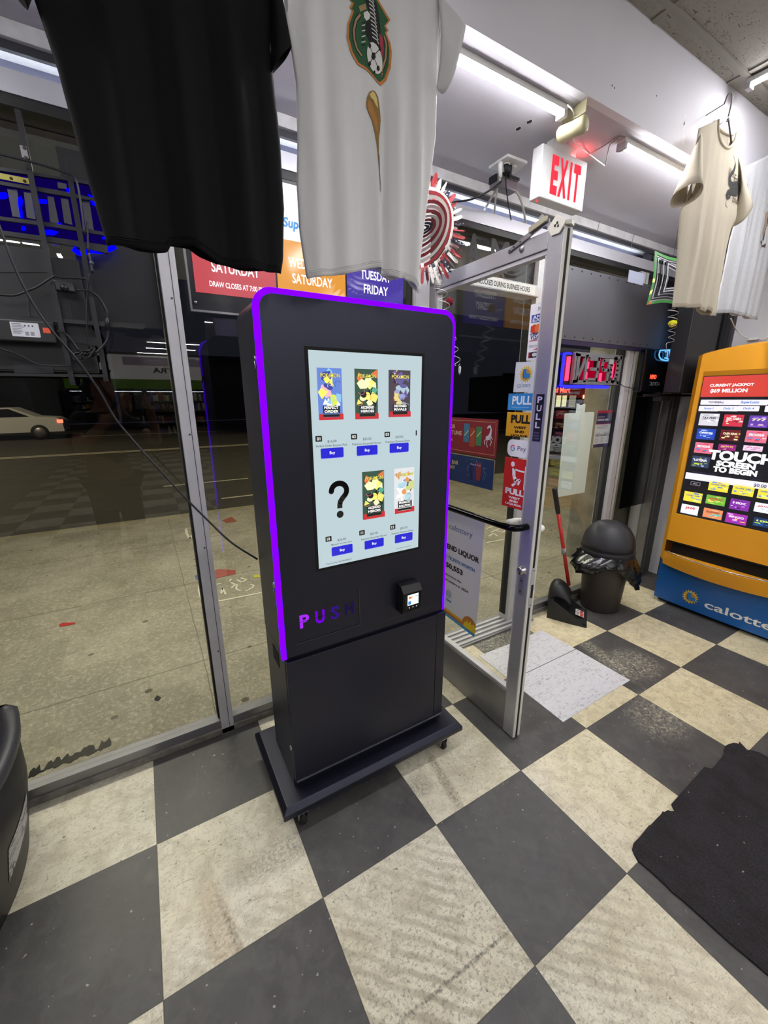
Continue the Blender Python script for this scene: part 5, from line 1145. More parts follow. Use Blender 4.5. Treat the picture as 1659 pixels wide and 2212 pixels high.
slc_l = ((Lc[0][0]+.02, yc, Lc[0][1]-.005), (Lc[3][0]+.03, yc, Lc[3][1]+.02), (S(1462, 410)[0], yc-.045, S(1462, 410)[1]), (S(1476, 445)[0], yc+.0, S(1476, 445)[1]), .062)
slc_r = ((Rc[0][0]-.02, yc, Rc[0][1]-.005), (Rc[3][0]-.03, yc, Rc[3][1]+.02), (S(1601, 445)[0], yc-.02, S(1601, 445)[1]), (S(1585, 490)[0], yc+.01, S(1585, 490)[1]), .045)
ca, cb = S(1548, 262), S(1588, 292)
shirt('t_shirt', 'cream t-shirt hanging on the right, printed with a dark snake', yc, Lc, Rc, Hc, CC, .022, fc, [slc_l, slc_r], (ca[0], cb[0], (ca[1]+cb[1])/2+.005, .075, .012), 3, 'shirts along the bulkhead', (S(1577, 210)[0], 0), prints=pr_c, hmat=mat('#5c5a5a', .4, key='grey_hanger'), hang_z=S(1577, 203)[1])
# pale grey shirt cropped at the right edge
yc = .215
Lg = [S(1606, 362), S(1596, 420), S(1590, 470), S(1576, 520), S(1560, 600), S(1543, 677)]
Rg = [S(1690, 350), S(1692, 400), S(1690, 430), S(1680, 480), S(1660, 560), S(1645, 640), S(1634, 691)]
Rg = [(max(p[0], 2.38), p[1]) for p in Rg]
Hg = sorted([S(1543, 677), S(1578, 678), S(1588, 684), S(1606, 684), S(1612, 690), S(1634, 691)])
fg = [(Hg[0][0]+.10, .006, .018, .1), (Hg[0][0]+.18, -.007, .015, .2), (Hg[0][0]+.26, .007, .02, .2), (Hg[0][0]+.34, -.008, .014, .3), (Hg[0][0]+.42, .006, .02, .3)]
GC = mat('#cdced3', .9, key='heather_cotton', bump=.35, bscale=300, spec=.1, vary=.06, vscale=90)
def pr_g(B):
    dk, tn = mat('#5c4a48', .85), mat('#b59a86', .85)
    B.poly([S(*p) for p in ((1650, 445), (1656, 452), (1666, 450), (1662, 462), (1654, 470), (1646, 500), (1642, 522), (1638, 520), (1641, 500), (1646, 470), (1652, 460))], dk, 1)
    B.poly([S(*p) for p in ((1645, 462), (1652, 458), (1648, 490), (1640, 512), (1636, 508), (1642, 488))], tn, 2)
    for i in range(6): B.line([S(1646+i, 478+i*6), S(1662, 476+i*6)], .002, dk, 2)
    B.poly([S(*p) for p in ((1634, 522), (1638, 532), (1645, 528), (1643, 538), (1634, 532), (1631, 524))], dk, 1)
slg_l = ((Lg[0][0]+.02, yc, Lg[0][1]-.01), (Lg[2][0]+.01, yc, Lg[2][1]+.02), (S(1600, 425)[0]-.01, yc-.01, S(1600, 425)[1]), (S(1600, 462)[0], yc-.01, S(1600, 462)[1]), .03)
shirt('t_shirt', 'pale grey t-shirt hanging at the right edge, behind the cream one', yc, Lg, Rg, Hg, GC, .022, fg, [slg_l], (2.21, 2.35, Rg[0][1]+.03, .06, .012), 4, 'shirts along the bulkhead', (2.28, 0), prints=pr_g, hmat=mat('#5c5a5a', .4, key='grey_hanger'))
# ================================================================== SOFFIT FITTINGS
EY = .46
t = thing('exit_sign', 'white box sign with red EXIT letters hung from the soffit above the open door', 'sign', (.93, EY+.025, 2.34))
a = AY(1174, 308, EY); c = AY(1257, 457, EY); ex0, ex1, ez1, ez0 = a.x, (AY(1271, 349, EY).x+c.x)/2, 2.532, (AY(1163, 425, EY).z+c.z)/2
m = MB(); m.box((ex0, EY, ez0), (ex1, EY+.052, ez1), mat('#cdcecf', .45, key='sign_case')); m.build('case', t, bevel=.004)
m = MB(); B = Board(m, (0, EY-.0006, 0), (1, 0, 0), (0, 0, 1), (0, -1, 0))
REDX = emis((1.0, .035, .06), 1.1, 'exit_red'); w_ = ex1-ex0; h_ = ez1-ez0
for i, ch_ in enumerate('EXIT'):
    lx = ex0+w_*(.285, .475, .635, .785)[i]-w_*.0; B.text(ch_, lx, ez0+h_*.50, h_*.74, REDX, 1, w=w_*(.15, .185, .045, .155)[i], bold=.05)
for s_ in (-1, 1):
    q = ex0+w_*(.12 if s_ < 0 else .90); B.line([(q-.006*s_, ez0+h_*.58), (q+.006*s_, ez0+h_*.5), (q-.006*s_, ez0+h_*.42)], .0012, mat('#a9aaad', .5), 1)
m.build('lettering', t, fix=False)
m = MB(); m.box((ex0+.07, EY+.008, ez1), (ex1-.07, EY+.044, ZS), mat('#cfcfce', .5, key='canopy_plate')); m.build('mounting_bracket', t, bevel=.002)
m = MB(); m.tube([(ex0+.020, EY+.026, ez0-.004), (ex0+.020, EY+.026, ez0)], .004, emis((1, .02, .02), 3, 'tiny_red_lamp')); m.build('test_lamp', t)
glow = bpy.data.lights.new('exit_glow', 'AREA'); glow.shape = 'RECTANGLE'; glow.size = .10; glow.size_y = .02; glow.energy = .10; glow.color = (1, .08, .08)
go = bpy.data.objects.new('exit_glow', glow); COL.objects.link(go); go.location = (ex1-.05, EY+.012, ez1+.004); go.rotation_euler = (math.pi, 0, 0)
# alarm sounder
t = thing('motion_sensor', 'yellowed rounded motion sensor on the soffit just above the exit sign', 'sensor', (.86, .405, ZS))
OLD = mat('#c4bd98', .5, key='yellowed_plastic', vary=.08, vscale=10)
A_, B_ = AZ(1212, 292, 2.500), AZ(1262, 268, 2.500); d = (B_-A_).normalized()
m = MB(); m.tube([A_-d*.012, A_-d*.008, A_, lerp(A_, B_, .5), B_, B_+d*.008, B_+d*.012], [.012, .022, .027, .025, .027, .022, .012], OLD, seg=24); m.box((A_.x+.01, min(A_.y, B_.y)-.008, 2.53), (B_.x-.01, max(A_.y, B_.y)+.008, ZS), OLD); m.build('housing', t, bevel=.003)
m = MB(); q = lerp(A_, B_, .33)+V3(0, -.026, -.010); m.obox(q, d, (0, -.35, 1), .014, .015, .003, OLD); m.obox(q+V3(0, -.0035, 0), d, (0, -.35, 1), .010, .011, .001, mat('#6d6d6c', .2, key='sensor_lens')); m.build('lens', t)
m = MB(); m.tube(smooth_path([AZ(1226, 226, ZS-.012), AZ(1238, 240, ZS-.03), AZ(1243, 262, ZS-.03), AZ(1239, 290, ZS-.04), AZ(1242, 308, ZS-.03), AZ(1262, 325, ZS-.006), AZ(1306, 358, ZS-.006)], 6), .0025, WHITE); tag(m.build('cable', loc=(.8, .4, ZS-.01)), 'thin white cable running from the left soffit tube past the sensor', 'cable')
m = MB(); m.tube(smooth_path([AZ(1350, 296, ZS-.02), AZ(1335, 296, ZS-.006), AZ(1300, 318, ZS-.005), AZ(1268, 335, ZS-.005)], 5), .0022, mat('#8d8a88', .5)); m.tube(smooth_path([AZ(1335, 298, ZS-.006), AZ(1318, 312, ZS-.02), AZ(1313, 330, ZS-.03), AZ(1308, 356, ZS-.03)], 5), .002, mat('#8d8a88', .5)); tag(m.build('cable', loc=(1.05, .35, ZS-.01)), 'grey cable from the right soffit tube to the exit sign', 'cable')
# two holes in the soffit
m = MB()
for px, py in ((1144, 262), (1120, 277)):
    p = AZ(px, py, ZS); m.add([V3(p.x+.012*math.cos(i*.7)*(1+.25*math.sin(i*2.3)), p.y+.015*math.sin(i*.7)*(1+.2*math.cos(i*3)), ZS-.0008) for i in range(9)], [list(range(9))], mat('#d9d9dc', .9))
    m.add([V3(p.x+.009*math.cos(i*.7)*(1+.25*math.sin(i*2.3)), p.y+.012*math.sin(i*.7)*(1+.2*math.cos(i*3)), ZS-.0014) for i in range(9)], [list(range(9))], mat('#16140f', .9))
struct(m.build('ceiling_holes', fix=False))
# ceiling socket with plugs
t = thing('ceiling_socket', 'square ceiling socket with a hanging cluster of plugs left of the exit sign', 'socket', (.85, .70, ZS))
m = MB(); Q = [AZ(*q, ZS-.006) for q in ((1097, 335), (1139, 351), (1111, 374), (1056, 362))]; m.prism([V3(p.x, p.y, ZS-.010) for p in Q], (0, 0, .010), WHITE); cq = sum(Q, Vector())/4
for dx in (-.022, .022): m.lathe([(0, -.003), (.017, -.003), (.018, 0)], mat('#c9c9c6', .5), c=(cq.x+dx, cq.y, ZS-.010), seg=20)
m.build('cover_plate', t)
def plug(name, px, py, py2, r_, mt, lab=None):
    p, q = AY(px, py, cq.y-.004), AY(px, py2, cq.y-.004); m = MB(); m.tube([V3(p.x, p.y, ZS-.012), p, q], [r_, r_*1.1, r_*.8], mt, seg=12); return m.build(name, t)
plug('white_plug', 1081, 356, 382, .010, WHITE); plug('black_plug', 1094, 350, 372, .011, BLACKP); plug('black_plug', 1101, 362, 384, .010, BLACKP)
t2 = thing('power_adapter', 'black and silver power adapter block hanging from the ceiling socket', 'adapter', (.85, .72, 2.40))
p, q = AY(1066, 378, .73), AY(1110, 428, .73)
m = MB(); m.box((p.x, .70, q.z+.012), (q.x-.01, .755, p.z), mat('#8c8a90', .3, .6, key='adapter_silver')); m.build('block', t2, bevel=.006)
m = MB(); m.box((p.x-.008, .705, q.z+.03), (p.x, .75, p.z-.005), BLACKP); m.box((p.x+.02, .695, p.z-.006), (q.x-.008, .76, p.z+.004), BLACKP); m.box((p.x+.05, .6975, q.z+.05), (q.x-.014, .70, p.z-.012), BLACKP); m.build('bracket', t2)
def cable(name, pts, r_, mt, label, cat='cable', n=6):
    P = [AY(a, b, y) for a, b, y in pts]; c = sum(P, Vector())/len(P); m = MB(); m.tube(smooth_path(P, n), r_, mt, seg=8); return tag(m.build(name, loc=c), label, cat)
GWC = mat('#b9b6ae', .5, key='old_white_cable')
cable('cable', [(1081, 380, .69), (1076, 400, .72), (1060, 430, .80), (1047, 452, .93)], .0055, GWC, 'left white cord running from the hanging plugs into the window head')
cable('cable', [(1075, 405, .72), (1070, 435, .78), (1068, 462, .90)], .0045, GWC, 'short middle white cord below the hanging plugs')
cable('cable', [(1112, 410, .73), (1122, 425, .76), (1130, 450, .82), (1136, 484, .90)], .0055, GWC, 'right white cord curving down from the power adapter')
cable('cable', [(1094, 372, .69), (1093, 400, .69), (1098, 440, .72), (1104, 475, .78)], .0028, BLACKP, 'thin black wire dangling below the plug cluster')
cable('cable', [(1083, 392, .69), (1060, 410, .70), (1020, 430, .76), (984, 436, .84), (975, 437, .90)], .004, BLACKP, 'black wire swagging from the plug cluster to the flag spinner')
# ================================================================== WIND SPINNERS
def spinner_flag():
    sy = .60; c = AY(914, 492, sy); t = thing('wind_spinner', 'round red, white and navy flag-pattern wind spinner hanging beside the white shirt', 'wind spinner', c)
    cr_, cw, cn = mat('#8f2a30', .5, key='flag_red'), mat('#d0cbc4', .5, key='flag_white'), mat('#23263c', .5, key='flag_navy')
    m = MB()                         # inner disc of nested twisted blades
    for i in range(10):
        r0 = .012+.0125*i; a = math.radians(78-i*7); ca, sa = math.cos(a), math.sin(a); mt = (cr_, cw)[i % 2] if i > 1 else cn; ring = []
        for rr_ in (r0, r0+.0115): ring.append([c+V3(rr_*math.cos(q)*1.1, -rr_*math.sin(q)*sa, rr_*math.sin(q)*ca*1.05-.10*rr_+.18*rr_*math.cos(q)) for q in [2*math.pi*k/40 for k in range(40)]])
        m.rings(ring, mt, smooth=False)
    m.build('inner_blades', t, solid=.0012)
    for k in range(96):              # outer fringe
        q = 2*math.pi*k/96; tilt = .9*math.sin(k*2.1); lay = -.014*(k % 2); mt = (cr_, cw, cr_, cw, cn)[k % 5]; m = MB()
        e = V3(math.cos(q)*1.08, 0, math.sin(q)); s_ = V3(-math.sin(q), 0, math.cos(q)); n_ = V3(0, -1, 0)
        w = (s_*math.cos(tilt)+n_*math.sin(tilt)); e = e*(1.0-.10*(k % 2)+.03*math.sin(k*1.7))
        P = [p_+n_*lay for p_ in (c+e*.138-w*.006, c+e*.138+w*.006, c+e*.165+w*.0095-n_*.006, c+e*.192+w*.006, c+e*.200, c+e*.192-w*.006, c+e*.165-w*.0095+n_*.006)]
        m.prism(P, n_*.0012, mt)
        if mt is cn:
            for u in (.152, .172, .188): m.prism([c+e*(u)+n_*.003+(e*math.cos(v)+w*math.sin(v))*.0035 for v in [j*1.256 for j in range(5)]], n_*.001, cw)
        m.build('fringe_blade', t)
    m = MB(); m.tube([c+V3(0, 0, .13), V3(c.x, c.y, ZS)], .0008, BLACKP); m.build('hanging_thread', t)
    low = c-V3(-.012, 0, .20); WR = mat('#cfcbc6', .35, .6, key='spiral_wire'); m = MB(); P = []
    p0 = AY(937, 590, sy); p1 = AY(946, 607, sy)
    m.tube([c-V3(0, 0, .15), p0], .0012, DGREY); m.tube([p0, p1], .0014, WR)
    for k in range(5): 
        z = -.004*k; m.tube([p1+V3(.016*math.cos(v), .016*math.sin(v), z) for v in [j*.524 for j in range(13)]], .0011, WR, seg=6)
    m.build('hanger_wire', t)
    m = MB(); a_, b_ = AY(948, 612, sy), AY(990, 790, sy); P = []
    for j in range(150):
        u = j/149; q = u*2*math.pi*7.5; rr_ = .026-.012*u; o = lerp(a_, b_, u); P.append(o+V3(rr_*math.cos(q), rr_*math.sin(q), 0))
    m.tube(P, .0016, WR, seg=6); m.build('spiral_tail', t)
    m = MB(); g = AY(970, 652, sy); m.lathe([(0, -.019), (.010, -.016), (.018, -.006), (.0195, 0), (.017, .008), (.009, .016), (0, .018)], mat('#6d1526', .08, spec=1, key='red_gem'), c=g, seg=8, smooth=False); m.build('gem', t)
    m = MB(); g = AY(993, 800, sy); m.tube([g+V3(0, 0, .028), b_], .0012, WR); m.lathe([(0, -.020), (.0055, -.010), (.0065, .012), (.004, .018), (0, .020)], mat('#c9ccd0', .05, spec=1, key='clear_crystal'), c=g, seg=6, smooth=False); m.build('crystal', t)
spinner_flag()
def spinner_square():
    sy = .62; c = AY(1446, 606, sy); t = thing('wind_spinner', 'square green wind spinner with nested black and white frames, partly behind the cream shirt', 'wind spinner', c)
    gr, bl_, wh_ = mat('#2c6a2a', .4, key='spinner_green'), mat('#0e0e10', .3, key='spinner_black'), mat('#b9b9be', .25, .6, key='spinner_silver')
    rotz = math.radians(-18); ux = V3(math.cos(rotz), math.sin(rotz), 0)
    def sq(r_, k, n=12):
        out = []; cs = [V3(0, 0, 0)+ux*(sx*r_)*1.0+V3(0, 0, sz*r_*1.02+(-.010*sx if sz > 0 else .0)) for sx, sz in ((-1, -1), (1, -1), (1, 1), (-1, 1))]
        for i in range(4):
            a_, b_ = cs[i], cs[(i+1) % 4]
            for j in range(n):
                u = j/n; p = lerp(a_, b_, u); p = p*(1-.13*math.sin(math.pi*u)); out.append(c+p+V3(0, k, 0))
        return out
    R_ = [.140, .122, .114, .106, .098, .090, .082, .074, .066, .058, .050]
    for i, (r0, r1) in enumerate(zip(R_, R_[1:])):
        m = MB(); mt = gr if i == 0 else (bl_, wh_)[i % 2]; k = .012*math.sin(i*.7)-i*.003
        if i == 0:
            A_, B_ = sq(r0, k), sq(r1, k); n_ = len(A_); stripes = (mat('#b8c46a', .5), mat('#9a4a2c', .5), mat('#d8d8c8', .5))
            for j in range(n_):
                mt2 = gr if j % 3 else random.choice(stripes+(gr, gr)); m.add([A_[j], A_[(j+1) % n_], B_[(j+1) % n_], B_[j]], [(0, 1, 2, 3)], mt2)
        else: m.rings([sq(r0, k), sq(r1, k)], mt, smooth=False)
        m.build('nested_frame', t, solid=.0015, fix=False)
    m = MB(); m.tube([c+V3(0, 0, .12), V3(c.x, c.y, ZS)], .0008, BLACKP); m.build('hanging_thread', t)
    m = MB(); WR = MATS['spiral_wire']; P = []
    a_, b_ = AY(1455, 664, sy), AY(1450, 738, sy)
    for j in range(90):
        u = j/89; q = u*2*math.pi*5; rr_ = .030-.014*u; P.append(lerp(a_, b_, u)+V3(rr_*math.cos(q), rr_*math.sin(q), 0))
    P += smooth_path([P[-1], AY(1440, 742, sy), AY(1440, 755, sy), AY(1442, 772, sy)], 5)[1:]
    m.tube(P, .0016, WR, seg=6); m.build('spiral_tail', t)
    m = MB(); g = AY(1453, 699, sy); m.lathe([(0, -.024), (.014, -.020), (.026, -.006), (.028, .002), (.022, .014), (.010, .020), (0, .021)], mat('#b9b81e', .06, spec=1, key='yellow_gem'), c=g, seg=8, smooth=False); m.build('gem', t)
spinner_square()
# wire hooks on the head trim
for a_, b_, c_, d_, w in (((1297, 473), (1293, 488), (1290, 504), (1291, 500), 'nearer the door'), ((1372, 501), (1366, 520), (1363, 538), (1360, 537), 'nearer the cream shirt')):
    P = [AY(*a_, YW-.04), AY(*b_, YW-.05), AY(*c_, YW-.045)]; m = MB(); m.tube(smooth_path(P, 4), .0016, ALU); m.tube(smooth_path([P[0], P[0]+V3(.012, 0, .012), P[0]+V3(.018, 0, -.006)], 4), .0014, ALU); tag(m.build('hook', loc=P[1]), 'small twisted wire hook on the white window head, '+w, 'hook')
# ================================================================== WINDOW THINGS, RIGHT SIDE
t = thing('metal_panel', 'wide dark grey metal panel fixed across the window top right of the door', 'panel', (2.2, .875, 1.90))
PG = mat('#58585e', .5, .4, key='panel_grey', bump=.05, bscale=15)
m = MB(); m.box((1.515, .850, 1.898), (2.98, .862, 2.300), PG); m.build('sheet', t, bevel=.003)
for i in range(16):
    for z in (1.918, 2.282):
        m = MB(); x = 1.56+i*.092; m.lathe([(0, -.004), (.005, -.003), (.006, 0)], mat('#2c2c30', .5, key='bolt_dark'), c=(x, .850, z), seg=8, fn=lambda p: V3(p.x, p.z, p.y)); m.build('bolt', t)
m = MB(); m.box((1.515, .852, 1.872), (2.98, .860, 1.897), mat('#241d3a', .4, key='panel_purple_reflection')); m.build('reflection_strip', t)  # dark violet strip paints the purple glass reflection below the panel
for (a_, b_), w in (((1360, 1383), 'left'), ((1376, 1397), 'right')):
    p, q = AY(a_, 583+ (a_-1360)*.25, .846), AY(a_+13, 613+(a_-1360)*.25, .846); m = MB(); m.box((p.x, .845, q.z), (q.x-.004, .8495, p.z), PL('#bcc4dc')); tag(m.build('paper_tag', loc=(p.x, .864, q.z)), w+' one of two small pale tags at the top of the grey panel', 'tag')
# neon open sign, seen from behind
t = thing('neon_open_sign', 'red and blue neon OPEN sign seen reversed from behind, hanging in the window', 'neon sign', (1.95, .88, 1.62))
ox0, ox1, oz0, oz1 = 1.70, 2.215, 1.640, 1.836
fr = mat('#6c6c70', .5, key='sign_frame_grey')
RN = emis((1, .02, .06), 4, 'neon_red'); RD = emis((.35, .0, .02), .7, 'neon_red_dim'); BN = emis((.01, .01, 1), 4, 'neon_blue')
m = MB(); B = Board(m, (0, .862, 0), (1, 0, 0), (0, 0, 1), (0, -1, 0), .0012)
m.box((ox0-.075, .884, oz0-.004), (ox1, .896, oz1), mat('#120b18', .5, key='sign_back'))
B.O.y = .872
# letters as openings: glowing plates behind, dark frame in front
out = rr(ox0, oz0, ox1, oz1, .02)
for i, (x0_, x1_, z0_, z1_) in enumerate(((ox0+.10, ox0+.22, oz0+.03, oz1-.03), (ox0+.21, ox0+.245, oz0+.03, oz0+.09), (ox0+.29, ox0+.37, oz0+.02, oz1-.03), (ox0+.42, ox0+.47, oz0+.04, oz1-.04))): m.box((x0_, .876, z0_), (x1_, .880, z1_), RD)
m.build('glow_plate', t, fix=False)
m = MB()
def fbar(pts, w, y0=.862, y1=.870): 
    B2 = Board(m, (0, y1, 0), (1, 0, 0), (0, 0, 1), (0, -1, 0))
    for (a, b), (c, d) in zip(pts, pts[1:]):
        L = math.hypot(c-a, d-b); nx, ny = -(d-b)/L*w/2, (c-a)/L*w/2; ex, ey = (c-a)/L*w*.3, (d-b)/L*w*.3
        m.prism([V3(a+nx-ex, y0, b+ny-ey), V3(a-nx-ex, y0, b-ny-ey), V3(c-nx+ex, y0, d-ny+ey), V3(c+nx+ex, y0, d+ny+ey)], (0, y1-y0, 0), fr)
fbar([(ox0+.01, oz1-.012), (ox1-.01, oz1-.012), (ox1-.01, oz0+.012), (ox0+.01, oz0+.012), (ox0+.01, oz1-.012)], .026)
fbar([(ox0+.035, oz0+.02), (ox0+.035, oz1-.02)], .034); fbar([(ox0+.045, oz0+.025), (ox0+.115, oz1-.03)], .022); fbar([(ox0+.125, oz0+.02), (ox0+.125, oz1-.02)], .026)   # N
E_ = ox0+.255; fbar([(E_, oz0+.025), (E_, oz1-.03)], .024); fbar([(E_, oz1-.035), (E_-.09, oz1-.035)], .022); fbar([(E_, (oz0+oz1)/2), (E_-.075, (oz0+oz1)/2)], .020); fbar([(E_, oz0+.03), (E_-.09, oz0+.03)], .022)   # E
P_ = ox0+.375; fbar([(P_, oz0+.02), (P_, oz1-.03)], .024); fbar([(P_, oz1-.035), (P_-.065, oz1-.04), (P_-.075, oz1-.08), (P_-.06, oz0+.095), (P_, oz0+.095)], .020)   # P
O_ = ox0+.442; fbar([(O_+.036*math.cos(q), (oz0+oz1)/2+.078*math.sin(q)) for q in [2*math.pi*i/16 for i in range(17)]], .020)
m.box((ox0, .864, oz0), (ox0+.008, .884, oz1), fr); m.build('letter_frame', t)
for pts in ([(ox0+.145, oz0+.10), (ox0+.145, oz1-.055)], [(ox0+.140, oz0+.035), (ox0+.140, oz0+.075)], [(ox0+.300, oz0+.02), (ox0+.300, oz0+.075)], [(ox0+.425, oz0+.045), (ox0+.425, oz1-.06)], [(ox0-.045, oz0+.02), (ox0-.045, oz1-.03)]):
    m = MB(); m.tube([V3(a, .868 if a > ox0 else .876, b) for a, b in pts], .0085 if pts[0][0] > ox0 else .012, RN, seg=10); m.build('neon_tube', t)
m = MB(); m.tube(smooth_path([(ox0-.01, .890, oz1-.01), (ox0-.06, .890, oz1-.01), (ox0-.075, .890, oz1-.03), (ox0-.075, .890, oz0+.02), (ox0-.06, .890, oz0-.012), (ox0+.1, .890, oz0-.014), (ox1-.08, .890, oz0-.014)], 5), .009, BN, seg=8); m.build('blue_border_tube', t)
m = MB(); p = AY(1320, 780, .86); m.box((p.x-.02, .858, p.z-.02), (p.x+.03, .864, p.z+.012), mat('#9b9da0', .4)); m.build('control_box', t)
for x in (ox0+.06, ox1-.05):
    m = MB(); m.tube([(x, .872, oz1-.002), (x, .872, 1.895)], .001, BLACKP); m.build('suspension_wire', t)
cable('cable', [(1328, 822, .862), (1338, 826, .858), (1346, 834, .855), (1362, 838, .85), (1368, 842, .85)], .0025, BLACKP, 'thin black lead from the neon OPEN sign to the mullion')
m = MB(); r = random.Random(9); p = AY(1370, 838, .85)
for k in range(7): m.tube(smooth_path([p+V3(r.uniform(-.02, .02), r.uniform(-.015, .01), r.uniform(-.03, .03)) for _ in range(4)], 5), .0022, BLACKP, seg=6)
m.tube(smooth_path([AY(1370, 845, .85), AY(1378, 856, .85), AY(1392, 857, .84)], 4), .003, BLACKP); m.tube(smooth_path([AY(1370, 830, .85), AY(1385, 800, .86), AY(1392, 770, .86)], 4), .0014, BLACKP)
tag(m.build('cable_bundle', loc=p), 'small knot of black wire tied at the window mullion', 'cable')
# white board and flyer outside the glass
m = MB(); by = YW+.012
wb = mat('#dde8e2', .6, key='white_board')
P = [AY(*q, by) for q in ((1223, 893), (1245, 892), (1247, 876), (1246, 872), (1250, 872), (1255, 876), (1260, 874), (1264, 872), (1265, 876), (1263, 891), (1283, 890), (1284, 893), (1263, 1062), (1262, 1064), (1205, 1074), (1221, 896))]
m.prism(P, (0, .006, 0), wb); tag(m.build('blank_board', loc=P[-2]), 'tall blank white board hung outside the window behind the red handle', 'board')
m = MB(); P = [AY(*q, by) for q in ((1290, 888), (1328, 885), (1317, 962), (1281, 969))]
x0_, x1_, z0_, z1_ = (P[0].x+P[3].x)/2, (P[1].x+P[2].x)/2, (P[2].z+P[3].z)/2, (P[0].z+P[1].z)/2
m.box((x0_, by, z0_), (x1_, by+.002, z1_), PL('#d5d6dc')); B = Board(m, (x0_, by-.0002, z0_), (1, 0, 0), (0, 0, 1), (0, -1, 0)); w_, h_ = x1_-x0_, z1_-z0_
B.rect(0, h_*.93, w_, h_, PL('#b02f42'), 1); B.rect(0, h_*.63, w_, h_*.93, PL('#2a2a5c'), 1); B.rect(0, 0, w_, h_*.09, PL('#2a2a5c'), 1); B.rect(w_*.62, h_*.72, w_, h_*.93, PL('#5a5d78'), 2)
B.text('DOWNTOWN', w_*.25, h_*.83, h_*.035, PL('#d5d6dc'), 3, w=w_*.38); B.text('CANOGA PARK', w_*.37, h_*.75, h_*.055, PL('#e6e6ee'), 3, w=w_*.66, bold=.04); B.rect(0, h_*.63, w_, h_*.645, PL('#b02f42'), 2)
r = random.Random(5)
for i in range(3): B.rect(w_*.08, h_*(.58-.035*i), w_*r.uniform(.5, .85), h_*(.59-.035*i), PL('#8a8c9c'), 1)
for i in range(26): B.rect(w_*(.04+.035*i), h_*.30, w_*(.06+.035*i), h_*r.uniform(.34, .42), PL(r.choice(('#3a3a44', '#7a7a84', '#a5a5ad'))), 1)
for k in range(3):
    for i in range(5): B.rect(w_*(.05+.33*k), h_*(.26-.03*i), w_*(.05+.33*k)+w_*r.uniform(.15, .25), h_*(.268-.03*i), PL('#8a8c9c'), 1)
tag(m.build('flyer', loc=(x0_, by, z0_), fix=False), 'printed flyer with navy and red bands taped to the window right of the blank board', 'flyer')
m = MB(); P = [AY(*q, YW+.03) for q in ((1362, 862), (1468, 862), (1416, 1080), (1333, 1099))]
m.box((2.60, YW+.02, .655), (2.98, YW+.023, 1.90), TINT); tag(m.build('tinted_sheet', loc=(2.8, YW+.02, .655)), 'dark tinted sheet covering most of the right window pane', 'window film')
# dark displays in the top right corner
DK = mat('#15161a', .3, key='display_black')
t = thing('display_screen', 'black screen facing the street under the grey panel, with blue neon trim', 'display', (2.75, .80, 1.60))
m = MB(); p, q = AY(1396, 762, .80), AY(1490, 848, .80); m.box((p.x, .80, q.z), (2.985, .84, 1.885), mat('#0c0d10', .12, key='display_gloss')); m.build('screen_body', t, bevel=.006)
m = MB(); B = Board(m, (0, .7995, 0), (1, 0, 0), (0, 0, 1), (0, -1, 0)); a_ = AY(1411, 814, .80); B.text('OPEN', a_.x, a_.z, .030, emis((1, .04, .02), 3, 'red_text_reflection'), 1, w=.085, flip=True, bold=.05); a_ = AY(1414, 829, .80); B.text('ACRYLIC', a_.x, a_.z, .026, PL('#8d9095'), 1, w=.14, flip=True); m.build('lettering', t, fix=False)  # reversed red OPEN is a reflection painted on the glossy screen
CY = emis((.12, .45, 1), 1.1, 'cyan_neon')
for pts in ([(1426, 757), (1450, 756), (1452, 762)], [(1426, 757), (1424, 768), (1430, 777), (1450, 780)], [(1437, 760), (1446, 758), (1446, 775), (1436, 773)], [(1442, 760), (1441, 776)], [(1449, 775), (1452, 745), (1458, 710), (1463, 690)], [(1453, 777), (1457, 745), (1463, 705), (1466, 680)], [(1450, 768), (1456, 740)], [(1455, 735), (1461, 715), (1458, 700)]):
    m = MB(); m.tube(smooth_path([AY(*q, .785) for q in pts], 4), .0045, CY, seg=6); m.build('blue_neon_trim', t)
t = thing('wall_display', 'large black display cabinet high in the corner behind the cream shirt', 'display', (2.95, .62, 1.58))
p = AY(1482, 690, .64); q = AY(1455, 852, .64)
m = MB(); m.box((2.56, .62, 1.585), (2.97, .73, 2.34), mat('#1b1b1f', .45, key='cabinet_black', bump=.1, bscale=800)); m.build('cabinet', t, bevel=.006)
m = MB(); m.box((2.36, .74, 1.560), (3.05, .76, 1.578), BLACKP); m.box((2.50, .70, 1.53), (2.62, .76, 1.558), BLACKP); m.build('bracket', t)
t = thing('roller_shutter', 'black fluted shutter stack standing against the right wall beyond the machine', 'shutter', (3.10, .66, .02))
m = MB(); FL = mat('#2a2a2e', .5, key='fluted_black')
y = .585; k = 0
while y < .745: m.box((3.075-(.012 if k % 2 else 0), y, .02), (XR-.001, y+.014, 2.45), FL); y += .0145; k += 1
m.build('flutes', t)
m = MB(); Pw = smooth_path([AY(1579, 688, .23), AX(1590, 712, 2.95), AX(1605, 726, 3.02), AX(1616, 731, 3.08)], 6); m.tube(Pw, .003, WHITE); p = AX(1627, 732, 3.10); m.box((p.x-.01, p.y-.03, p.z-.008), (p.x+.005, p.y+.03, p.z+.008), WHITE); m.tube(smooth_path([V3(3.10, p.y-.03, p.z), AX(1650, 733, 3.10), AX(1662, 724, 3.10)], 5), .003, WHITE); tag(m.build('cord', loc=p), 'white cord with inline switch looping down from behind the grey shirt', 'cord')
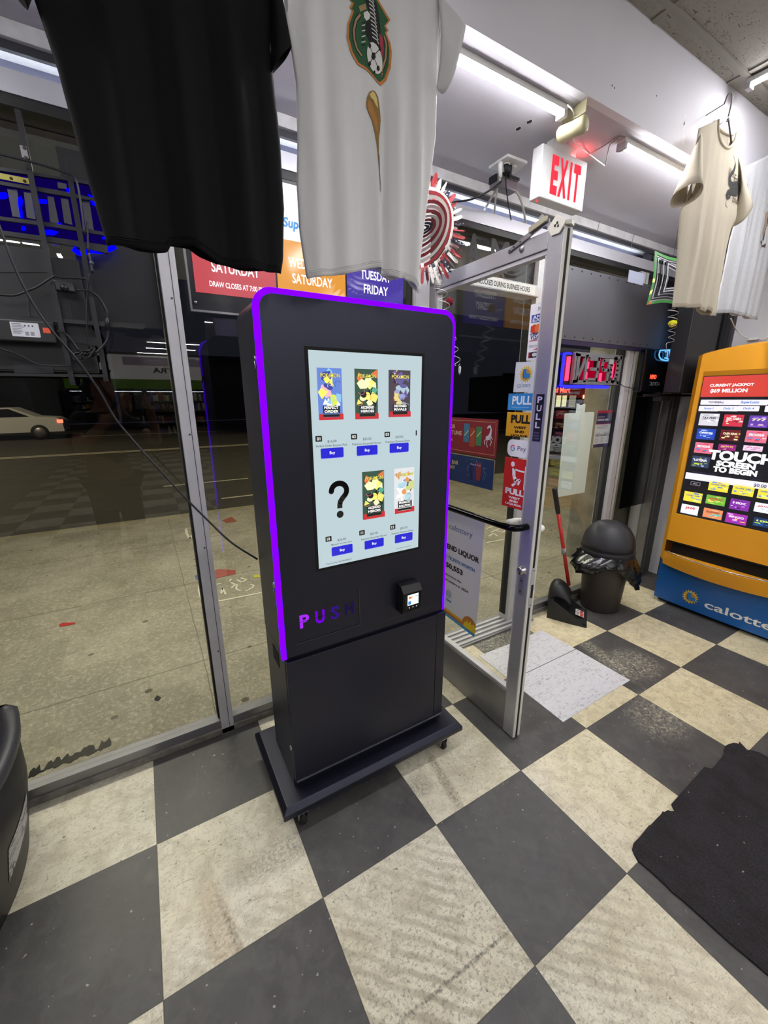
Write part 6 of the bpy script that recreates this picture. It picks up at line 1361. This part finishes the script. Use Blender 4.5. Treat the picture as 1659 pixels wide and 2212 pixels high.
# ================================================================== LOTTERY JACKPOT SIGN
LY = .862
t = thing('lottery_sign', 'wide lit jackpot sign in red, orange and purple panels behind the two nearest shirts', 'sign', (-.05, .88, 1.87))
def LP(px, py): p = AY(px, py, LY); return p.x, p.z
lx0 = -.512; lxr = [(-.512, -.212), (-.205, .092), (.099, .388)]; lz0, lz1 = 1.930, 2.33
m = MB(); m.box((lx0-.022, LY+.004, 1.868), (.408, LY+.044, 2.36), mat('#0f0f14', .4, key='sign_body')); m.build('case', t, bevel=.003)
m = MB(); m.box((lx0-.024, LY+.002, 1.866), (lx0-.018, LY+.012, 2.36), ALU); m.box((lx0-.024, LY+.001, 1.864), (.41, LY+.006, 1.871), ALU); m.tube([(lx0-.005, LY+.003, 1.895), (lx0-.005, LY, 1.895)], .006, STEEL); m.build('trim', t)
lit = lambda c, e=.75: scr(c, e)
names = [('POWERBALL', 'MONDAY|WEDNESDAY', 'SATURDAY', 'DRAW CLOSES AT 7:00 PM', '#bf4a52'), ('SuperLotto', 'WEDNESDAY', 'SATURDAY', 'DRAW CLOSES AT 7:45 PM', '#dd9430'), ('MEGA', 'TUESDAY', 'FRIDAY', 'DRAW CLOSES AT 7:45 PM', '#40309a')]
for (a_, b_), (nm, d1, d2, dr, cc) in zip(lxr, names):
    m = MB(); B = Board(m, (0, LY+.003, 0), (1, 0, 0), (0, 0, 1), (0, -1, 0)); c_ = (a_+b_)/2; ww = scr('#f2f0f4', .95)
    zt_ = 2.155 if nm != 'POWERBALL' else 2.155
    B.rect(a_, lz0, b_, zt_, lit(cc, .8), 1); B.rect(a_, zt_, b_, 2.345, scr('#e9edf0', .95), 1)
    B.text(nm, a_+.035 if nm == 'SuperLotto' else c_, 2.21, .045, scr('#2f84c8', .9), 2, w=.20, bold=.04, shear=.15, align='L' if nm == 'SuperLotto' else 'C'); B.disc(c_, 2.29, .035, .035, scr('#d8a82c', .9), 2)
    dd = d1.split('|')
    if len(dd) == 2: B.text(dd[0], c_, 2.125, .026, ww, 2, w=.12, bold=.02); B.text(dd[1], c_, 2.075, .032, ww, 2, w=.19, bold=.02)
    else: B.text(d1, c_, 2.078, .036, ww, 2, w=.20 if len(d1) > 7 else .155, bold=.02)
    B.text(d2, c_, 2.022, .036, ww, 2, w=(.175, .175, .125)[names.index((nm, d1, d2, dr, cc))], bold=.02); B.text(dr, c_, 1.964, .019, ww, 2, w=.20, bold=.02)
    m.build('lit_panel', t, fix=False)
# letters on the glass above the door
m = MB(); B = Board(m, (0, YW-.0016, 0), (1, 0, 0), (0, 0, 1), (0, -1, 0)); lk = mat('#101013', .6, key='black_vinyl')
p, q = AY(1015, 490, YW), AY(1015, 556, YW)
B.text('A', .845, 2.285, .15, lk, 1, w=.105, bold=.05); B.text('M', 1.03, 2.285, .15, lk, 1, w=.13, bold=.05); B.text('N', .68, 2.285, .15, lk, 1, w=.10, bold=.05, flip=True)
tag(m.build('window_lettering', loc=(.9, YW, 2.2), fix=False), 'large black letters on the glass above the door opening', 'lettering')
# ================================================================== LEFT WINDOW: NEON, DISPLAY BACK, CABLES
NY = .85
FRG = mat('#303036', .5, .3, key='neon_frame')
def Zp(X, Y, y=NY): return AY(X/5.184, 200+Y/5.184, y)
def Zq(X, Y, y=NY): return AY(X/5.184, 480+Y/5.184, y)
def flat(m, f, pts, th, mt, y): m.prism([f(a, b, y) for a, b in pts], (0, th, 0), mt)
def extend(p, q, k=.35): return p+(p-q)*k
t = thing('neon_beer_sign', 'blue neon sign in a dark metal frame seen from behind at the left window', 'neon sign', (-1.05, NY+.02, 1.95))
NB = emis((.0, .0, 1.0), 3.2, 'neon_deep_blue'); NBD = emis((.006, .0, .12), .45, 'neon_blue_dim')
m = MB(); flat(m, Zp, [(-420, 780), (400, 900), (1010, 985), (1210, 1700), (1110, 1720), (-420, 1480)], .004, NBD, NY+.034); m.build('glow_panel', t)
for pts in ([(-400, 760), (400, 900), (1000, 985), (1015, 1035), (760, 985), (300, 915), (-400, 820)], [(-400, 930), (0, 990), (640, 1090), (1060, 1180), (1060, 1215), (620, 1140), (0, 1030), (-400, 970)],
            [(-400, 1330), (0, 1385), (560, 1455), (1160, 1560), (1175, 1600), (560, 1500), (0, 1425), (-400, 1370)], [(-400, 1480), (0, 1540), (740, 1640), (1200, 1710), (1210, 1800), (740, 1700), (0, 1590), (-400, 1530)]):
    m = MB(); flat(m, Zp, pts, .012, FRG, NY+.004); m.build('frame_rail', t)
for pts in ([(80, 1080), (190, 1085), (230, 1400), (140, 1385)], [(265, 1110), (345, 1120), (400, 1420), (300, 1400)], [(530, 1160), (600, 1170), (660, 1470), (560, 1450)], [(680, 1180), (760, 1190), (810, 1480), (720, 1460)], [(915, 1200), (1000, 1215), (1050, 1540), (960, 1520)], [(640, 1000), (740, 1020), (745, 1080), (650, 1070)], [(-260, 1040), (-180, 1050), (-130, 1350), (-220, 1340)]):
    m = MB(); flat(m, Zp, pts, .010, mat('#4a4a50', .5, key='neon_letter_back'), NY+.012); m.build('letter_back', t)
for pts in ([(0, 1120), (60, 1115), (90, 1150), (60, 1180), (0, 1185)], [(200, 1180), (230, 1160), (250, 1200), (240, 1280), (250, 1400), (230, 1400), (205, 1270)], [(425, 1195), (520, 1200), (525, 1235), (430, 1230)], [(380, 1230), (395, 1230), (415, 1380), (400, 1380)], [(735, 1075), (770, 1070), (785, 1110), (750, 1115)], [(985, 1135), (1040, 1160), (1005, 1165)], [(1005, 1205), (1080, 1220), (1085, 1270), (1040, 1255)],
            [(235, 1510), (265, 1490), (290, 1520), (265, 1540), (240, 1535)], [(490, 1545), (560, 1535), (650, 1560), (600, 1590), (510, 1585)], [(1140, 1620), (1195, 1605), (1190, 1635), (1150, 1635)], [(640, 1455), (690, 1462), (690, 1475), (640, 1470)]):
    m = MB(); flat(m, Zp, pts, .006, NB, NY+.008); m.build('neon_segment', t)
m = MB(); m.tube(smooth_path([Zq(820, 300, NY+.02), Zq(900, 350, NY+.02), Zq(1000, 320, NY+.02), Zq(1120, 325, NY+.02), Zq(1230, 300, NY+.02), Zq(1290, 270, NY+.02)], 5), .007, NB); m.build('lower_neon_curve', t)
m = MB(); flat(m, Zp, [(-300, 880), (0, 900), (340, 965), (345, 1030), (0, 965), (-300, 930)], .002, mat('#b5ab52', .5, key='pale_yellow_strip'), NY-.001)
for X, Y in ((125, 960), (275, 990), (-60, 935)): p = Zp(X, Y, NY-.002); m.lathe([(0, 0), (.004, 0), (.004, .001)], mat('#3a2a18', .8), c=p, seg=10, fn=lambda p: V3(p.x, p.z, p.y))
m.build('yellow_strip', t, fix=False)
for (fa, a_, b_), (fb_, c_, d_), lab in (((Zp, 180, 190), (Zq, 830, 1820), 'left'), ((Zp, 745, 740), (Zq, 1190, 1780), 'right')):
    P, Q = fa(a_, b_, NY-.018), fb_(c_, d_, NY-.018); x_ = (P.x+Q.x)/2
    m = MB(); m.box((x_-.007, NY-.022, Q.z), (x_+.007, NY-.008, P.z), mat('#29292e', .4, .4, key='rack_steel')); tag(m.build('mounting_rail', loc=(x_, NY-.015, Q.z)), lab+' upright steel rail of the rack holding the display at the left window', 'rail')
m = MB(); p = Zp(220, 590, NY-.024); q = Zp(325, 745, NY-.024); m.box((p.x, NY-.026, q.z), (q.x, NY-.023, p.z), ALU)
for X, Y in ((275, 620), (290, 730)): c_ = Zp(X, Y, NY-.0265); m.lathe([(0, -.002), (.005, 0)], DGREY, c=c_, seg=8, fn=lambda p: V3(p.x, p.z, p.y))
tag(m.build('bracket_plate', loc=p), 'small bright steel plate bolted to the left rail above the neon', 'bracket')
# television back
t = thing('television', 'dark back of a television mounted facing the street below the neon sign', 'television', (-1.0, .88, 1.58))
TVG = mat('#1d1d24', .5, key='tv_back', bump=.05, bscale=300)
p0, p1, p2, p3 = Zq(-420, 300, .868), Zq(1040, 360, .868), Zq(1180, 1700, .868), Zq(-420, 1640, .868)
xa, xb, za, zb = -1.30, (p1.x+p2.x)/2-.03, p2.z+.004, 1.985
m = MB(); m.box((xa, .868, za), (xb, .90, zb), mat('#17171b', .5, key='tv_shell')); m.build('shell', t, bevel=.004)
for pts in ([(-420, 210), (0, 255), (495, 305), (560, 560), (0, 560), (-420, 500)], [(345, 830), (625, 860), (660, 1110), (340, 1050)], [(700, 1130), (1050, 1210), (1100, 1390), (730, 1330)], [(0, 850), (320, 850), (340, 1060), (0, 1060)], [(150, 1550), (590, 1560), (600, 1690), (160, 1690)], [(700, 860), (790, 900), (820, 1090), (690, 1080)]):
    m = MB(); flat(m, Zq, pts, .004, TVG, .866); m.build('cover_plate', t, bevel=.002)
for pts in ([(0, 1050), (700, 1085), (1620, 1140), (1640, 1170), (1600, 1195), (900, 1140), (0, 1080)], [(-420, 1690), (50, 1690), (1190, 1705), (1180, 1735), (60, 1720), (-420, 1720)]):
    m = MB(); flat(m, Zq, pts, .016, mat('#202024', .4, key='bracket_bar'), .842); m.build('bracket_bar', t, bevel=.002)
t = thing('junction_box', 'flat black electrical box with a white rating label and orange sticker', 'electrical box', (-1.03, .84, 1.72))
m = MB(); P = [Zq(-420, 1060, .835), Zq(600, 1100, .835), Zq(640, 1340, .835), Zq(-420, 1330, .835)]; m.box((-1.30, .825, (P[2].z+P[3].z)/2), ((P[1].x+P[2].x)/2, .845, (P[0].z+P[1].z)/2-.002), mat('#141416', .4, key='box_black')); m.build('box', t, bevel=.004)
m = MB(); B = Board(m, (0, .8245, 0), (1, 0, 0), (0, 0, 1), (0, -1, 0)); a_, b_ = Zq(110, 1118, .8245), Zq(455, 1292, .8245); a2, b2 = Zq(135, 1275, .8245), Zq(430, 1130, .8245)
X0, X1, Z0, Z1 = (a_.x+a2.x)/2, (b_.x+b2.x)/2, (a2.z+b_.z)/2, (a_.z+b2.z)/2; B.rrect(X0, Z0, X1, Z1, .003, PL('#d3d4dd'), 1); r = random.Random(11)
for i in range(7): B.rect(X0+.004, Z1-.005-.0045*i, X0+.004+r.uniform(.015, .03), Z1-.0036-.0045*i, PL('#4a4a55'), 2)
for i in range(3): B.disc(X0+.035+.009*i, Z1-.009, .0022, .0028, PL('#4a4a55'), 2, 10)
for i in range(2): B.rect(X0+.032+.013*i, Z0+.004, X0+.041+.013*i, Z0+.015, PL('#8d8e98'), 2)
a_, b_ = Zq(475, 1180, .8245), Zq(570, 1245, .8245); B.rect(a_.x, b_.z, b_.x, a_.z, PL('#e0502c'), 1); m.build('rating_label', t, fix=False)
t = thing('rotary_switch', 'black inline box with a round knob clipped across the rack', 'switch', (-.93, .82, 1.88))
p, q = Zq(600, 640, .825), Zq(850, 800, .825); m = MB(); m.box((p.x, .815, q.z+.002), (q.x, .84, p.z-.002), mat('#2b2b2f', .4, key='switch_case')); m.build('case', t, bevel=.004)
m = MB(); c_ = Zq(720, 735, .812); m.lathe([(0, -.010), (.008, -.009), (.011, 0), (.011, .006)], BLACKP, c=c_, seg=20, fn=lambda p: V3(p.x, p.z, p.y)); m.build('knob', t)
t = thing('inline_dimmer', 'small dark inline dimmer hanging on the right rail', 'switch', (-.87, .80, 1.93))
p, q = Zq(975, 345, .815), Zq(1060, 565, .815); m = MB(); m.box((p.x+.002, .805, q.z), (q.x-.002, .83, p.z), mat('#333338', .4, key='dimmer_case')); m.build('case', t, bevel=.004)
m = MB(); c_ = Zq(1025, 455, .803); m.lathe([(0, -.004), (.005, -.003), (.006, 0)], mat('#55555c', .3), c=c_, seg=16, fn=lambda p: V3(p.x, p.z, p.y)); m.build('knob', t)
def zc(lst, y, f=Zq): return [((X/5.184), ((480 if f is Zq else 200)+Y/5.184), y) for X, Y in lst]
CB = mat('#18181c', .4, key='cable_black')
cable('cable', [(-60, 330, .74), (0, 492, .74), (25, 560, .74), (60, 635, .74), (105, 705, .74), (165, 775, .745), (215, 845, .75), (250, 905, .75), (300, 965, .74), (340, 1010, .72), (400, 1075, .69), (450, 1125, .66), (500, 1172, .62), (556, 1208, .595)], .0036, CB, 'long black power lead hanging diagonally from the left rack to the kiosk')
cable('cable', zc([(-300, 600), (0, 690), (400, 790), (740, 900), (830, 950), (870, 1040), (905, 1250), (950, 1600)], .81, Zp), .003, CB, 'black cable looping along the top of the neon frame and down its right side')
cable('cable', zc([(-100, 800), (150, 820), (300, 770), (420, 720), (600, 610), (700, 620), (960, 630)], .805), .0032, CB, 'black cable draped level across the rack at the rotary switch')
cable('cable', zc([(860, 760), (1000, 770), (1110, 850), (1190, 990), (1200, 1060), (1210, 1280), (1150, 1390), (1060, 1470), (960, 1500)], .80), .0035, CB, 'black cable with a connector curving round the right end of the rack')
m = MB(); m.tube([Zq(1198, 1050, .80), Zq(1203, 1210, .80)], .0065, CB); tag(m.build('connector', loc=Zq(1200, 1130, .80)), 'thick black barrel connector in the curving cable', 'connector')
cable('cable', zc([(-60, 1400), (0, 1415), (200, 1480), (350, 1560), (470, 1600), (830, 1610)], .80), .0032, CB, 'black cable sagging below the electrical box')
cable('cable', zc([(640, 1220), (720, 1240), (800, 1320), (870, 1420), (950, 1450)], .80), .003, CB, 'short black cable from the electrical box to the bundle')
cable('cable', zc([(975, 0), (990, 345)], .812), .0025, CB, 'thin black wire above the inline dimmer')
cable('cable', zc([(1000, 565), (975, 820), (970, 1150), (1000, 1420)], .812), .0022, CB, 'thin black wire dropping below the inline dimmer')
m = MB(); r = random.Random(3); c_ = Zq(930, 1480, .79)
for k in range(9): m.tube(smooth_path([c_+V3(-.028+.02*j+r.uniform(-.004, .004), r.uniform(-.012, .012), -.010+.006*j+r.uniform(-.012, .012)) for j in range(4)], 5), .0026, CB, seg=6)
tag(m.build('cable_bundle', loc=c_), 'coiled bundle of black cable tied at the rack', 'cable')
m = MB(); m.box((-.86, YW-.012, 1.80), (-.632, YW-.006, 2.30), mat('#0b0b0e', .6, key='black_sheet')); tag(m.build('black_sheet', loc=(-.75, YW-.01, 1.80)), 'black sheet covering the glass between the neon sign and the mullion', 'window film')
# reflective leaf: clear window decals

m = MB(); pt = mat('#0a0a0a', .8, key='peeled_tape'); r = random.Random(21); P0, P1 = AZ(62, 1676, ZO+.002), AZ(240, 1608, ZO+.002)
top_, bot_ = [], []
for i in range(31):
    p = lerp(P0, P1, i/30); top_.append(V3(p.x, p.y+r.uniform(.02, .055)*(0.1 if i in (4, 5, 24, 25) else 1), ZO)); bot_.append(V3(p.x, p.y-r.uniform(.0, .02), ZO))
m.prism(bot_+top_[::-1], (0, 0, .003), pt); tag(m.build('peeling_tape', loc=P0), 'ragged black strip of peeled tape on the pavement along the window foot', 'tape')
# far end of the shop, mirrored in the glass
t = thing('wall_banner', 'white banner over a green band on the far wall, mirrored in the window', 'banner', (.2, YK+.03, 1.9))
m = MB(); m.box((-1.6, YK+.005, 2.15), (2.4, YK+.03, 2.84), scr('#e2dcd6', .9)); B = Board(m, (0, YK+.031, 0), (-1, 0, 0), (0, 0, 1), (0, 1, 0), .002)  # emission added so the banner's reflection in the window reads brighter
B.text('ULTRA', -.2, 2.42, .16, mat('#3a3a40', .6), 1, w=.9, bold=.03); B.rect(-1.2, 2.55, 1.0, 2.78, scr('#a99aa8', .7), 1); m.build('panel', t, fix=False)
m = MB(); m.box((-2.5, YK+.005, 1.86), (3.0, YK+.05, 2.148), scr('#56781f', .8)); m.build('green_band', t)  # green band also given a glow to lift its reflection
for i in range(6):
    x0_ = -2.4+i*.92; t = thing('drinks_cooler', 'tall dark drinks cooler with lit shelves along the far wall, mirrored in the window', 'cooler', (x0_+.45, YK+.35, 0), 'coolers on the far wall')
    m = MB(); m.box((x0_, YK+.06, 0), (x0_+.90, YK+.7, .12), DGREY); m.box((x0_, YK+.06, 1.80), (x0_+.90, YK+.72, 1.855), DGREY); m.box((x0_, YK+.06, .12), (x0_+.03, YK+.7, 1.80), DGREY); m.box((x0_+.87, YK+.06, .12), (x0_+.90, YK+.7, 1.80), DGREY); m.box((x0_+.03, YK+.06, .12), (x0_+.87, YK+.09, 1.80), mat('#1b1e26', .5)); m.build('cabinet', t)
    m = MB(); m.box((x0_+.06, YK+.66, 1.775), (x0_+.84, YK+.68, 1.79), emis((.9, .95, 1), 9, 'cooler_light')); m.build('light_bar', t)
    for z in (.5, .85, 1.2, 1.5):
        m = MB(); m.box((x0_+.03, YK+.10, z), (x0_+.87, YK+.62, z+.015), ALU); r = random.Random(i*7+int(z*10)); x = x0_+.06
        while x < x0_+.8: c_ = r.choice(('#8e2a2a', '#2a4a8e', '#c9c4b0', '#3a6a3a', '#7a4a8a', '#b0802a', '#20242c')); m.box((x, YK+.40, z+.015), (x+.06, YK+.60, z+.015+r.uniform(.15, .24)), PL(c_)); x += .07
        m.build('stocked_shelf', t)

# ================================================================== THE PHOTOGRAPHER, mirrored in the window
FH = V3(math.sin(YAW), math.cos(YAW), 0); RH = V3(math.cos(YAW), -math.sin(YAW), 0); ZU = V3(0, 0, 1)
def PB(a, b, z): return V3(CAM.x, CAM.y, 0)+RH*a-FH*b+ZU*z          # a to the right, b behind the lens
base = PB(-.02, .52, 0)
t = thing('person', 'person in black t-shirt holding up a phone in both hands, mirrored in the window', 'person', base)
def skinned(name, P, Ed, Rd, mt, root=0, sub=2):
    me = bpy.data.meshes.new(name); me.from_pydata([tuple(p-base) for p in P], Ed, []); me.materials.append(mt)
    o = bpy.data.objects.new(name, me); COL.objects.link(o); o.parent = t
    md = o.modifiers.new('skin', 'SKIN'); md.use_smooth_shade = True
    for i, r_ in enumerate(Rd): d = me.skin_vertices[0].data[i]; d.radius = (r_, r_) if not isinstance(r_, tuple) else r_; d.use_root = (i == root)
    ss = o.modifiers.new('sub', 'SUBSURF'); ss.levels = sub; ss.render_levels = sub; return o
P, Ed, Rd = [], [], []
def addp(p, r_, prev=None):
    P.append(p); Rd.append(r_)
    if prev is not None: Ed.append((prev, len(P)-1))
    return len(P)-1
pel = addp(PB(-.02, .52, .95), .135); wai = addp(PB(-.02, .52, 1.12), .120, pel); che = addp(PB(-.02, .52, 1.30), .140, wai); nb = addp(PB(-.02, .50, 1.45), .070, che)
nk = addp(PB(-.02, .47, 1.52), .056, nb); jaw = addp(PB(-.02, .43, 1.585), .068, nk); hd = addp(PB(-.02, .44, 1.66), .088, jaw); cr2 = addp(PB(-.02, .45, 1.73), .066, hd); nose = addp(PB(-.02, .345, 1.625), .012, jaw)
for s_ in (-1, 1):
    hip = addp(PB(-.02+.09*s_, .52, .90), .105, pel); kn = addp(PB(-.02+.11*s_, .50, .50), .062, hip); an = addp(PB(-.02+.12*s_, .54, .10), .042, kn); addp(PB(-.02+.14*s_, .40, .04), .036, an)
    sh_ = addp(PB(-.02+.17*s_, .51, 1.40), .062, che); el = addp(PB(-.02+.30*s_, .30, 1.19), .045, sh_); fo = addp(PB(.20*s_-.01, .17, 1.36), .040, el); wr = addp(PB(.105*s_, .055, 1.485), .027, fo)
    pa = addp(PB(.075*s_, .045, 1.535), .026, wr)
    th = addp(PB(.050*s_, .060, 1.520), .012, pa); addp(PB(.028*s_, .050, 1.548), .010, th)
    for k in range(4):
        k0 = addp(PB(.074*s_, .036, 1.525+.019*k), .010, pa); k1 = addp(PB((.068-.001*k)*s_, .012, 1.528+.020*k), .009, k0); addp(PB((.052+.001*k)*s_, .012, 1.530+.020*k), .0085, k1)
SKN = mat('#9a6f55', .55, key='skin')
skinned('body', P, Ed, Rd, SKN)
P, Ed, Rd = [], [], []
a_ = addp(PB(-.02, .52, .90), .150); b_ = addp(PB(-.02, .52, 1.12), .137, a_); c_ = addp(PB(-.02, .52, 1.31), .157, b_); d_ = addp(PB(-.02, .505, 1.44), .088, c_)
for s_ in (-1, 1): e_ = addp(PB(-.02+.17*s_, .51, 1.40), .080, c_); addp(PB(-.02+.255*s_, .375, 1.27), .072, e_)
skinned('t_shirt', P, Ed, Rd, mat('#121214', .85, key='black_jersey'))
P, Ed, Rd = [], [], []
a_ = addp(PB(-.02, .52, .94), .146)
for s_ in (-1, 1): b_ = addp(PB(-.02+.09*s_, .52, .86), .120, a_); c_ = addp(PB(-.02+.11*s_, .50, .50), .085, b_); addp(PB(-.02+.12*s_, .535, .12), .068, c_)
skinned('trousers', P, Ed, Rd, mat('#1d2230', .85, key='denim'))
P, Ed, Rd = [], [], []
a_ = addp(PB(-.02, .47, 1.68), .095); b_ = addp(PB(-.02, .47, 1.74), .078, a_); addp(PB(-.02, .51, 1.63), .070, a_); skinned('hair', P, Ed, Rd, mat('#14100e', .7, key='dark_hair'))
for s_ in (-1, 1):
    P, Ed, Rd = [], [], []
    a_ = addp(PB(-.02+.12*s_, .57, .045), .045); b_ = addp(PB(-.02+.13*s_, .45, .045), .045, a_); addp(PB(-.02+.145*s_, .35, .038), .036, b_); skinned('shoe', P, Ed, Rd, mat('#1b1b1d', .6, key='shoe'), sub=1)
m = MB(); cc_ = CAM-FW*.022; u_ = UP; r_ = RT
m.obox(cc_-u_*.045, r_, u_, .037, .076, .004, mat('#111215', .3, key='phone_back')); tag(m.build('smartphone', loc=cc_, bevel=.003), 'black phone held upright by the person mirrored in the window', 'phone')
